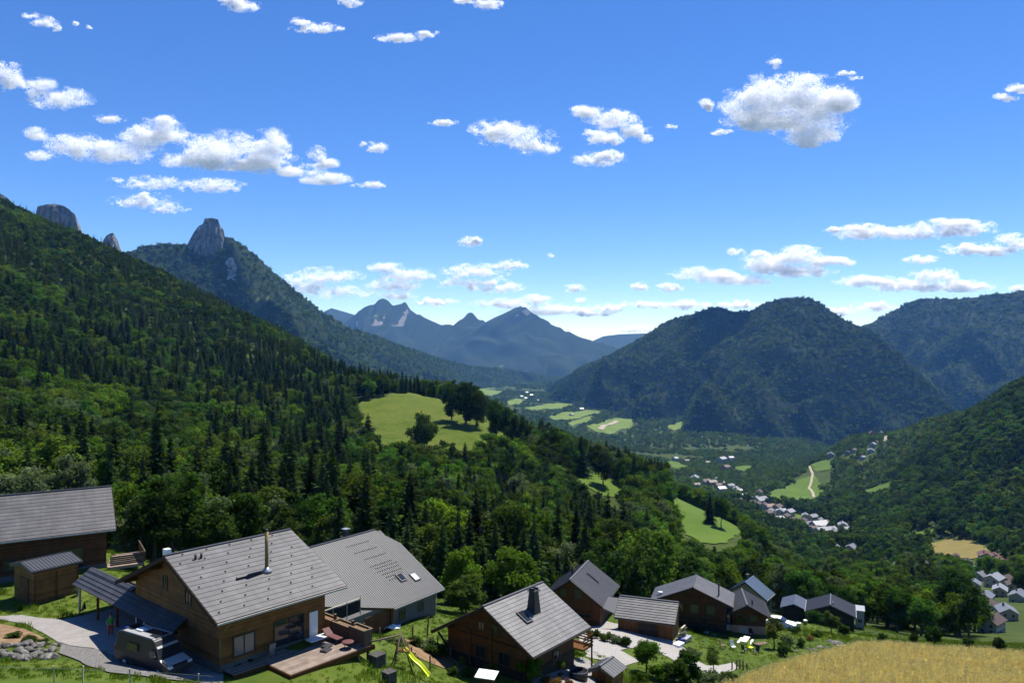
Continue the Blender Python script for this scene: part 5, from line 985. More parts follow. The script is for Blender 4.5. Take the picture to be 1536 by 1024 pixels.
# ------------------------------------------------------------------ garden furniture right of the garage
def bench_table(px, py, rz, m, label, s_=1.0):
    e = empty('picnic_table', hit(px, py, 70, 160), rz, label, 'table'); MB().box((0, 0, .74), (1.9 * s_, .8, .06)).build('tabletop', m, e)
    for sg in (-1, 1): MB().box((0, sg * .75, .45), (1.9 * s_, .3, .05)).build('bench', m, e)
    for x in (-.6, .6):
        for sg in (-1, 1): MB().bar((x * s_, sg * .65, -.1), (x * s_, sg * .25, .74), .09, .05).build('leg', M['post'], e)
bench_table(1118, 966, R(60), M['white'], 'white picnic table with two benches on the lawn', 1.15)
def chair(px, py, rz, m, label):
    e = empty('garden_chair', hit(px, py, 70, 160), rz, label, 'chair'); MB().box((0, 0, .42), (.55, .55, .06)).build('seat', m, e); MB().box(0, (.55, .06, .7), M=Matrix.Translation((0, .33, .78)) @ Matrix.Rotation(R(-14), 4, 'X')).build('backrest', m, e)
    for x in (-.24, .24):
        for y in (-.24, .24): MB().box((x, y, .2), (.05, .05, .42)).build('leg', M['dark'], e)
chair(1126, 975, .6, M['yellow'], 'lime yellow garden chair below the white picnic table'); chair(1117, 978, 2.0, M['black'], 'dark garden chair left of the lime yellow one'); chair(1134, 981, -1.0, M['black'], 'dark garden chair right of the lime yellow one'); chair(1084, 972, 1.0, M['post'], 'grey wooden chair on the lawn by the young olive green tree'); chair(1100, 974, .3, M['white'], 'small white and blue chair alone on the lawn'); chair(1127, 952, 2.5, M['black'], 'dark chair beside the pale wall behind the picnic table')
e = empty('lounger', hit(1140, 968, 70, 160), R(20), 'grey wooden lounger lying right of the picnic table', 'lounger'); MB().box((0, 0, .3), (2.0, .8, .08)).build('seat', M['post'], e); MB().box(0, (.8, .8, .07), M=Matrix.Translation((-1.1, 0, .5)) @ Matrix.Rotation(R(30), 4, 'Y')).build('backrest', M['post'], e)
for x in (-.8, .8):
    for y in (-.33, .33): MB().box((x, y, .13), (.07, .07, .3)).build('leg', M['post'], e)
# junk and timber beside the garage
q = hit(1014, 957, 80, 140); e = empty('timber_stack', q, R(-20), 'leaning stack of weathered boards at the right end of the garage', 'timber')
for k in range(7): MB().bar((k * .12, -.5 + .1 * (k % 2), .05 + k * .24), (1.0 + .1 * (k % 3), .8, .05 + k * .24), .18, .12).build('board', M['post_pale'] if k % 3 == 0 else M['post'], e)
for px, py, m_, lb, d_ in ((1022,962,'blue','blue plastic crate on the ground by the timber stack',(.7,.5,.45)),(1028,960,'steel','grey trailer box behind the timber stack',(1.6,1.0,.5)),(1018,968,'white_sheet','heap of pale sheeting before the timber stack',(1.4,.9,.35))):
    q = hit(px, py, 80, 140); o = MB().box((0, 0, d_[2] / 2), d_, rr.random()).build('crate' if m_ != 'white_sheet' else 'sheeting', M[m_], bevel=.05); o.location = q; tag(o, lb, 'crate' if m_ != 'white_sheet' else 'sheet')
# hot tub, pot, bench at the centre chalet
q = hit(868, 1018, 50, 100); e = empty('water_tub', q, 0, 'dark round tub on the pale terrace beside the tiny hut', 'tub'); MB().lathe([(.8, 0), (.85, .8), (.78, .82), (.74, .3), (.1, .28)], n=20).build('shell', M['black'], e); MB().lathe([(.75, .6), (.1, .605)], n=20).build('water', M['glass'], e)
q = hit(841, 1018, 50, 100); e = empty('plant_pot', q, 0, 'dark pot with a slender plant on the pale terrace', 'pot'); MB().lathe([(.2, 0), (.3, .45), (.32, .47), (.25, .46), (.05, .42)], n=14).build('pot', M['dark'], e); PLANT_IN_POT = e
for px, py, lb in ((1208,936,'small grey garden crate near the dark house'),(1198,940,'white bucket near the dark house')):
    q = hit(px, py, 90, 190); o = MB().lathe([(.3, 0), (.36, .7), (.38, .72), (.3, .7), (.05, .6)], n=12).build('bucket', M['white'] if 'white' in lb else M['steel']); o.location = q; tag(o, lb, 'bucket')
# low white wall on the lawn
q0_, q1_ = hit(1086, 943, 80, 160), hit(1128, 951, 80, 160); b = MB(); b.bar(q0_ + Vector((0, 0, .2)), q1_ + Vector((0, 0, .2)), .3, 1.2); tag(b.build('garden_wall', M['plaster_white']), 'low white garden wall along the lawn below the small chalet', 'wall')
q0_, q1_ = hit(1040, 934, 80, 160), hit(1060, 939, 80, 160); b = MB(); b.bar(q0_ + Vector((0, 0, .1)), q1_ + Vector((0, 0, .1)), .5, .5); tag(b.build('kerb_stone', M['plaster_white']), 'pale stone edging at the foot of the broad chalet', 'edging')

# ------------------------------------------------------------------ village and hillside houses
def village_house_mesh(Lh, Wh, Hh, tp, wallm, roofm, seed):
    r = random.Random(seed); b = MB(); b.prism([(-Wh / 2, -5), (-Wh / 2, Hh), (0, Hh + Wh / 2 * tp), (Wh / 2, Hh), (Wh / 2, -5)], -Lh / 2, Lh / 2)
    ro = MB(); o = .7; t = .25
    for sg in (-1, 1):
        ro.mesh([(x, y, z) for x in (-Lh / 2 - o, Lh / 2 + o) for y, z in ((0, Hh + Wh / 2 * tp + .05), (sg * (Wh / 2 + o), Hh - o * tp + .05), (sg * (Wh / 2 + o), Hh - o * tp + .05 + t), (0, Hh + Wh / 2 * tp + .05 + t))], [(0, 1, 2, 3), (7, 6, 5, 4), (0, 4, 5, 1), (1, 5, 6, 2), (2, 6, 7, 3), (3, 7, 4, 0)])
    c = MB().box((r.uniform(-.25, .25) * Lh, Wh * .15, Hh + Wh / 2 * tp + .2), (.8, .8, 2.0))
    wi = []
    for i in range(3):
        for fl in range(max(1, int(Hh // 2.6))): wi.append(((i - 1) * Lh / 3.2, -Wh / 2 - .03, 1.4 + fl * 2.7, 'y'))
    for i in range(2):
        for fl in range(max(1, int(Hh // 2.6))): wi.append((-Lh / 2 - .03, (i - .5) * Wh / 2.2, 1.4 + fl * 2.7, 'x'))
    return b, ro, c, wi
VTYPES = {}
def village_house(px, py, s_, rooft, wallt, label, rz=None, y0_=180, y1_=4000, group=None, full=True, name='village_house'):
    s_ *= 1.2 if py < 815 else .92
    q = hit(px, py + 2, y0_, y1_); r = random.Random(int(px * 7 + py)); vt = r.randrange(2); key = (rooft, wallt, vt)
    if key not in VTYPES:
        Lh, Wh, Hh = (12, 9, 4.6) if vt == 0 else (10, 8, 5.4); b, ro, c, wi = village_house_mesh(Lh, Wh, Hh, .55, wallt, rooft, hash(key) % 99)
        e = empty(name, q, 0, label, 'house'); b.build('wall', M[wallt], e); rfo = ro.build('roof', M[rooft], e); c.build('chimney', M['plaster'], rfo)
        for x, y, z, ax in wi:
            m_ = MB().box((x, y, z), (1.1, .08, 1.3) if ax == 'y' else (.08, 1.1, 1.3)).build('window', M['glass'], e)
        VTYPES[key] = (e, [(k, [(kk, []) for kk in children_of(k)]) for k in children_of(e)]); h = e
    else: h = copy_tree(VTYPES[key][0], VTYPES[key][1], loc=q)
    h.location = q; h.rotation_euler = (0, 0, R(r.uniform(15, 75)) if rz is None else rz); h.scale = (s_, s_, s_); h['label'] = label
    if group: h['group'] = group
    elif 'group' in h: del h['group']
    HXY.append((q.x, q.y, 8 * s_)); return h
HXY = []
T, BR, PA, GR = 'terracotta', 'brown_tile', 'pale_roof', 'grey_roof'; W_, C_, P_ = 'plaster_white', 'plaster_cream', 'plaster_pink'
for px, py, s_, rf, wl, lb in [
 (1013,689,1.3,PA,W_,'tiny white house at the left end of the far village edge'),(1030,691,1.0,BR,C_,'small brown roofed house right of the far white one'),(1061,694,1.0,BR,C_,'brown roofed house in the middle of the far hamlet'),(1083,690,1.6,PA,W_,'long white building in the far hamlet'),(1096,688,1.3,GR,W_,'grey roofed building right of the long white one'),(1089,703,1.5,T,P_,'long pinkish building with red roof beyond the village'),
 (1042,720,1.5,PA,W_,'bright white building where the wooded spur ends'),(1057,724,1.2,BR,C_,'brown roofed house just right of the bright white building'),(1068,725,1.2,BR,P_,'dark red brown house in the upper village row'),(1077,730,1.1,BR,C_,'brown house stepping down the upper village row'),(1082,736,1.2,PA,W_,'white roofed house below the brown upper row'),(1095,731,1.2,GR,W_,'grey and white house at the right of the upper row'),(1104,735,1.1,PA,W_,'pale roofed house ending the upper row'),
 (1110,752,0.8,T,P_,'small pink house left of the grey roofs in mid village'),(1123,749,1.0,GR,W_,'grey gable house heading the mid village'),(1134,749,0.9,GR,C_,'second grey gable house of the mid village'),(1141,754,1.4,GR,W_,'large pale grey roof at the heart of the village'),(1146,761,1.0,BR,W_,'white walled house under the large grey roof'),(1154,762,1.0,T,P_,'red roofed house in mid village'),(1152,771,0.9,BR,W_,'low house below the red roofed one'),(1166,764,1.1,BR,C_,'dark brown roof right of the red roofed house'),(1170,771,1.1,PA,W_,'white roofed house left of the middle pair'),(1184,772,1.1,PA,W_,'white roofed house right of the middle pair'),(1168,780,0.9,GR,W_,'small grey house beneath the white pair'),(1190,784,1.0,BR,C_,'brown house on the lower street'),(1205,784,0.9,BR,W_,'brown and white house on the lower street'),(1219,779,1.0,GR,C_,'dark grey gable by the grass patch'),(1229,792,1.3,PA,W_,'large white roofed building low in the village'),(1231,799,1.0,PA,W_,'white house just below the large white roof'),(1245,797,0.9,GR,W_,'grey house right of the large white roof'),(1238,786,0.8,BR,C_,'small brown roof behind the large white one'),(1264,792,1.0,PA,W_,'pale flat looking roof standing apart at the village end'),(1217,795,0.8,GR,W_,'small grey roof at the left of the large white one'),
 (1254,822,0.64,GR,C_,'small grey gable among trees below the village'),(1277,826,1.12,GR,C_,'big grey roofed house among trees below the village'),(1280,834,0.72,BR,W_,'low building in front of the big grey roof'),(1310,832,0.48,PA,W_,'tiny pale hut in the trees under the right hillside'),(1322,846,0.8,BR,W_,'brown roofed house half hidden by trees in mid slope'),
 (1246,684,1.3,GR,W_,'white house beside the small field on the far hillside'),(1271,680,1.0,BR,C_,'brown house of the upper hillside hamlet'),(1281,676,0.9,BR,W_,'small house of the upper hillside hamlet'),(1309,669,1.2,PA,W_,'bright white house at the top of the hillside hamlet'),(1306,677,1.1,PA,W_,'white roofed house under the hamlet top'),(1294,686,0.8,GR,W_,'grey house at the foot of the hillside hamlet'),(1315,664,0.8,BR,C_,'small roof next to the straight cutting'),(1308,641,1.2,T,P_,'red roofed house on the hill crest'),(1321,640,1.0,GR,C_,'grey roofed house on the hill crest'),
 (1386,846,0.66,BR,C_,'reddish brown roof left of the tan field'),(1425,842,0.53,T,C_,'small red roofed house below the tan field'),(1434,835,0.53,T,W_,'pink roof touching the tan field edge'),(1478,838,0.92,T,C_,'large red roofed house right of the tan field'),(1493,837,0.66,T,C_,'red roof just right of the large red one'),(1501,845,0.73,T,C_,'long red roof below the large red one'),(1513,845,0.59,T,W_,'red roofed house ending the right row'),
 (1470,868,0.66,GR,W_,'grey gabled house left of the long white roof'),(1491,877,0.86,PA,W_,'long white roofed building at the right edge hamlet'),(1509,872,0.59,BR,C_,'reddish house above the long white roof'),(1407,887,0.59,GR,W_,'grey roofed house amid dark trees'),(1412,896,0.46,BR,C_,'pale walled house below the grey roof amid dark trees'),(1478,900,0.59,GR,W_,'grey house beside the tall dark trees'),(1480,912,0.53,BR,C_,'cream house below the grey one by the tall dark trees'),(1528,900,0.66,GR,C_,'dark grey house cut by the right edge'),(1510,928,0.66,GR,C_,'grey roof rising behind hedges at the right'),(1487,945,0.63,BR,W_,'pale gabled house above the wheat at the right'),
 (1217,874,0.68,BR,C_,'cream gabled house above the dark boarded house'),(1241,880,0.64,PA,C_,'pale gabled house right behind the dark boarded house'),
 (893,688,1.0,T,P_,'pink walled house on the spur among trees')]:
    village_house(px, py, s_, rf, wl, lb)
rv = random.Random(21); line = [(1048,722),(1075,730),(1105,742),(1140,757),(1165,768),(1200,780),(1235,792),(1265,806)]; n_ex = 0
for k in range(46):
    t = rv.random() * (len(line) - 1); i = int(t); a, b2_ = line[i], line[i + 1]; u = t - i; px = a[0] + (b2_[0] - a[0]) * u + rv.gauss(0, 9); py = a[1] + (b2_[1] - a[1]) * u + rv.gauss(0, 5)
    q = hit(px, py + 2, 700, 4000)
    if any((q.x - h_[0]) ** 2 + (q.y - h_[1]) ** 2 < 17 ** 2 for h_ in HXY): continue
    village_house(px, py, rv.uniform(.7, 1.0), rv.choice([GR, BR, BR, T, GR, PA]), rv.choice([W_, C_, C_]), 'small house packed into the village ribbon on the valley floor', group='houses of the village ribbon', y0_=700); n_ex += 1
for px, py, lb in ((1452,846,'brown'),(1392,852,'grey'),(1462,882,'grey'),(1500,892,'pale'),(1519,884,'brown'),(1440,900,'grey'),(1466,858,'pale'),(1530,862,'brown'),(1368,862,'brown'),(1345,852,'grey')):
    q = hit(px, py + 2, 250, 900)
    if any((q.x - h_[0]) ** 2 + (q.y - h_[1]) ** 2 < 13 ** 2 for h_ in HXY): continue
    village_house(px, py, rv.uniform(.6, .75), {'brown': BR, 'grey': GR, 'pale': PA}[lb], C_, lb + ' roofed house half hidden in the trees above the wheat', group=lb + ' roofed houses in the trees above the wheat')
for px, py in ((782,594),(788,597),(797,592),(803,596),(812,592),(868,607),(872,613),(790,588),(806,600),(857,622)):
    village_house(px, py, 1.4, PA, W_, 'speck of a white house in the far valley floor village', y0_=1800, y1_=9000, group='far valley floor houses')
# ------------------------------------------------------------------ trees
def spruce_crown(seed, h=20.0, rad=3.3, whorls=30, per=9, twigs=5, base=.06, thin=1.0):
    g = np.random.default_rng(seed); P = []; A = []; B = []
    for w_ in range(whorls):
        t = base + (1 - base) * (w_ / whorls) ** .92; z0 = h * t; r = rad * ((1 - t) ** .7 + .02) * g.uniform(.82, 1.14)
        k = max(4, int(per * (1 - .45 * t))); a0 = g.uniform(0, 6.28)
        for i in range(k):
            if g.random() < .1: continue
            a = a0 + 6.283 * i / k + g.normal() * .2; l = r * g.uniform(.65, 1.18); d = np.array([math.cos(a), math.sin(a)]); droop = g.uniform(.12, .42) * (1.15 - t * .9)
            zz = z0 + g.normal() * h * .008
            for s_ in np.linspace(.22, .95, twigs):
                c = np.array([d[0] * l * s_, d[1] * l * s_, zz - droop * l * s_ ** 1.4 + .25 * l * max(0, s_ - .7)])
                wd = (.34 * l * (1.05 - s_) + .16) * thin; sd = np.array([-d[1], d[0], 0]); roll = g.normal() * .45
                b = sd * math.cos(roll) * wd + np.array([0, 0, 1]) * math.sin(roll) * wd - np.array([0, 0, .18 * wd])
                P.append(c); A.append(np.array([d[0] * l * .17, d[1] * l * .17, -droop * l * .2])); B.append(b)
                # hanging twigs under the branch
                q = g.normal(size=3) * .1; P.append(c + np.array([q[0] * l, q[1] * l, -wd * .45])); A.append(np.array([d[0] * .1 * l, d[1] * .1 * l, -wd * .55])); B.append(sd * wd * .5 + q * wd)
    for k in range(4): P.append(np.array([0, 0, h * (1.0 - .004 * k)])); A.append(np.array([0, 0, h * .022])); a = k * 1.57; B.append(np.array([math.cos(a), math.sin(a), 0]) * .1)
    return np.array(P), np.array(A), np.array(B)

def broad_crown(seed, h=13.0, rad=4.6, blobs=26, leaves=5200, leaf=.30, low=.18, shape=1.0, gap=.0, upright=0.0):
    """leaf clumps on many small boughs spread through an uneven crown"""
    g = np.random.default_rng(seed); C = []; Rr = []
    zc = h * (low + (1 - low) * .5); hz = h * (1 - low) * .5
    n0 = blobs
    while len(C) < n0:
        v = g.uniform(-1, 1, 3)
        r2 = np.linalg.norm(v)
        if r2 > 1 or r2 < .42: continue
        k = 1.0 - .30 * max(0, v[2]) ** 2 * shape
        C.append([v[0] * rad * k * .8, v[1] * rad * k * .8, zc + v[2] * hz * .84]); Rr.append(rad * g.uniform(.22, .44) * (1 - .25 * max(0, v[2])))
    for _ in range(4): C.append([g.normal() * rad * .2, g.normal() * rad * .2, zc + g.normal() * hz * .25]); Rr.append(rad * .42)
    C = np.array(C); Rr = np.array(Rr)
    lop = g.normal(size=2) * rad * .12; C[:, :2] += lop * ((C[:, 2:3] - zc) / hz)
    wgt = Rr ** 2; idx = g.choice(len(C), leaves, p=wgt / wgt.sum())
    d = rand_dirs(leaves, g); d[:, 2] = d[:, 2] * .9 + .12; rr = Rr[idx] * (g.random(leaves) ** .38) * (1 + .16 * g.normal(size=leaves))
    sq = np.array([1, 1, .82 + upright * .5]); P = C[idx] + d * rr[:, None] * sq
    # drop leaves in the hollows so gaps stay open
    keep = fbm(P[:, 0] * .55 + seed, P[:, 1] * .55, P[:, 2] * .55, seed, 2) > (.30 + gap); P = P[keep]; d = d[keep]; n = len(P)
    nn = nrm(d * .75 + rand_dirs(n, g) * .85 + np.array([0, 0, .25])); t = nrm(np.cross(nn, rand_dirs(n, g))); b = np.cross(nn, t); s_ = leaf * g.uniform(.6, 1.35, n)[:, None]
    return P, t * s_, b * s_ * .72, C, Rr

def trunk_mesh(name, h, r0, limbs=None, seed=0, m=None, lean=.02):
    g = random.Random(seed); b = MB(); pts = [Vector((0, 0, -1.0))]; n = 5
    for i in range(1, n + 1): pts.append(Vector((g.uniform(-lean, lean) * h, g.uniform(-lean, lean) * h, h * i / n)))
    for i in range(n):
        ra, rb_ = r0 * (1 - i / n) ** .8 + r0 * .12, r0 * (1 - (i + 1) / n) ** .8 + r0 * .10; b.tube(pts[i], pts[i + 1], ra * (1.35 if i == 0 else 1), rb_, 7, cap=False)
    for c in (limbs if limbs is not None else []):
        s_ = pts[max(1, min(n - 1, int(n * .45)))]; c = Vector(c); mid = s_.lerp(c, .5) + Vector((0, 0, .1 * h)); b.tube(s_, mid, r0 * .42, r0 * .26, 5, cap=False); b.tube(mid, c, r0 * .26, r0 * .08, 5, cap=False)
    o = b.build(name, m or M['bark'], fix=False); return o

HID = bpy.data.collections.new('prototypes')            # never linked to the scene: sources for the scattered woods
PROTO = {}                                              # kind -> list of (crown mesh, trunk mesh)
def unlink(o):
    COL.objects.unlink(o); return o.data
def make_spruce(kind, n, m, **k):
    PROTO[kind] = []
    for i in range(n):
        P_, A_, B_ = spruce_crown(100 + i * 7 + len(PROTO) * 31, **k); c = quads_to_mesh('crown', P_, A_, B_, M[m]).data; t = unlink(trunk_mesh('trunk', k.get('h', 20) * .96, .22 * k.get('h', 20) / 20 + .06, seed=i)); PROTO[kind].append((c, t))
def make_broad(kind, n, m, **k):
    PROTO[kind] = []
    for i in range(n):
        P_, A_, B_, C_, R_ = broad_crown(300 + i * 13 + len(PROTO) * 57, **k); c = quads_to_mesh('crown', P_, A_, B_, M[m]).data; h = k.get('h', 13)
        t = unlink(trunk_mesh('trunk', h * .72, .028 * h * .6 + .04, [C_[j] for j in range(0, len(C_), 4)], seed=i)); PROTO[kind].append((c, t))
make_spruce('spruce', 5, 'spruce', h=21, rad=4.5, whorls=32, per=11)
make_spruce('spruce_slim', 2, 'spruce', h=23, rad=3.6, whorls=34, per=10)
make_broad('broad', 4, 'leaf_mid', h=14, rad=4.8, leaves=6500, blobs=30, leaf=.27)
make_broad('broad_dark', 3, 'leaf_dark', h=15, rad=4.6, leaves=6500, blobs=28, leaf=.28)
make_broad('broad_bright', 2, 'leaf_bright', h=10, rad=4.6, leaves=7000, blobs=30, leaf=.25, low=.12)
make_broad('broad_pale', 2, 'leaf_pale', h=14, rad=4.2, leaves=6000, blobs=26, leaf=.24, low=.1)
make_broad('bushy', 3, 'leaf_dark', h=13, rad=4.8, leaves=6500, blobs=34, leaf=.26, low=.0)
make_broad('tall', 2, 'leaf_mid', h=18, rad=3.6, leaves=6500, blobs=34, leaf=.27, low=.12, shape=1.6)
make_broad('airy', 2, 'leaf_olive', h=6, rad=2.3, leaves=2600, blobs=16, leaf=.16, low=.28, gap=.07)
make_broad('shrub', 3, 'leaf_dark', h=2.2, rad=1.35, leaves=1900, blobs=16, leaf=.11, low=.0)
make_broad('shrub_bright', 2, 'leaf_bright', h=2.2, rad=1.3, leaves=1900, blobs=16, leaf=.11, low=.0)
make_broad('shrub_pale', 2, 'leaf_pale', h=2.0, rad=1.3, leaves=1700, blobs=14, leaf=.10, low=.0, gap=.04)
make_broad('ball', 1, 'leaf_bright', h=4.6, rad=1.85, leaves=6500, blobs=44, leaf=.11, low=.26)
make_broad('flowerbed', 2, 'flower', h=.9, rad=.9, leaves=1200, blobs=12, leaf=.07, low=.0)
# lighter versions for the far woods
make_spruce('far_spruce', 3, 'spruce', h=21, rad=4.6, whorls=16, per=7, twigs=3, thin=1.25)
make_broad('far_broad', 3, 'leaf_mid', h=13, rad=4.8, leaves=900, blobs=20, leaf=.62)
make_broad('far_dark', 3, 'leaf_dark', h=14, rad=4.6, leaves=900, blobs=20, leaf=.62)
HEIGHT = dict(spruce=21, spruce_slim=23, broad=14, broad_dark=15, bushy=13, broad_bright=10, broad_pale=14, tall=18, airy=6, shrub=2.2, shrub_bright=2.2, shrub_pale=2.0, ball=4.6, flowerbed=.9)

def tree(kind, loc, h, label, group=None, var=None, wide=1.0, rz=None, name=None, cat='tree'):
    v = PROTO[kind]; i = (random.randrange(len(v)) if var is None else var) % len(v); c, t = v[i]; s_ = h / HEIGHT[kind]
    name = name or ('spruce_tree' if 'spruce' in kind else 'broadleaf_tree'); e = empty(name, loc, random.random() * 6.28 if rz is None else rz, label, cat, group); e.scale = (s_ * wide, s_ * wide, s_)
    for nm, me in (('crown', c), ('trunk' if cat == 'tree' else 'stem', t)):
        o = bpy.data.objects.new(nm, me); COL.objects.link(o); o.parent = e
    return e

PLACED = []     # (x, y, r) kept clear of scattered trees
def feature(px, base, top, kind, label, wpx=None, y0_=45, y1_=1500, Y=None, **k):
    q = hit(px, base, y0_, y1_) if Y is None else lift(((px - CX) / F * Y, Y)); h = (base - top) / F * q.y if Y is None else q.z * -1 * 0 + ((CY - top) / F * Y - q.z)
    hw = {'spruce': .30, 'spruce_slim': .2, 'broad': .68, 'broad_dark': .61, 'bushy': .74, 'broad_bright': .92, 'broad_pale': .6, 'tall': .4, 'airy': .76, 'ball': .8}.get(kind, 1.2)
    wide = 1.0 if wpx is None else (wpx / F * q.y) / (h * hw); PLACED.append((q.x, q.y, max(1.5, h * hw * .33 * wide))); return tree(kind, q, max(h, .5), label, wide=wide, **k)
# --- trees one can pick out by eye
for px, base, top, kind, wpx, label, Y in [
 (693,905,818,'broad_bright',70,'bright green round tree between the long house and the centre chalet',112),
 (772,905,822,'broad_bright',88,'widest bright green round tree behind the centre chalet roof',118),
 (698,915,856,'broad_dark',64,'dark green low tree at the foot of the left bright round tree',104),
 (100,745,664,'broad_pale',72,'light green tree standing out among dark spruces at the far left',118),
 (302,832,696,'broad_pale',84,'tall light green tree behind the large chalet',112),
 (200,830,738,'broad_pale',62,'grey green willow like tree right of the left house roof',104),
 (150,740,690,'broad_bright',40,'small bright tree above the left house roof',150),
 (247,825,760,'broad_dark',50,'dark tree just left of the large chalet ridge',118),
 (698,622,570,'bushy',56,'dense dark clump like tree on the crest of the knoll meadow',470),
 (678,612,572,'bushy',34,'dark tree joined to the left of the crest clump on the meadow',480),
 (715,628,580,'bushy',34,'dark tree joined to the right of the crest clump on the meadow',462),
 (632,668,606,'bushy',46,'lone spreading tree on the lower part of the knoll meadow',395),
 (552,690,620,'spruce',34,'lone dark spruce at the left foot of the knoll meadow',390),
 (745,648,598,'bushy',34,'tree leading the row that runs down the right side of the meadow',450),
 (757,655,606,'bushy',34,'second tree of the row down the right side of the meadow',444),
 (772,664,612,'bushy',36,'third tree of the row down the right side of the meadow',436),
 (788,674,620,'bushy',30,'last tree of the row down the right side of the meadow',428),
 (651,598,577,'spruce',10,'small dark spruce on the skyline of the meadow',560),
 (826,700,640,'bushy',52,'big dark tree at the right tip of the knoll meadow',408),
 (850,712,655,'bushy',40,'tree just below the right tip of the knoll meadow',402),
 (905,720,668,'bushy',34,'tree beside the pink walled house',405),
 (872,700,652,'spruce',24,'dark spruce left of the pink walled house',415),
 (912,822,738,'spruce',36,'tall dark spruce in the middle wood above the steep roofed chalet',230),
 (885,820,742,'spruce',34,'dark spruce left of the tallest one in the middle wood',235),
 (935,815,745,'spruce_slim',28,'slim dark spruce right of the tallest one in the middle wood',240),
 (505,800,690,'spruce',52,'very tall dark spruce above the long house ridge',190),
 (545,800,700,'spruce',46,'tall dark spruce right of the highest one above the long house',200),
 (470,800,680,'spruce',50,'tall dark spruce left of the highest one above the long house',188),
 (590,800,720,'spruce_slim',34,'slim spruce among leafy trees above the long house end',215),
 (1065,770,738,'spruce',16,'dark little spruce standing on the bright meadow strip',390),
 (1082,778,740,'broad',26,'leafy tree on the bright meadow strip',385),
 (840,860,800,'broad_pale',70,'pale green tree left of the steep roofed chalet',150),
 (970,895,845,'broad_bright',50,'bright green tree behind the garage roof',150),
 (1165,915,850,'broad_dark',60,'dark tree right of the blue grey roof',215),
 (1440,955,850,'bushy',78,'tall broad dark tree in the hedge above the wheat at the right',190),
 (1410,955,868,'bushy',56,'dark tree left of the tallest one in the hedge above the wheat',200),
 (1462,955,872,'bushy',50,'dark tree right of the tallest one in the hedge above the wheat',205),
 (1350,940,872,'bushy',70,'dark bushy tree behind the wheat in the middle of the hedge',210),
 (1330,940,885,'broad',60,'mid green bushy tree behind the white annex',225),
 (1110,944,908,'airy',32,'young olive green tree on the lawn below the small chalet',None),
 (1161,972,926,'airy',34,'slender dark tree in the garden right of the picnic table',None),
 (1070,1010,968,'airy',30,'thin young tree beside the gravel path',None),
 (970,1009,958,'ball',40,'clipped ball shaped tree beside the gravel court',None),
 (1247,948,915,'airy',30,'young tree in front of the dark boarded house',None),
 (1222,945,912,'broad_dark',30,'bushy tree at the left corner of the dark boarded house',140)]:
    feature(px, base, top, kind, label, wpx, Y=Y)
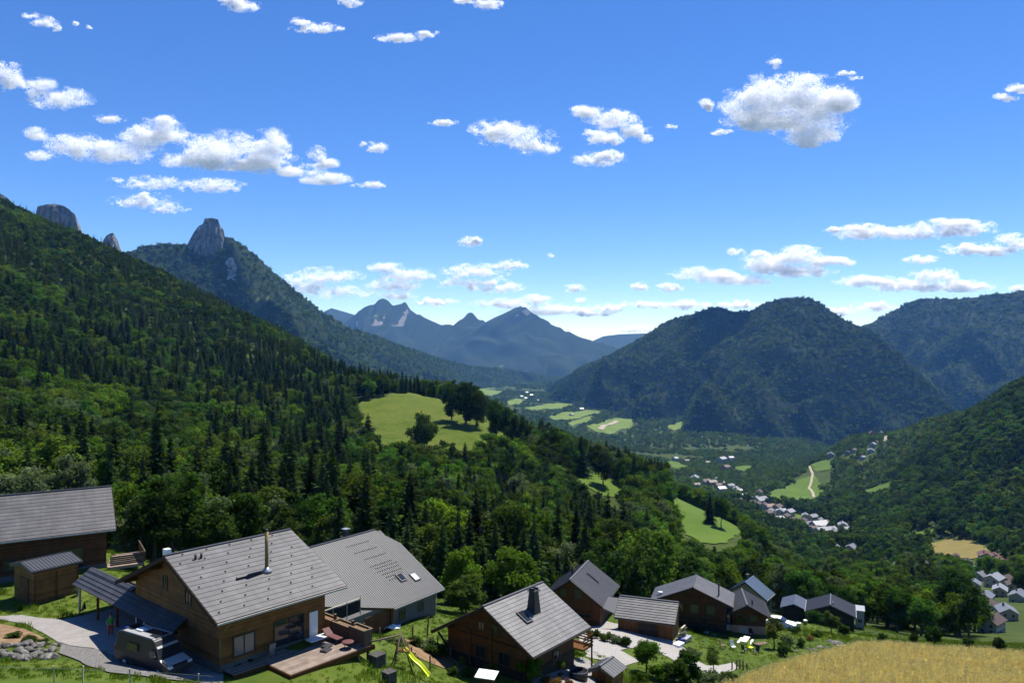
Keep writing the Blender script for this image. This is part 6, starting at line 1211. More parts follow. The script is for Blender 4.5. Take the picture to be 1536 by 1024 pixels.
# --- shrubs of the gardens
SH = [(795,1022,980,'shrub_bright',38,'upright bright bush at the near corner of the centre chalet'),(738,1012,999,'shrub_bright',36,'low bright bush behind the white roofed hutch'),(1402,967,938,'shrub',30,'dark round bush at the top edge of the wheat'),(1370,966,948,'shrub',16,'small bush left of the dark round one above the wheat'),(1322,962,950,'shrub',18,'low bush at the left end of the strip above the wheat'),(1450,972,955,'shrub',22,'bush right of the dark round one above the wheat'),(1500,975,958,'shrub',26,'bush above the wheat near the right edge'),
 (860,985,968,'shrub_bright',40,'spreading bright shrub by the balcony of the centre chalet'),(893,957,944,'shrub',26,'dark shrub in the flower bed along the gravel court'),(912,962,948,'shrub',26,'second dark shrub in the bed along the gravel court'),(926,966,952,'shrub_pale',22,'pale shrub in the bed along the gravel court'),(940,970,954,'shrub',22,'shrub at the right end of the bed along the gravel court'),
 (1010,1022,990,'shrub',50,'large dark bush left of the gravel path'),(1035,1024,985,'shrub',48,'large dark bush in the middle below the gravel path'),(990,1020,995,'shrub_bright',36,'yellow green bush beside the tiny hut'),(1060,1026,1004,'shrub_pale',40,'greyish bush under the thin young tree'),(1090,1024,1008,'shrub',36,'bush by the grey posts at the wheat edge'),(960,1024,1008,'shrub_bright',26,'small bright bush right of the tiny hut'),
 (1185,975,952,'shrub_pale',30,'pale shrub at the garden edge right of the slender tree'),(1175,982,962,'shrub',26,'dark shrub at the garden edge under the slender tree'),(1200,970,958,'shrub',18,'little dark shrub on the lawn above the stones'),(1192,950,940,'shrub',20,'shrub on the lawn before the dark boarded house'),(1228,955,946,'shrub',22,'shrub in the bed at the foot of the dark boarded house'),(1265,952,938,'shrub',24,'shrub at the right foot of the dark boarded house'),
 (655,985,965,'shrub',40,'dark bush on the slope left of the centre chalet'),(672,978,960,'shrub_pale',34,'pale bush on the slope left of the centre chalet'),(690,1000,985,'shrub_bright',24,'small bright bush at the rear corner of the centre chalet'),(640,973,958,'shrub_pale',34,'grey green bush above the soil strip'),(622,968,955,'shrub',26,'dark bush at the top of the soil strip'),(678,1012,1000,'shrub',22,'round little bush on the lower garden terrace'),(700,1014,1004,'shrub',26,'low bush left of the white roofed hutch'),(600,968,957,'shrub_pale',26,'pale bush behind the swing frame'),(585,962,955,'shrub_pale',18,'small pale bush right of the white tarpaulin'),
 (545,925,900,'shrub_bright',30,'leafy shrub at the near corner of the long house'),(530,935,912,'shrub_pale',26,'pale shrub behind the balustrade'),(515,918,902,'shrub',26,'shrub between the chalet and the long house'),(115,893,880,'shrub_pale',14,'small pale plant at the corner of the garden shed'),(20,956,950,'shrub',30,'low dark plants along the upper edge of the soil bank'),(45,962,954,'shrub',30,'low dark plants further along the soil bank edge'),(65,966,957,'shrub',24,'low dark plants at the end of the soil bank'),(1150,935,918,'shrub_bright',26,'bright shrub beside the parked white car'),(1140,928,912,'shrub',22,'dark shrub behind the parked white car'),(1045,950,942,'shrub',20,'low shrub before the broad chalet'),(1024,990,975,'shrub',26,'scrubby bush on the bank below the garage'),(1040,985,972,'shrub_pale',24,'grey scrub on the bank below the garage'),(340,1004,996,'shrub',14,'low plant at the near corner of the large chalet'),(358,1004,996,'shrub',18,'low plants under the curtained window'),(375,998,990,'shrub',14,'small plant beside the folded chair')]
for px, base, top, kind, wpx, label in SH:
    q = hit(px, base, 45, 260); h = max(.5, (base - top) / F * q.y * 1.12); w_ = wpx / F * q.y / (h * 1.22); tree(kind, q, h, label, wide=w_, name='garden_shrub', cat='shrub'); PLACED.append((q.x, q.y, 1.5))
for px, base in ((886,952),(898,955),(908,957),(931,966),(936,968),(912,1024),(836,1026),(852,1026),(820,1024),(1215,960),(1000,1000)):
    q = hit(px, base, 45, 160); tree('flowerbed', q, random.uniform(.45, .75), 'clump of reddish garden flowers in the bed by the gravel', 'clumps of garden flowers', name='flower_clump', cat='flowers')
tree('airy', PLANT_IN_POT.location + Vector((0, 0, .35)), 1.5, 'slender plant growing in the dark pot', name='pot_plant', cat='plant')

# --- the woods
GE = [[(p[0], p[1]) for p in f] for f in FIELD_XY]
HOU = [(h[0], h[1], max(h[4], h[5] + h[6]) * .62 + 1.5) for h in HOUSES.values()]
TL = ([-420, 0, 100, 200, 350, 450, 600, 700, 800, 900, 960, 1050, 1085, 1150, 1230, 1300, 1460, 1490, 1950], [100, 108, 104, 100, 108, 116, 122, 122, 124, 132, 138, 165, 208, 212, 178, 185, 175, 300, 320])
def woods(y0_, y1_, sp, seed, margin=60, hmax=22):
    g = np.random.default_rng(seed); X = []; Yy = []
    y = y0_
    while y < y1_:
        xs = np.arange(-.80 * y, .80 * y, sp); xs = xs + g.uniform(-.42, .42, len(xs)) * sp; X.append(xs); Yy.append(y + g.uniform(-.42, .42, len(xs)) * sp); y += sp
    x = np.concatenate(X); y = np.concatenate(Yy); px = CX + F * x / y
    ok = (px > -margin - 40) & (px < 1536 + margin + 40) & (y > np.interp(px, TL[0], TL[1]) + g.normal(size=len(x)) * 4)
    ok &= visible_top(x, y, hmax)
    x, y = x[ok], y[ok]; keep = np.ones(len(x), bool)
    for f in GE:
        keep &= ~in_poly(x, y, f)
        if np.median([p[1] for p in f]) > 300:
            for dd in ((6, 12, 20, 28) if f is GE[0] else (10, 20, 30, 40, 52, 64)): keep &= ~in_poly(x * (y + dd) / y, y + dd, f)
    x, y = x[keep], y[keep]; keep = np.ones(len(x), bool)
    for a, b, r_ in HOU + PLACED: keep &= (x - a) ** 2 + (y - b) ** 2 > r_ * r_
    for a, b, r_ in HXY: keep &= ~(((x - a) ** 2 + (y - b) ** 2 < (r_ + 3.5) ** 2) | ((np.abs(x - a * y / b) < r_ * .95) & (y < b) & (y > b - 60)))
    return x[keep], y[keep]
def conifer_share(px, y, x):
    n = fbm(x / 70, y / 70, 0, 77, 3)
    base = np.where(px < 330, .27, np.where(px < 640, .28, np.where(px < 1000, .10, .02)))
    base = np.where((px < 640) & (y > 520), .50, base); base = np.where((px > 1150) & (y > 600), .10, base); base = np.where((px > 430) & (px < 620) & (y < 260), .38, base); base = np.where((px > 850) & (px < 970) & (y < 330), .25, base)
    base = np.where((px > 520) & (px < 1000) & (y > 270), .06, base); amp = np.where(px > 1000, .35, np.where((px > 520) & (y > 270) & (y < 560), .8, 1.9))
    base = np.where((px < 640) & (y > 520), .36, base)
    return np.clip(base + (n - .5) * amp, .01, .95)
GLABEL = {}
def wood_label(px, y, kind):
    con = 'spruce' in kind
    where = 'on the high wooded slope at the left' if (px < 640 and y > 330) else 'in the wood behind the left house' if px < 230 else 'in the wood behind the large chalet' if px < 480 else 'in the wood behind the long house' if px < 690 else 'in the wood behind the centre chalet' if px < 860 else 'in the wood above the steep roofed chalet' if px < 1000 else 'in the wood behind the broad chalet' if px < 1180 else 'in the trees behind the wheat field'
    if y > 330 and 640 <= px < 1180: where = 'on the wooded spur below the knoll meadow'
    look = {'spruce': 'dark spruce', 'spruce_slim': 'slim dark spruce', 'broad': 'mid green leafy tree', 'broad_dark': 'dark green leafy tree', 'broad_bright': 'bright green leafy tree', 'broad_pale': 'pale green leafy tree', 'tall': 'tall narrow leafy tree'}[kind]
    return look + ' ' + where, look + 's ' + where
x1_, y1_ = woods(98, 460, 6.6, 1); x2_, y2_ = woods(460, 1250, 8.2, 2, 80)
WX = np.r_[x1_, x2_]; WY = np.r_[y1_, y2_]; WP = CX + F * WX / WY; g = np.random.default_rng(4)
con = g.random(len(WX)) < conifer_share(WP, WY, WX); tone = fbm(WX / 28, WY / 28, 0, 91, 3) + g.normal(size=len(WX)) * .09
hgt = g.uniform(.72, 1.15, len(WX)) * np.where(con, np.where(WP < 560, 23, 18.5), 17.5); hgt = hgt * np.where((WP > 1000) & (WY < 650), .76, 1.0); hgt = hgt * np.where(WY < 150, .72, 1.0) * np.where(WP < 1000, np.interp(WY, [450, 750], [1.0, .76]), .92)
order = np.argsort(WY / hgt); n_c = n_b = 0; rest = []
WZ = H(WX, WY)
for i in order:
    c = con[i]
    if (n_c if c else n_b) < 300 and 0 < WP[i] < 1536:
        t_ = tone[i]
        kind = ('spruce' if t_ < .56 else 'spruce_slim') if c else 'broad_dark' if t_ < .43 else 'broad' if t_ < .56 else 'tall' if t_ < .60 else 'broad_pale' if t_ < .64 else 'broad_bright'
        lb, gr = wood_label(WP[i], WY[i], kind); tree(kind, (WX[i], WY[i], WZ[i] - .2), hgt[i] * (.85 if kind == 'broad_bright' else 1), lb, gr, wide=random.uniform(.85, 1.2))
        if c: n_c += 1
        else: n_b += 1
    else: rest.append(i)
rest = np.array(rest)

def scatter(name, label, kinds, X, Y, Z, S, IDX, wide=None, kind='stuff'):
    """one object that plants copies of the unseen source trees on its points"""
    c = bpy.data.collections.new(name + ' sources'); k = 0
    for kd in kinds:
        for cm, tm in (PROTO[kd] if isinstance(kd, str) else [kd]):
            me = cm
            if tm is not None and isinstance(kd, str):
                bm = bmesh.new(); bm.from_mesh(cm); n0 = len(bm.faces); bm.from_mesh(tm); bm.faces.ensure_lookup_table()
                for f in bm.faces[n0:]: f.material_index = 1
                me = bpy.data.meshes.new('source'); bm.to_mesh(me); bm.free(); me.materials.append(cm.materials[0]); me.materials.append(tm.materials[0])
            o = bpy.data.objects.new(f'{name}_source_{k:03d}', me); c.objects.link(o); k += 1
    n = len(X); me = bpy.data.meshes.new(name); me.from_pydata(np.stack([X, Y, Z], -1).tolist(), [], [])
    g = np.random.default_rng(len(X))
    a = me.attributes.new('scl', 'FLOAT_VECTOR', 'POINT'); w_ = g.uniform(.85, 1.2, n) if wide is None else wide; a.data.foreach_set('vector', np.stack([S * w_, S * w_, S], -1).astype(np.float32).ravel())
    a = me.attributes.new('rot', 'FLOAT_VECTOR', 'POINT'); a.data.foreach_set('vector', np.stack([g.normal(size=n) * .04, g.normal(size=n) * .04, g.uniform(0, 6.28, n)], -1).astype(np.float32).ravel())
    a = me.attributes.new('idx', 'INT', 'POINT'); a.data.foreach_set('value', IDX.astype(np.int32))
    o = bpy.data.objects.new(name, me); COL.objects.link(o)
    ng = bpy.data.node_groups.new(name, 'GeometryNodeTree'); ng.interface.new_socket('Geometry', in_out='INPUT', socket_type='NodeSocketGeometry'); ng.interface.new_socket('Geometry', in_out='OUTPUT', socket_type='NodeSocketGeometry')
    gi = ng.nodes.new('NodeGroupInput'); go = ng.nodes.new('NodeGroupOutput'); ip = ng.nodes.new('GeometryNodeInstanceOnPoints'); ci = ng.nodes.new('GeometryNodeCollectionInfo'); ci.inputs['Collection'].default_value = c; ci.inputs['Separate Children'].default_value = True; ci.inputs['Reset Children'].default_value = True
    def at(nm, t_):
        q = ng.nodes.new('GeometryNodeInputNamedAttribute'); q.data_type = t_; q.inputs['Name'].default_value = nm; return q.outputs['Attribute']
    ip.inputs['Pick Instance'].default_value = True
    ng.links.new(gi.outputs[0], ip.inputs['Points']); ng.links.new(ci.outputs[0], ip.inputs['Instance']); ng.links.new(at('idx', 'INT'), ip.inputs['Instance Index']); ng.links.new(at('scl', 'FLOAT_VECTOR'), ip.inputs['Scale'])
    e2r = ng.nodes.new('FunctionNodeEulerToRotation'); ng.links.new(at('rot', 'FLOAT_VECTOR'), e2r.inputs[0]); ng.links.new(e2r.outputs[0], ip.inputs['Rotation']); ng.links.new(ip.outputs[0], go.inputs[0])
    o.modifiers.new('planting', 'NODES').node_group = ng; return tag(o, label, 'woods' if kind == 'stuff' else None, kind=kind)
def plant_rest(sel, name, label, far):
    ii = rest[sel]
    if far: kinds = ['far_spruce', 'far_broad', 'far_dark']; HH = [21, 13, 14]; cnt = [3, 3, 3]; ks = np.where(con[ii], 0, np.where(tone[ii] < .52, 2, 1))
    else:
        kinds = ['spruce', 'broad', 'broad_dark', 'broad_bright', 'broad_pale', 'tall']; HH = [21, 14, 15, 11, 14, 18]; cnt = [5, 4, 3, 2, 2, 2]
        t_ = tone[ii]; ks = np.where(con[ii], 0, np.where(t_ < .44, 2, np.where(t_ < .56, 1, np.where(t_ < .60, 5, np.where(t_ < .64, 4, 3)))))
    off = np.r_[0, np.cumsum(cnt)][:-1]; gg = np.random.default_rng(7); idx = off[ks] + (gg.random(len(ii)) * np.array(cnt)[ks]).astype(int)
    scatter(name, label, kinds, WX[ii], WY[ii], WZ[ii] - .3, hgt[ii] / np.array(HH)[ks], idx)
ry = WY[rest]; rp = WP[rest]
left_m = rp < 1000
plant_rest(left_m & (ry < 650), 'forest', 'dense mixed forest covering the slope from the left edge to the spur', False)
plant_rest(left_m & (ry >= 650), 'forest', 'dark forest along the high skyline of the left slope', True)
plant_rest(~left_m & (ry < 650), 'forest', 'belt of trees between the hamlet and the valley houses', False)
plant_rest(~left_m & (ry >= 650), 'forest', 'dark woods on the hillside at the right', True)

# --- far woods: clumps of a dozen trees
def clump(seed, n=4, side=15, con_=.3):
    g = np.random.default_rng(seed); Ps = []; As = []; Bs = []; Ms = []
    for i in range(n):
        ox, oy = g.uniform(-side / 2, side / 2, 2)
        if g.random() < con_: P_, A_, B_ = spruce_crown(seed * 50 + i, h=g.uniform(15, 22), rad=3.4, whorls=7, per=6, twigs=2, thin=1.9); mi = 0
        else: P_, A_, B_, _, _ = broad_crown(seed * 50 + i, h=g.uniform(10, 15), rad=g.uniform(4.2, 6.2), leaves=130, blobs=9, leaf=1.25, low=-.15); mi = 1 if g.random() < .35 else 2
        Ps.append(P_ + [ox, oy, -1.5]); As.append(A_); Bs.append(B_); Ms += [mi] * len(P_)
    o = quads_to_mesh('clump', np.concatenate(Ps), np.concatenate(As), np.concatenate(Bs), [M['spruce'], M['leaf_mid'], M['leaf_far']]); o.data.polygons.foreach_set('material_index', np.array(Ms, np.int32)); return o.data
CL = [(clump(k, con_=.2), None) for k in range(7)]
def clump_field(name, label, X, Y, Z, S):
    g = np.random.default_rng(len(X) + 3); scatter(name, label, CL, X, Y, Z, S, g.integers(0, 7, len(X)), wide=g.uniform(.9, 1.15, len(X)))
X_, Y_ = woods(1250, 2700, 13, 5, 60, 16); g = np.random.default_rng(6)
vill = np.ones(len(X_), bool); op = fbm(X_ / 160, Y_ / 160, 0, 55, 3); vill &= (op < .60) | (CX + F * X_ / Y_ > 1250)
clump_field('forest', 'woods of the mid valley round the village', X_[vill], Y_[vill], H(X_[vill], Y_[vill]) - 1, g.uniform(.75, 1.05, vill.sum()))
X_, Y_ = woods(2700, 9000, 26, 8, 40, 16); op = fbm(X_ / 420, Y_ / 300, 0, 59, 4); k = op < .63
clump_field('forest', 'woods and hedges of the far valley floor', X_[k], Y_[k], H(X_[k], Y_[k]) - 1, g.uniform(1.0, 1.4, k.sum()))
def cover(geo, name, label, sp, size, seed, ylim=99999, rock_top=None, lo=-500):
    X, Y, Z, front = geo; g = np.random.default_rng(seed); a = np.linalg.norm(np.stack([np.gradient(X, axis=0), np.gradient(Y, axis=0)], -1), axis=-1); b = np.linalg.norm(np.stack([np.gradient(X, axis=1), np.gradient(Y, axis=1), np.gradient(Z, axis=1)], -1), axis=-1)
    n = np.floor(a * b / (sp * sp) + g.random(a.shape)).astype(int); n[:, :] = np.where((np.arange(X.shape[1]) > X.shape[1] // 3 - 4)[None, :], n, 0); n[-1] = 0; n[:, -1] = 0
    I, J = np.nonzero(n); rep = n[I, J]; I = np.repeat(I, rep); J = np.repeat(J, rep); u = g.random(len(I)); v = g.random(len(I))
    f = lambda A: A[I, J] * (1 - u) * (1 - v) + A[I + 1, J] * u * (1 - v) + A[I, J + 1] * (1 - u) * v + A[I + 1, J + 1] * u * v
    x, y, z = f(X), f(Y), f(Z); px = CX + F * x / y
    ok = (px > -60) & (px < 1600) & (y < ylim) & (z > H(x, y) - 5) & (y > 900) & (z > lo)
    if rock_top is not None: ok &= z + (fbm(x / 60, y / 60, z / 60, 5, 3) - .5) * 90 < rock_top
    x, y, z = x[ok], y[ok], z[ok]; clump_field(name, label, x, y, z - 1.5, g.uniform(.65, 1.28, len(x)) * size)
cover(gE, 'forest', 'forest clothing the mountain with the blunt double summit', 17, 1.0, 1, 8200)
cover(gF, 'forest', 'forest clothing the flat topped ridge at the right', 22, 1.2, 2)
cover(gG, 'forest', 'forest clothing the crag mountain and its long shoulder', 19, 1.0, 3, 8200)
# ------------------------------------------------------------------ grass and wheat
def tuft(seed, n, h, spread, m, lean=.35, w=.012, heads=False):
    g = np.random.default_rng(seed); P = []; A = []; B = []
    for i in range(n):
        a = g.uniform(0, 6.28); r = spread * g.random() ** .5; hh = h * g.uniform(.55, 1.1); d = np.array([math.cos(a), math.sin(a), 0]) * hh * lean * g.uniform(.2, 1); up = np.array([0, 0, hh]) + d
        c = np.array([math.cos(a + 1) * r, math.sin(a + 1) * r, 0]); s_ = np.array([math.cos(a + 1.57), math.sin(a + 1.57), 0]) * w * g.uniform(.7, 1.3); P.append(c + up * .45); A.append(up * .5); B.append(s_)
        if heads: P.append(c + up * 1.0 + d * .1); A.append(up * .09 + d * .2); B.append(s_ * 2.2)
    return quads_to_mesh('tuft', np.array(P), np.array(A), np.array(B), m).data
GT = [(tuft(k, 26, .20, .26, M['grassblade'], w=.022), None) for k in range(3)] + [(tuft(9, 22, .42, .22, M['grassblade'], w=.02), None)]
WT = [(tuft(20 + k, 26, .85, .28, M['wheat'], lean=.22, w=.013, heads=True), None) for k in range(3)]
def spread(y0_, y1_, dens, seed):
    g = np.random.default_rng(seed); n = int(.75 * (y1_ ** 2 - y0_ ** 2) * dens); y = np.sqrt(g.uniform(y0_ ** 2, y1_ ** 2, n)); x = g.uniform(-.75, .75, n) * y; return x, y
gx, gy = spread(44, 165, 2.4, 3); px = CX + F * gx / gy; py = CY - F * H(gx, gy) / gy
k = (px > -40) & (px < 1580) & (py < 1060) & visible_top(gx, gy, .6)
for poly in LAWN_EXCL: k &= ~in_poly(px, py, poly)
for a, b, r_ in HOU: k &= (gx - a) ** 2 + (gy - b) ** 2 > (r_ * .62) ** 2
c_, s__ = math.cos(-h1.th), math.sin(-h1.th); lx = (gx - h1.cx) * c_ - (gy - h1.cy) * s__; ly = (gx - h1.cx) * s__ + (gy - h1.cy) * c_; k &= ~((lx > -4.6) & (lx < 5.8) & (ly < -5.5) & (ly > -10.8))
for nm in ('soil_bank', 'soil_bank.001', 'gravel_strip', 'gravel_court'):
    o = bpy.data.objects[nm]; xs = [v.co[:] for v in o.data.vertices]
k &= ~in_poly(px, py, [(-30,937),(0,936),(40,945),(66,957),(64,966),(-30,962)]) & ~in_poly(px, py, [(606,958),(640,963),(680,985),(700,1000),(690,1008),(625,985)]) & ~in_poly(px, py, [(92,966),(142,974),(192,992),(240,1012),(300,1022),(170,1010),(88,980)])
gx, gy = gx[k], gy[k]; long_ = fbm(gx / 5, gy / 5, 0, 12, 3); g = np.random.default_rng(2)
scatter('grass', 'grass of the lawns and banks round the chalets', GT, gx, gy, H(gx, gy) + .0, (.55 + 1.1 * np.clip(long_ - .3, 0, 1)) * g.uniform(.7, 1.3, len(gx)), np.where(long_ > .66, 3, g.integers(0, 3, len(gx))))
wx, wy = spread(70, 125, 5.5, 4); px = CX + F * wx / wy; py = CY - F * H(wx, wy) / wy
k = in_poly(px, py, LAWN_EXCL[3]); wx, wy = wx[k], wy[k]
scatter('wheat', 'standing ripe wheat of the golden field', WT, wx, wy, H(wx, wy), np.random.default_rng(1).uniform(.75, 1.15, len(wx)), np.random.default_rng(2).integers(0, 3, len(wx)))
# ------------------------------------------------------------------ clouds: banks of tiny drifting flakes, each cloud an object
m, nt_, out_ = mat('cloud'); d_ = N(nt_, 'ShaderNodeBsdfDiffuse'); d_.inputs[0].default_value = (.985, .985, .985, 1); t_ = N(nt_, 'ShaderNodeBsdfTranslucent'); t_.inputs[0].default_value = (.985, .985, .985, 1); mx_ = N(nt_, 'ShaderNodeMixShader'); mx_.inputs[0].default_value = .55
L(nt_, d_.outputs[0], mx_.inputs[1]); L(nt_, t_.outputs[0], mx_.inputs[2]); L(nt_, mx_.outputs[0], out_.inputs[0]); M['cloud'] = m
def cloud(label, ells, thr=.40, Yd=None, dens=1.0, puff=1.3, seed=0):
    ml = np.array(ells, float); cy_ = np.average(ml[:, 1], weights=ml[:, 2] * ml[:, 3]); el_ = CY - cy_
    Y0 = Yd or (26000 if cy_ > 375 else float(np.clip(1900 * F / el_, 4600, 14000)))
    g = np.random.default_rng(int(ml[0, 0] * 13 + ml[0, 1])); PX = []; NO = []; rs = ml[:, 2:].min(1)
    ns = float(np.clip(np.max(ml[:, 3]) * .95, 8, 24))
    for cx_, cyy, rx, ry in ells:
        rx, ry = rx * 1.2, ry * 1.25
        area = math.pi * rx * ry; n = int(area * 12 * dens) + 80
        v = rand_dirs(n, g) * (g.random(n) ** .36)[:, None]; r2 = np.linalg.norm(v, axis=1)
        low = v[:, 2] < 0; vz = np.where(low, v[:, 2] * .8, v[:, 2])
        x = v[:, 0] * rx; z = vz * ry; yv = v[:, 1] * min(rx, 2.2 * ry) * .4
        q = fbm((cx_ + x) / ns, (cyy - z) / (ns * .6), yv / ns, 61 + seed, 6, .68); k = g.random(n) < np.clip(((1.0 - r2) * 1.0 * puff + (q - .5) * 3.0 - thr + .34) / .8, 0, 1) ** 1.5
        PX.append(np.stack([cx_ + x, yv, cyy - z], -1)[k]); NO.append(np.stack([v[:, 0] / rx, v[:, 1] / rx, vz / ry], -1)[k] * min(rx, ry))
    Pp = np.concatenate(PX); Nn = np.concatenate(NO); n = len(Pp); sc = Y0 / F
    W = np.stack([(Pp[:, 0] - CX) * sc, Y0 + Pp[:, 1] * sc, (CY - Pp[:, 2]) * sc], -1); org = np.array([(ml[0, 0] - CX) * sc, Y0, (CY - ml[0, 1]) * sc])
    nn = nrm(nrm(Nn) * .55 + rand_dirs(n, g) * .75 + np.array(SUN) * 1.7); t = nrm(np.cross(nn, rand_dirs(n, g))); b = np.cross(nn, t); s_ = .42 * sc * g.uniform(.55, 1.3, n)[:, None]
    o = quads_to_mesh('cloud', W - org, t * s_, b * s_, M['cloud'], link=True); o.location = org; return tag(o, label, 'cloud', 'fair weather clouds')
CLOUDS = [
 ('big bright puffy cloud in the upper right of the sky', [(1112,165,36,30),(1150,145,44,30),(1195,138,38,26),(1232,152,42,34),(1195,172,80,32),(1264,155,24,22),(1215,203,48,16),(1215,217,17,8),(1150,185,48,14)]),
 ('ragged scrap left of the big puffy cloud', [(1058,157,12,8),(1064,163,8,5)]), ('wisp above the big puffy cloud', [(1163,95,12,9)]), ('wisp right of the big puffy cloud top', [(1268,110,15,4),(1283,117,11,4)]), ('faint scrap under the left end of the big puffy cloud', [(1082,199,18,5)]), ('wisp at the right edge of the sky', [(1508,147,18,7),(1524,135,16,9)]),
 ('long broken cloud bank in the left sky', [(55,203,20,11),(60,234,24,9),(120,220,50,17),(180,230,75,17),(245,198,42,20),(250,182,16,9),(230,205,48,15),(300,240,70,14),(330,222,66,24),(360,250,64,13),(410,215,33,20),(400,240,48,16),(440,257,48,11),(485,269,42,9)]),
 ('peaked cloudlet at the right end of the broken bank', [(475,236,16,15),(487,246,22,8)]), ('thin streak ending the broken bank', [(555,278,26,6)]), ('flat cloud strip below the broken bank', [(176,271,15,5),(230,276,48,11),(315,280,50,11)]), ('low small cloud under the flat strip at the left', [(215,303,48,12),(212,295,14,8),(252,314,30,8)]), ('tiny cloud above the left bank', [(165,179,25,7)]),
 ('cloud streaming in from the left edge', [(14,118,26,24),(0,102,12,18),(58,128,26,14),(92,150,46,17),(62,138,30,10)]), ('slanting wisp in the upper left corner', [(48,24,14,5),(68,34,20,8),(84,44,8,6)]), ('speck of cloud right of the corner wisp', [(115,36,6,4),(132,41,7,4)]),
 ('cloud cut by the top edge left of centre', [(362,7,26,13),(345,-4,20,8)]), ('tilted wisp near the top left of centre', [(450,34,14,7),(474,43,36,8),(508,43,8,5)]), ('faint long wisp near the top centre', [(600,58,34,7),(640,52,22,5)]), ('scrap at the top edge near the centre', [(525,3,18,9)]), ('wisps at the top edge right of centre', [(735,7,22,9),(700,2,20,5)]),
 ('small oval cloud in mid sky left of centre', [(565,222,17,9),(545,217,6,4)]), ('tiny lens cloud in mid sky', [(667,185,22,5)]), ('white oblong cloud at the centre of the sky', [(735,196,30,15),(772,204,58,19),(803,222,34,13)]), ('diagonal cloud streak right of the centre', [(880,168,26,9),(915,180,38,15),(948,195,26,13),(968,208,15,9)]), ('ragged cloud below the diagonal streak', [(905,208,30,12),(880,200,10,7)]), ('flat small cloud under the ragged one', [(900,240,38,11),(912,233,22,8)]), ('speck right of the diagonal streak', [(1008,190,10,4)]),
 ('small lone cloud above the valley', [(705,363,17,8),(715,360,10,7)]), ('speck right of the lone cloud above the valley', [(825,384,8,4)]), ('cloud bank behind the shoulder of the crag mountain', [(485,415,55,13),(510,438,58,12),(460,428,42,12)]), ('stacked cloud above the left far peaks', [(580,402,26,9),(612,414,45,11),(590,428,42,9),(600,444,26,9)]), ('cloudlet right of the left far peaks', [(655,453,30,8)]), ('broad layered cloud over the far range', [(712,408,52,12),(705,424,55,10),(740,432,44,9)]), ('small white cloud right above the layered one', [(767,398,24,8)]), ('long cloud behind the highest far peak', [(760,455,52,8),(803,450,26,8),(830,466,82,9),(890,470,40,6)]),
 ('small oval cloud right of the far peaks', [(862,433,16,6)]), ('tiny cloud low right of the far peaks', [(872,451,10,4)]), ('low flat cloud over the valley gap', [(915,462,22,7),(968,457,36,7)]), ('tiny cloud above the valley gap', [(960,430,14,6)]), ('cloud left of the layered right bank', [(1003,432,22,7)]), ('low cloud behind the blunt summit left', [(1022,458,50,8),(1110,457,36,7)]), ('faint cloud on the horizon of the valley', [(960,495,32,5)]),
 ('layered cloud bank above the double summit', [(1060,412,53,11),(1110,420,58,10),(1152,396,46,17),(1200,385,38,15),(1190,405,60,13),(1242,393,44,8),(1140,381,16,6)]), ('small cloud left above the layered bank', [(1103,378,14,6)]), ('long cloud high over the right ridge', [(1296,350,44,13),(1290,343,18,9),(1370,350,52,12),(1430,343,64,14),(1440,335,38,9)]), ('wisp left of the long right cloud', [(1252,345,16,5)]), ('cloud at the right edge above the ridge', [(1470,375,56,11),(1522,366,34,14)]), ('small flat cloud between the right banks', [(1380,390,28,7)]), ('flat based cloud resting over the right ridge', [(1300,422,48,9),(1385,428,88,12),(1400,414,34,11),(1450,430,44,9)]), ('low cloud in the notch between the right mountains', [(1260,468,28,7),(1312,460,34,9)]), ('scrap of cloud at the right edge over the ridge', [(1526,433,16,6)])]
for lb, el_ in CLOUDS: cloud(lb, el_, Yd=4900 if lb.startswith('big') else None, dens=1.0 if len(el_) < 3 else .8 if len(el_) < 5 else (.6 if lb.startswith('big') else .75), puff=2.0 if lb.startswith('big') else 1.6 if len(el_) > 3 else 1.2)
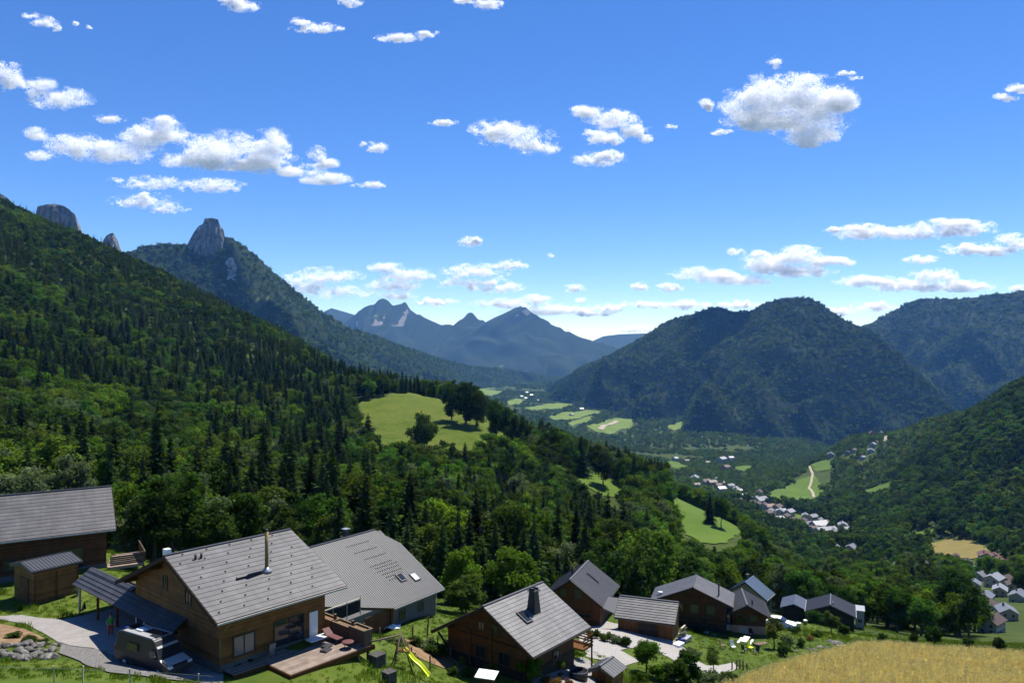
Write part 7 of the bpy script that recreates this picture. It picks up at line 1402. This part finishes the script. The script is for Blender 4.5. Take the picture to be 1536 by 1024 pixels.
# ------------------------------------------------------------------ sky, sun, air, camera
w = bpy.data.worlds.new('World'); scene.world = w; w.use_nodes = True; nt = w.node_tree; nt.nodes.clear()
sky = N(nt, 'ShaderNodeTexSky', sky_type='NISHITA'); sky.sun_disc = False
el = math.asin(SUN.z); sky.sun_elevation = el; sky.sun_rotation = math.atan2(SUN.x, SUN.y)
sky.altitude = ALT; sky.air_density = 1.0; sky.dust_density = DUST; sky.ozone_density = OZ; sky.air_density = AIR
bg = N(nt, 'ShaderNodeBackground'); bg.inputs[1].default_value = SKY; wo = N(nt, 'ShaderNodeOutputWorld'); hs = N(nt, 'ShaderNodeHueSaturation'); hs.inputs['Saturation'].default_value = SAT; hs.inputs['Hue'].default_value = HUE; hs.inputs['Value'].default_value = VAL; ga = N(nt, 'ShaderNodeGamma'); ga.inputs[1].default_value = GAM; L(nt, sky.outputs[0], ga.inputs[0]); L(nt, ga.outputs[0], hs.inputs['Color']); L(nt, hs.outputs[0], bg.inputs[0]); L(nt, bg.outputs[0], wo.inputs[0])
sl = bpy.data.lights.new('sun', 'SUN'); sl.energy = SUNE; sl.angle = R(.53); sl.color = (1, .955, .88); so = bpy.data.objects.new('sun', sl); COL.objects.link(so)
so.rotation_euler = SUN.to_track_quat('Z', 'Y').to_euler()
# the valley air: pale even haze
if HAZE:
    hz = MB(); hz.box((0, 6900, 60), (26000, 15600, 1400)); hm, hnt, ho = mat('valley air')
    pv = N(hnt, 'ShaderNodeVolumePrincipled'); pv.inputs['Color'].default_value = (*HAZEC, 1); pv.inputs['Density'].default_value = HAZE; pv.inputs['Anisotropy'].default_value = 0; pv.inputs['Absorption Color'].default_value = (1, 1, 1, 1)
    L(hnt, pv.outputs[0], ho.inputs['Volume']); haze = hz.build('haze', hm); tag(haze, 'thin blue air filling the valley', kind='stuff')
cam = bpy.data.cameras.new('camera'); cam.sensor_width = 36; cam.lens = 36 * F / 1536; cam.clip_end = 90000; cam.clip_start = .5
co = bpy.data.objects.new('camera', cam); COL.objects.link(co); co.rotation_euler = (R(90), 0, 0); scene.camera = co
scene.view_settings.view_transform = 'Standard'; scene.view_settings.look = 'None'; scene.view_settings.exposure = EXPO; scene.view_settings.gamma = 1
cy = scene.cycles
try:
    cy.use_denoising = True; cy.denoiser = 'OPENIMAGEDENOISE'; cy.use_adaptive_sampling = True; cy.adaptive_threshold = .015
    cy.max_bounces = 20; cy.diffuse_bounces = 16; cy.glossy_bounces = 3; cy.transmission_bounces = 4; cy.volume_bounces = 1; cy.transparent_max_bounces = 8; cy.sample_clamp_indirect = 6
except Exception as e: print(e)
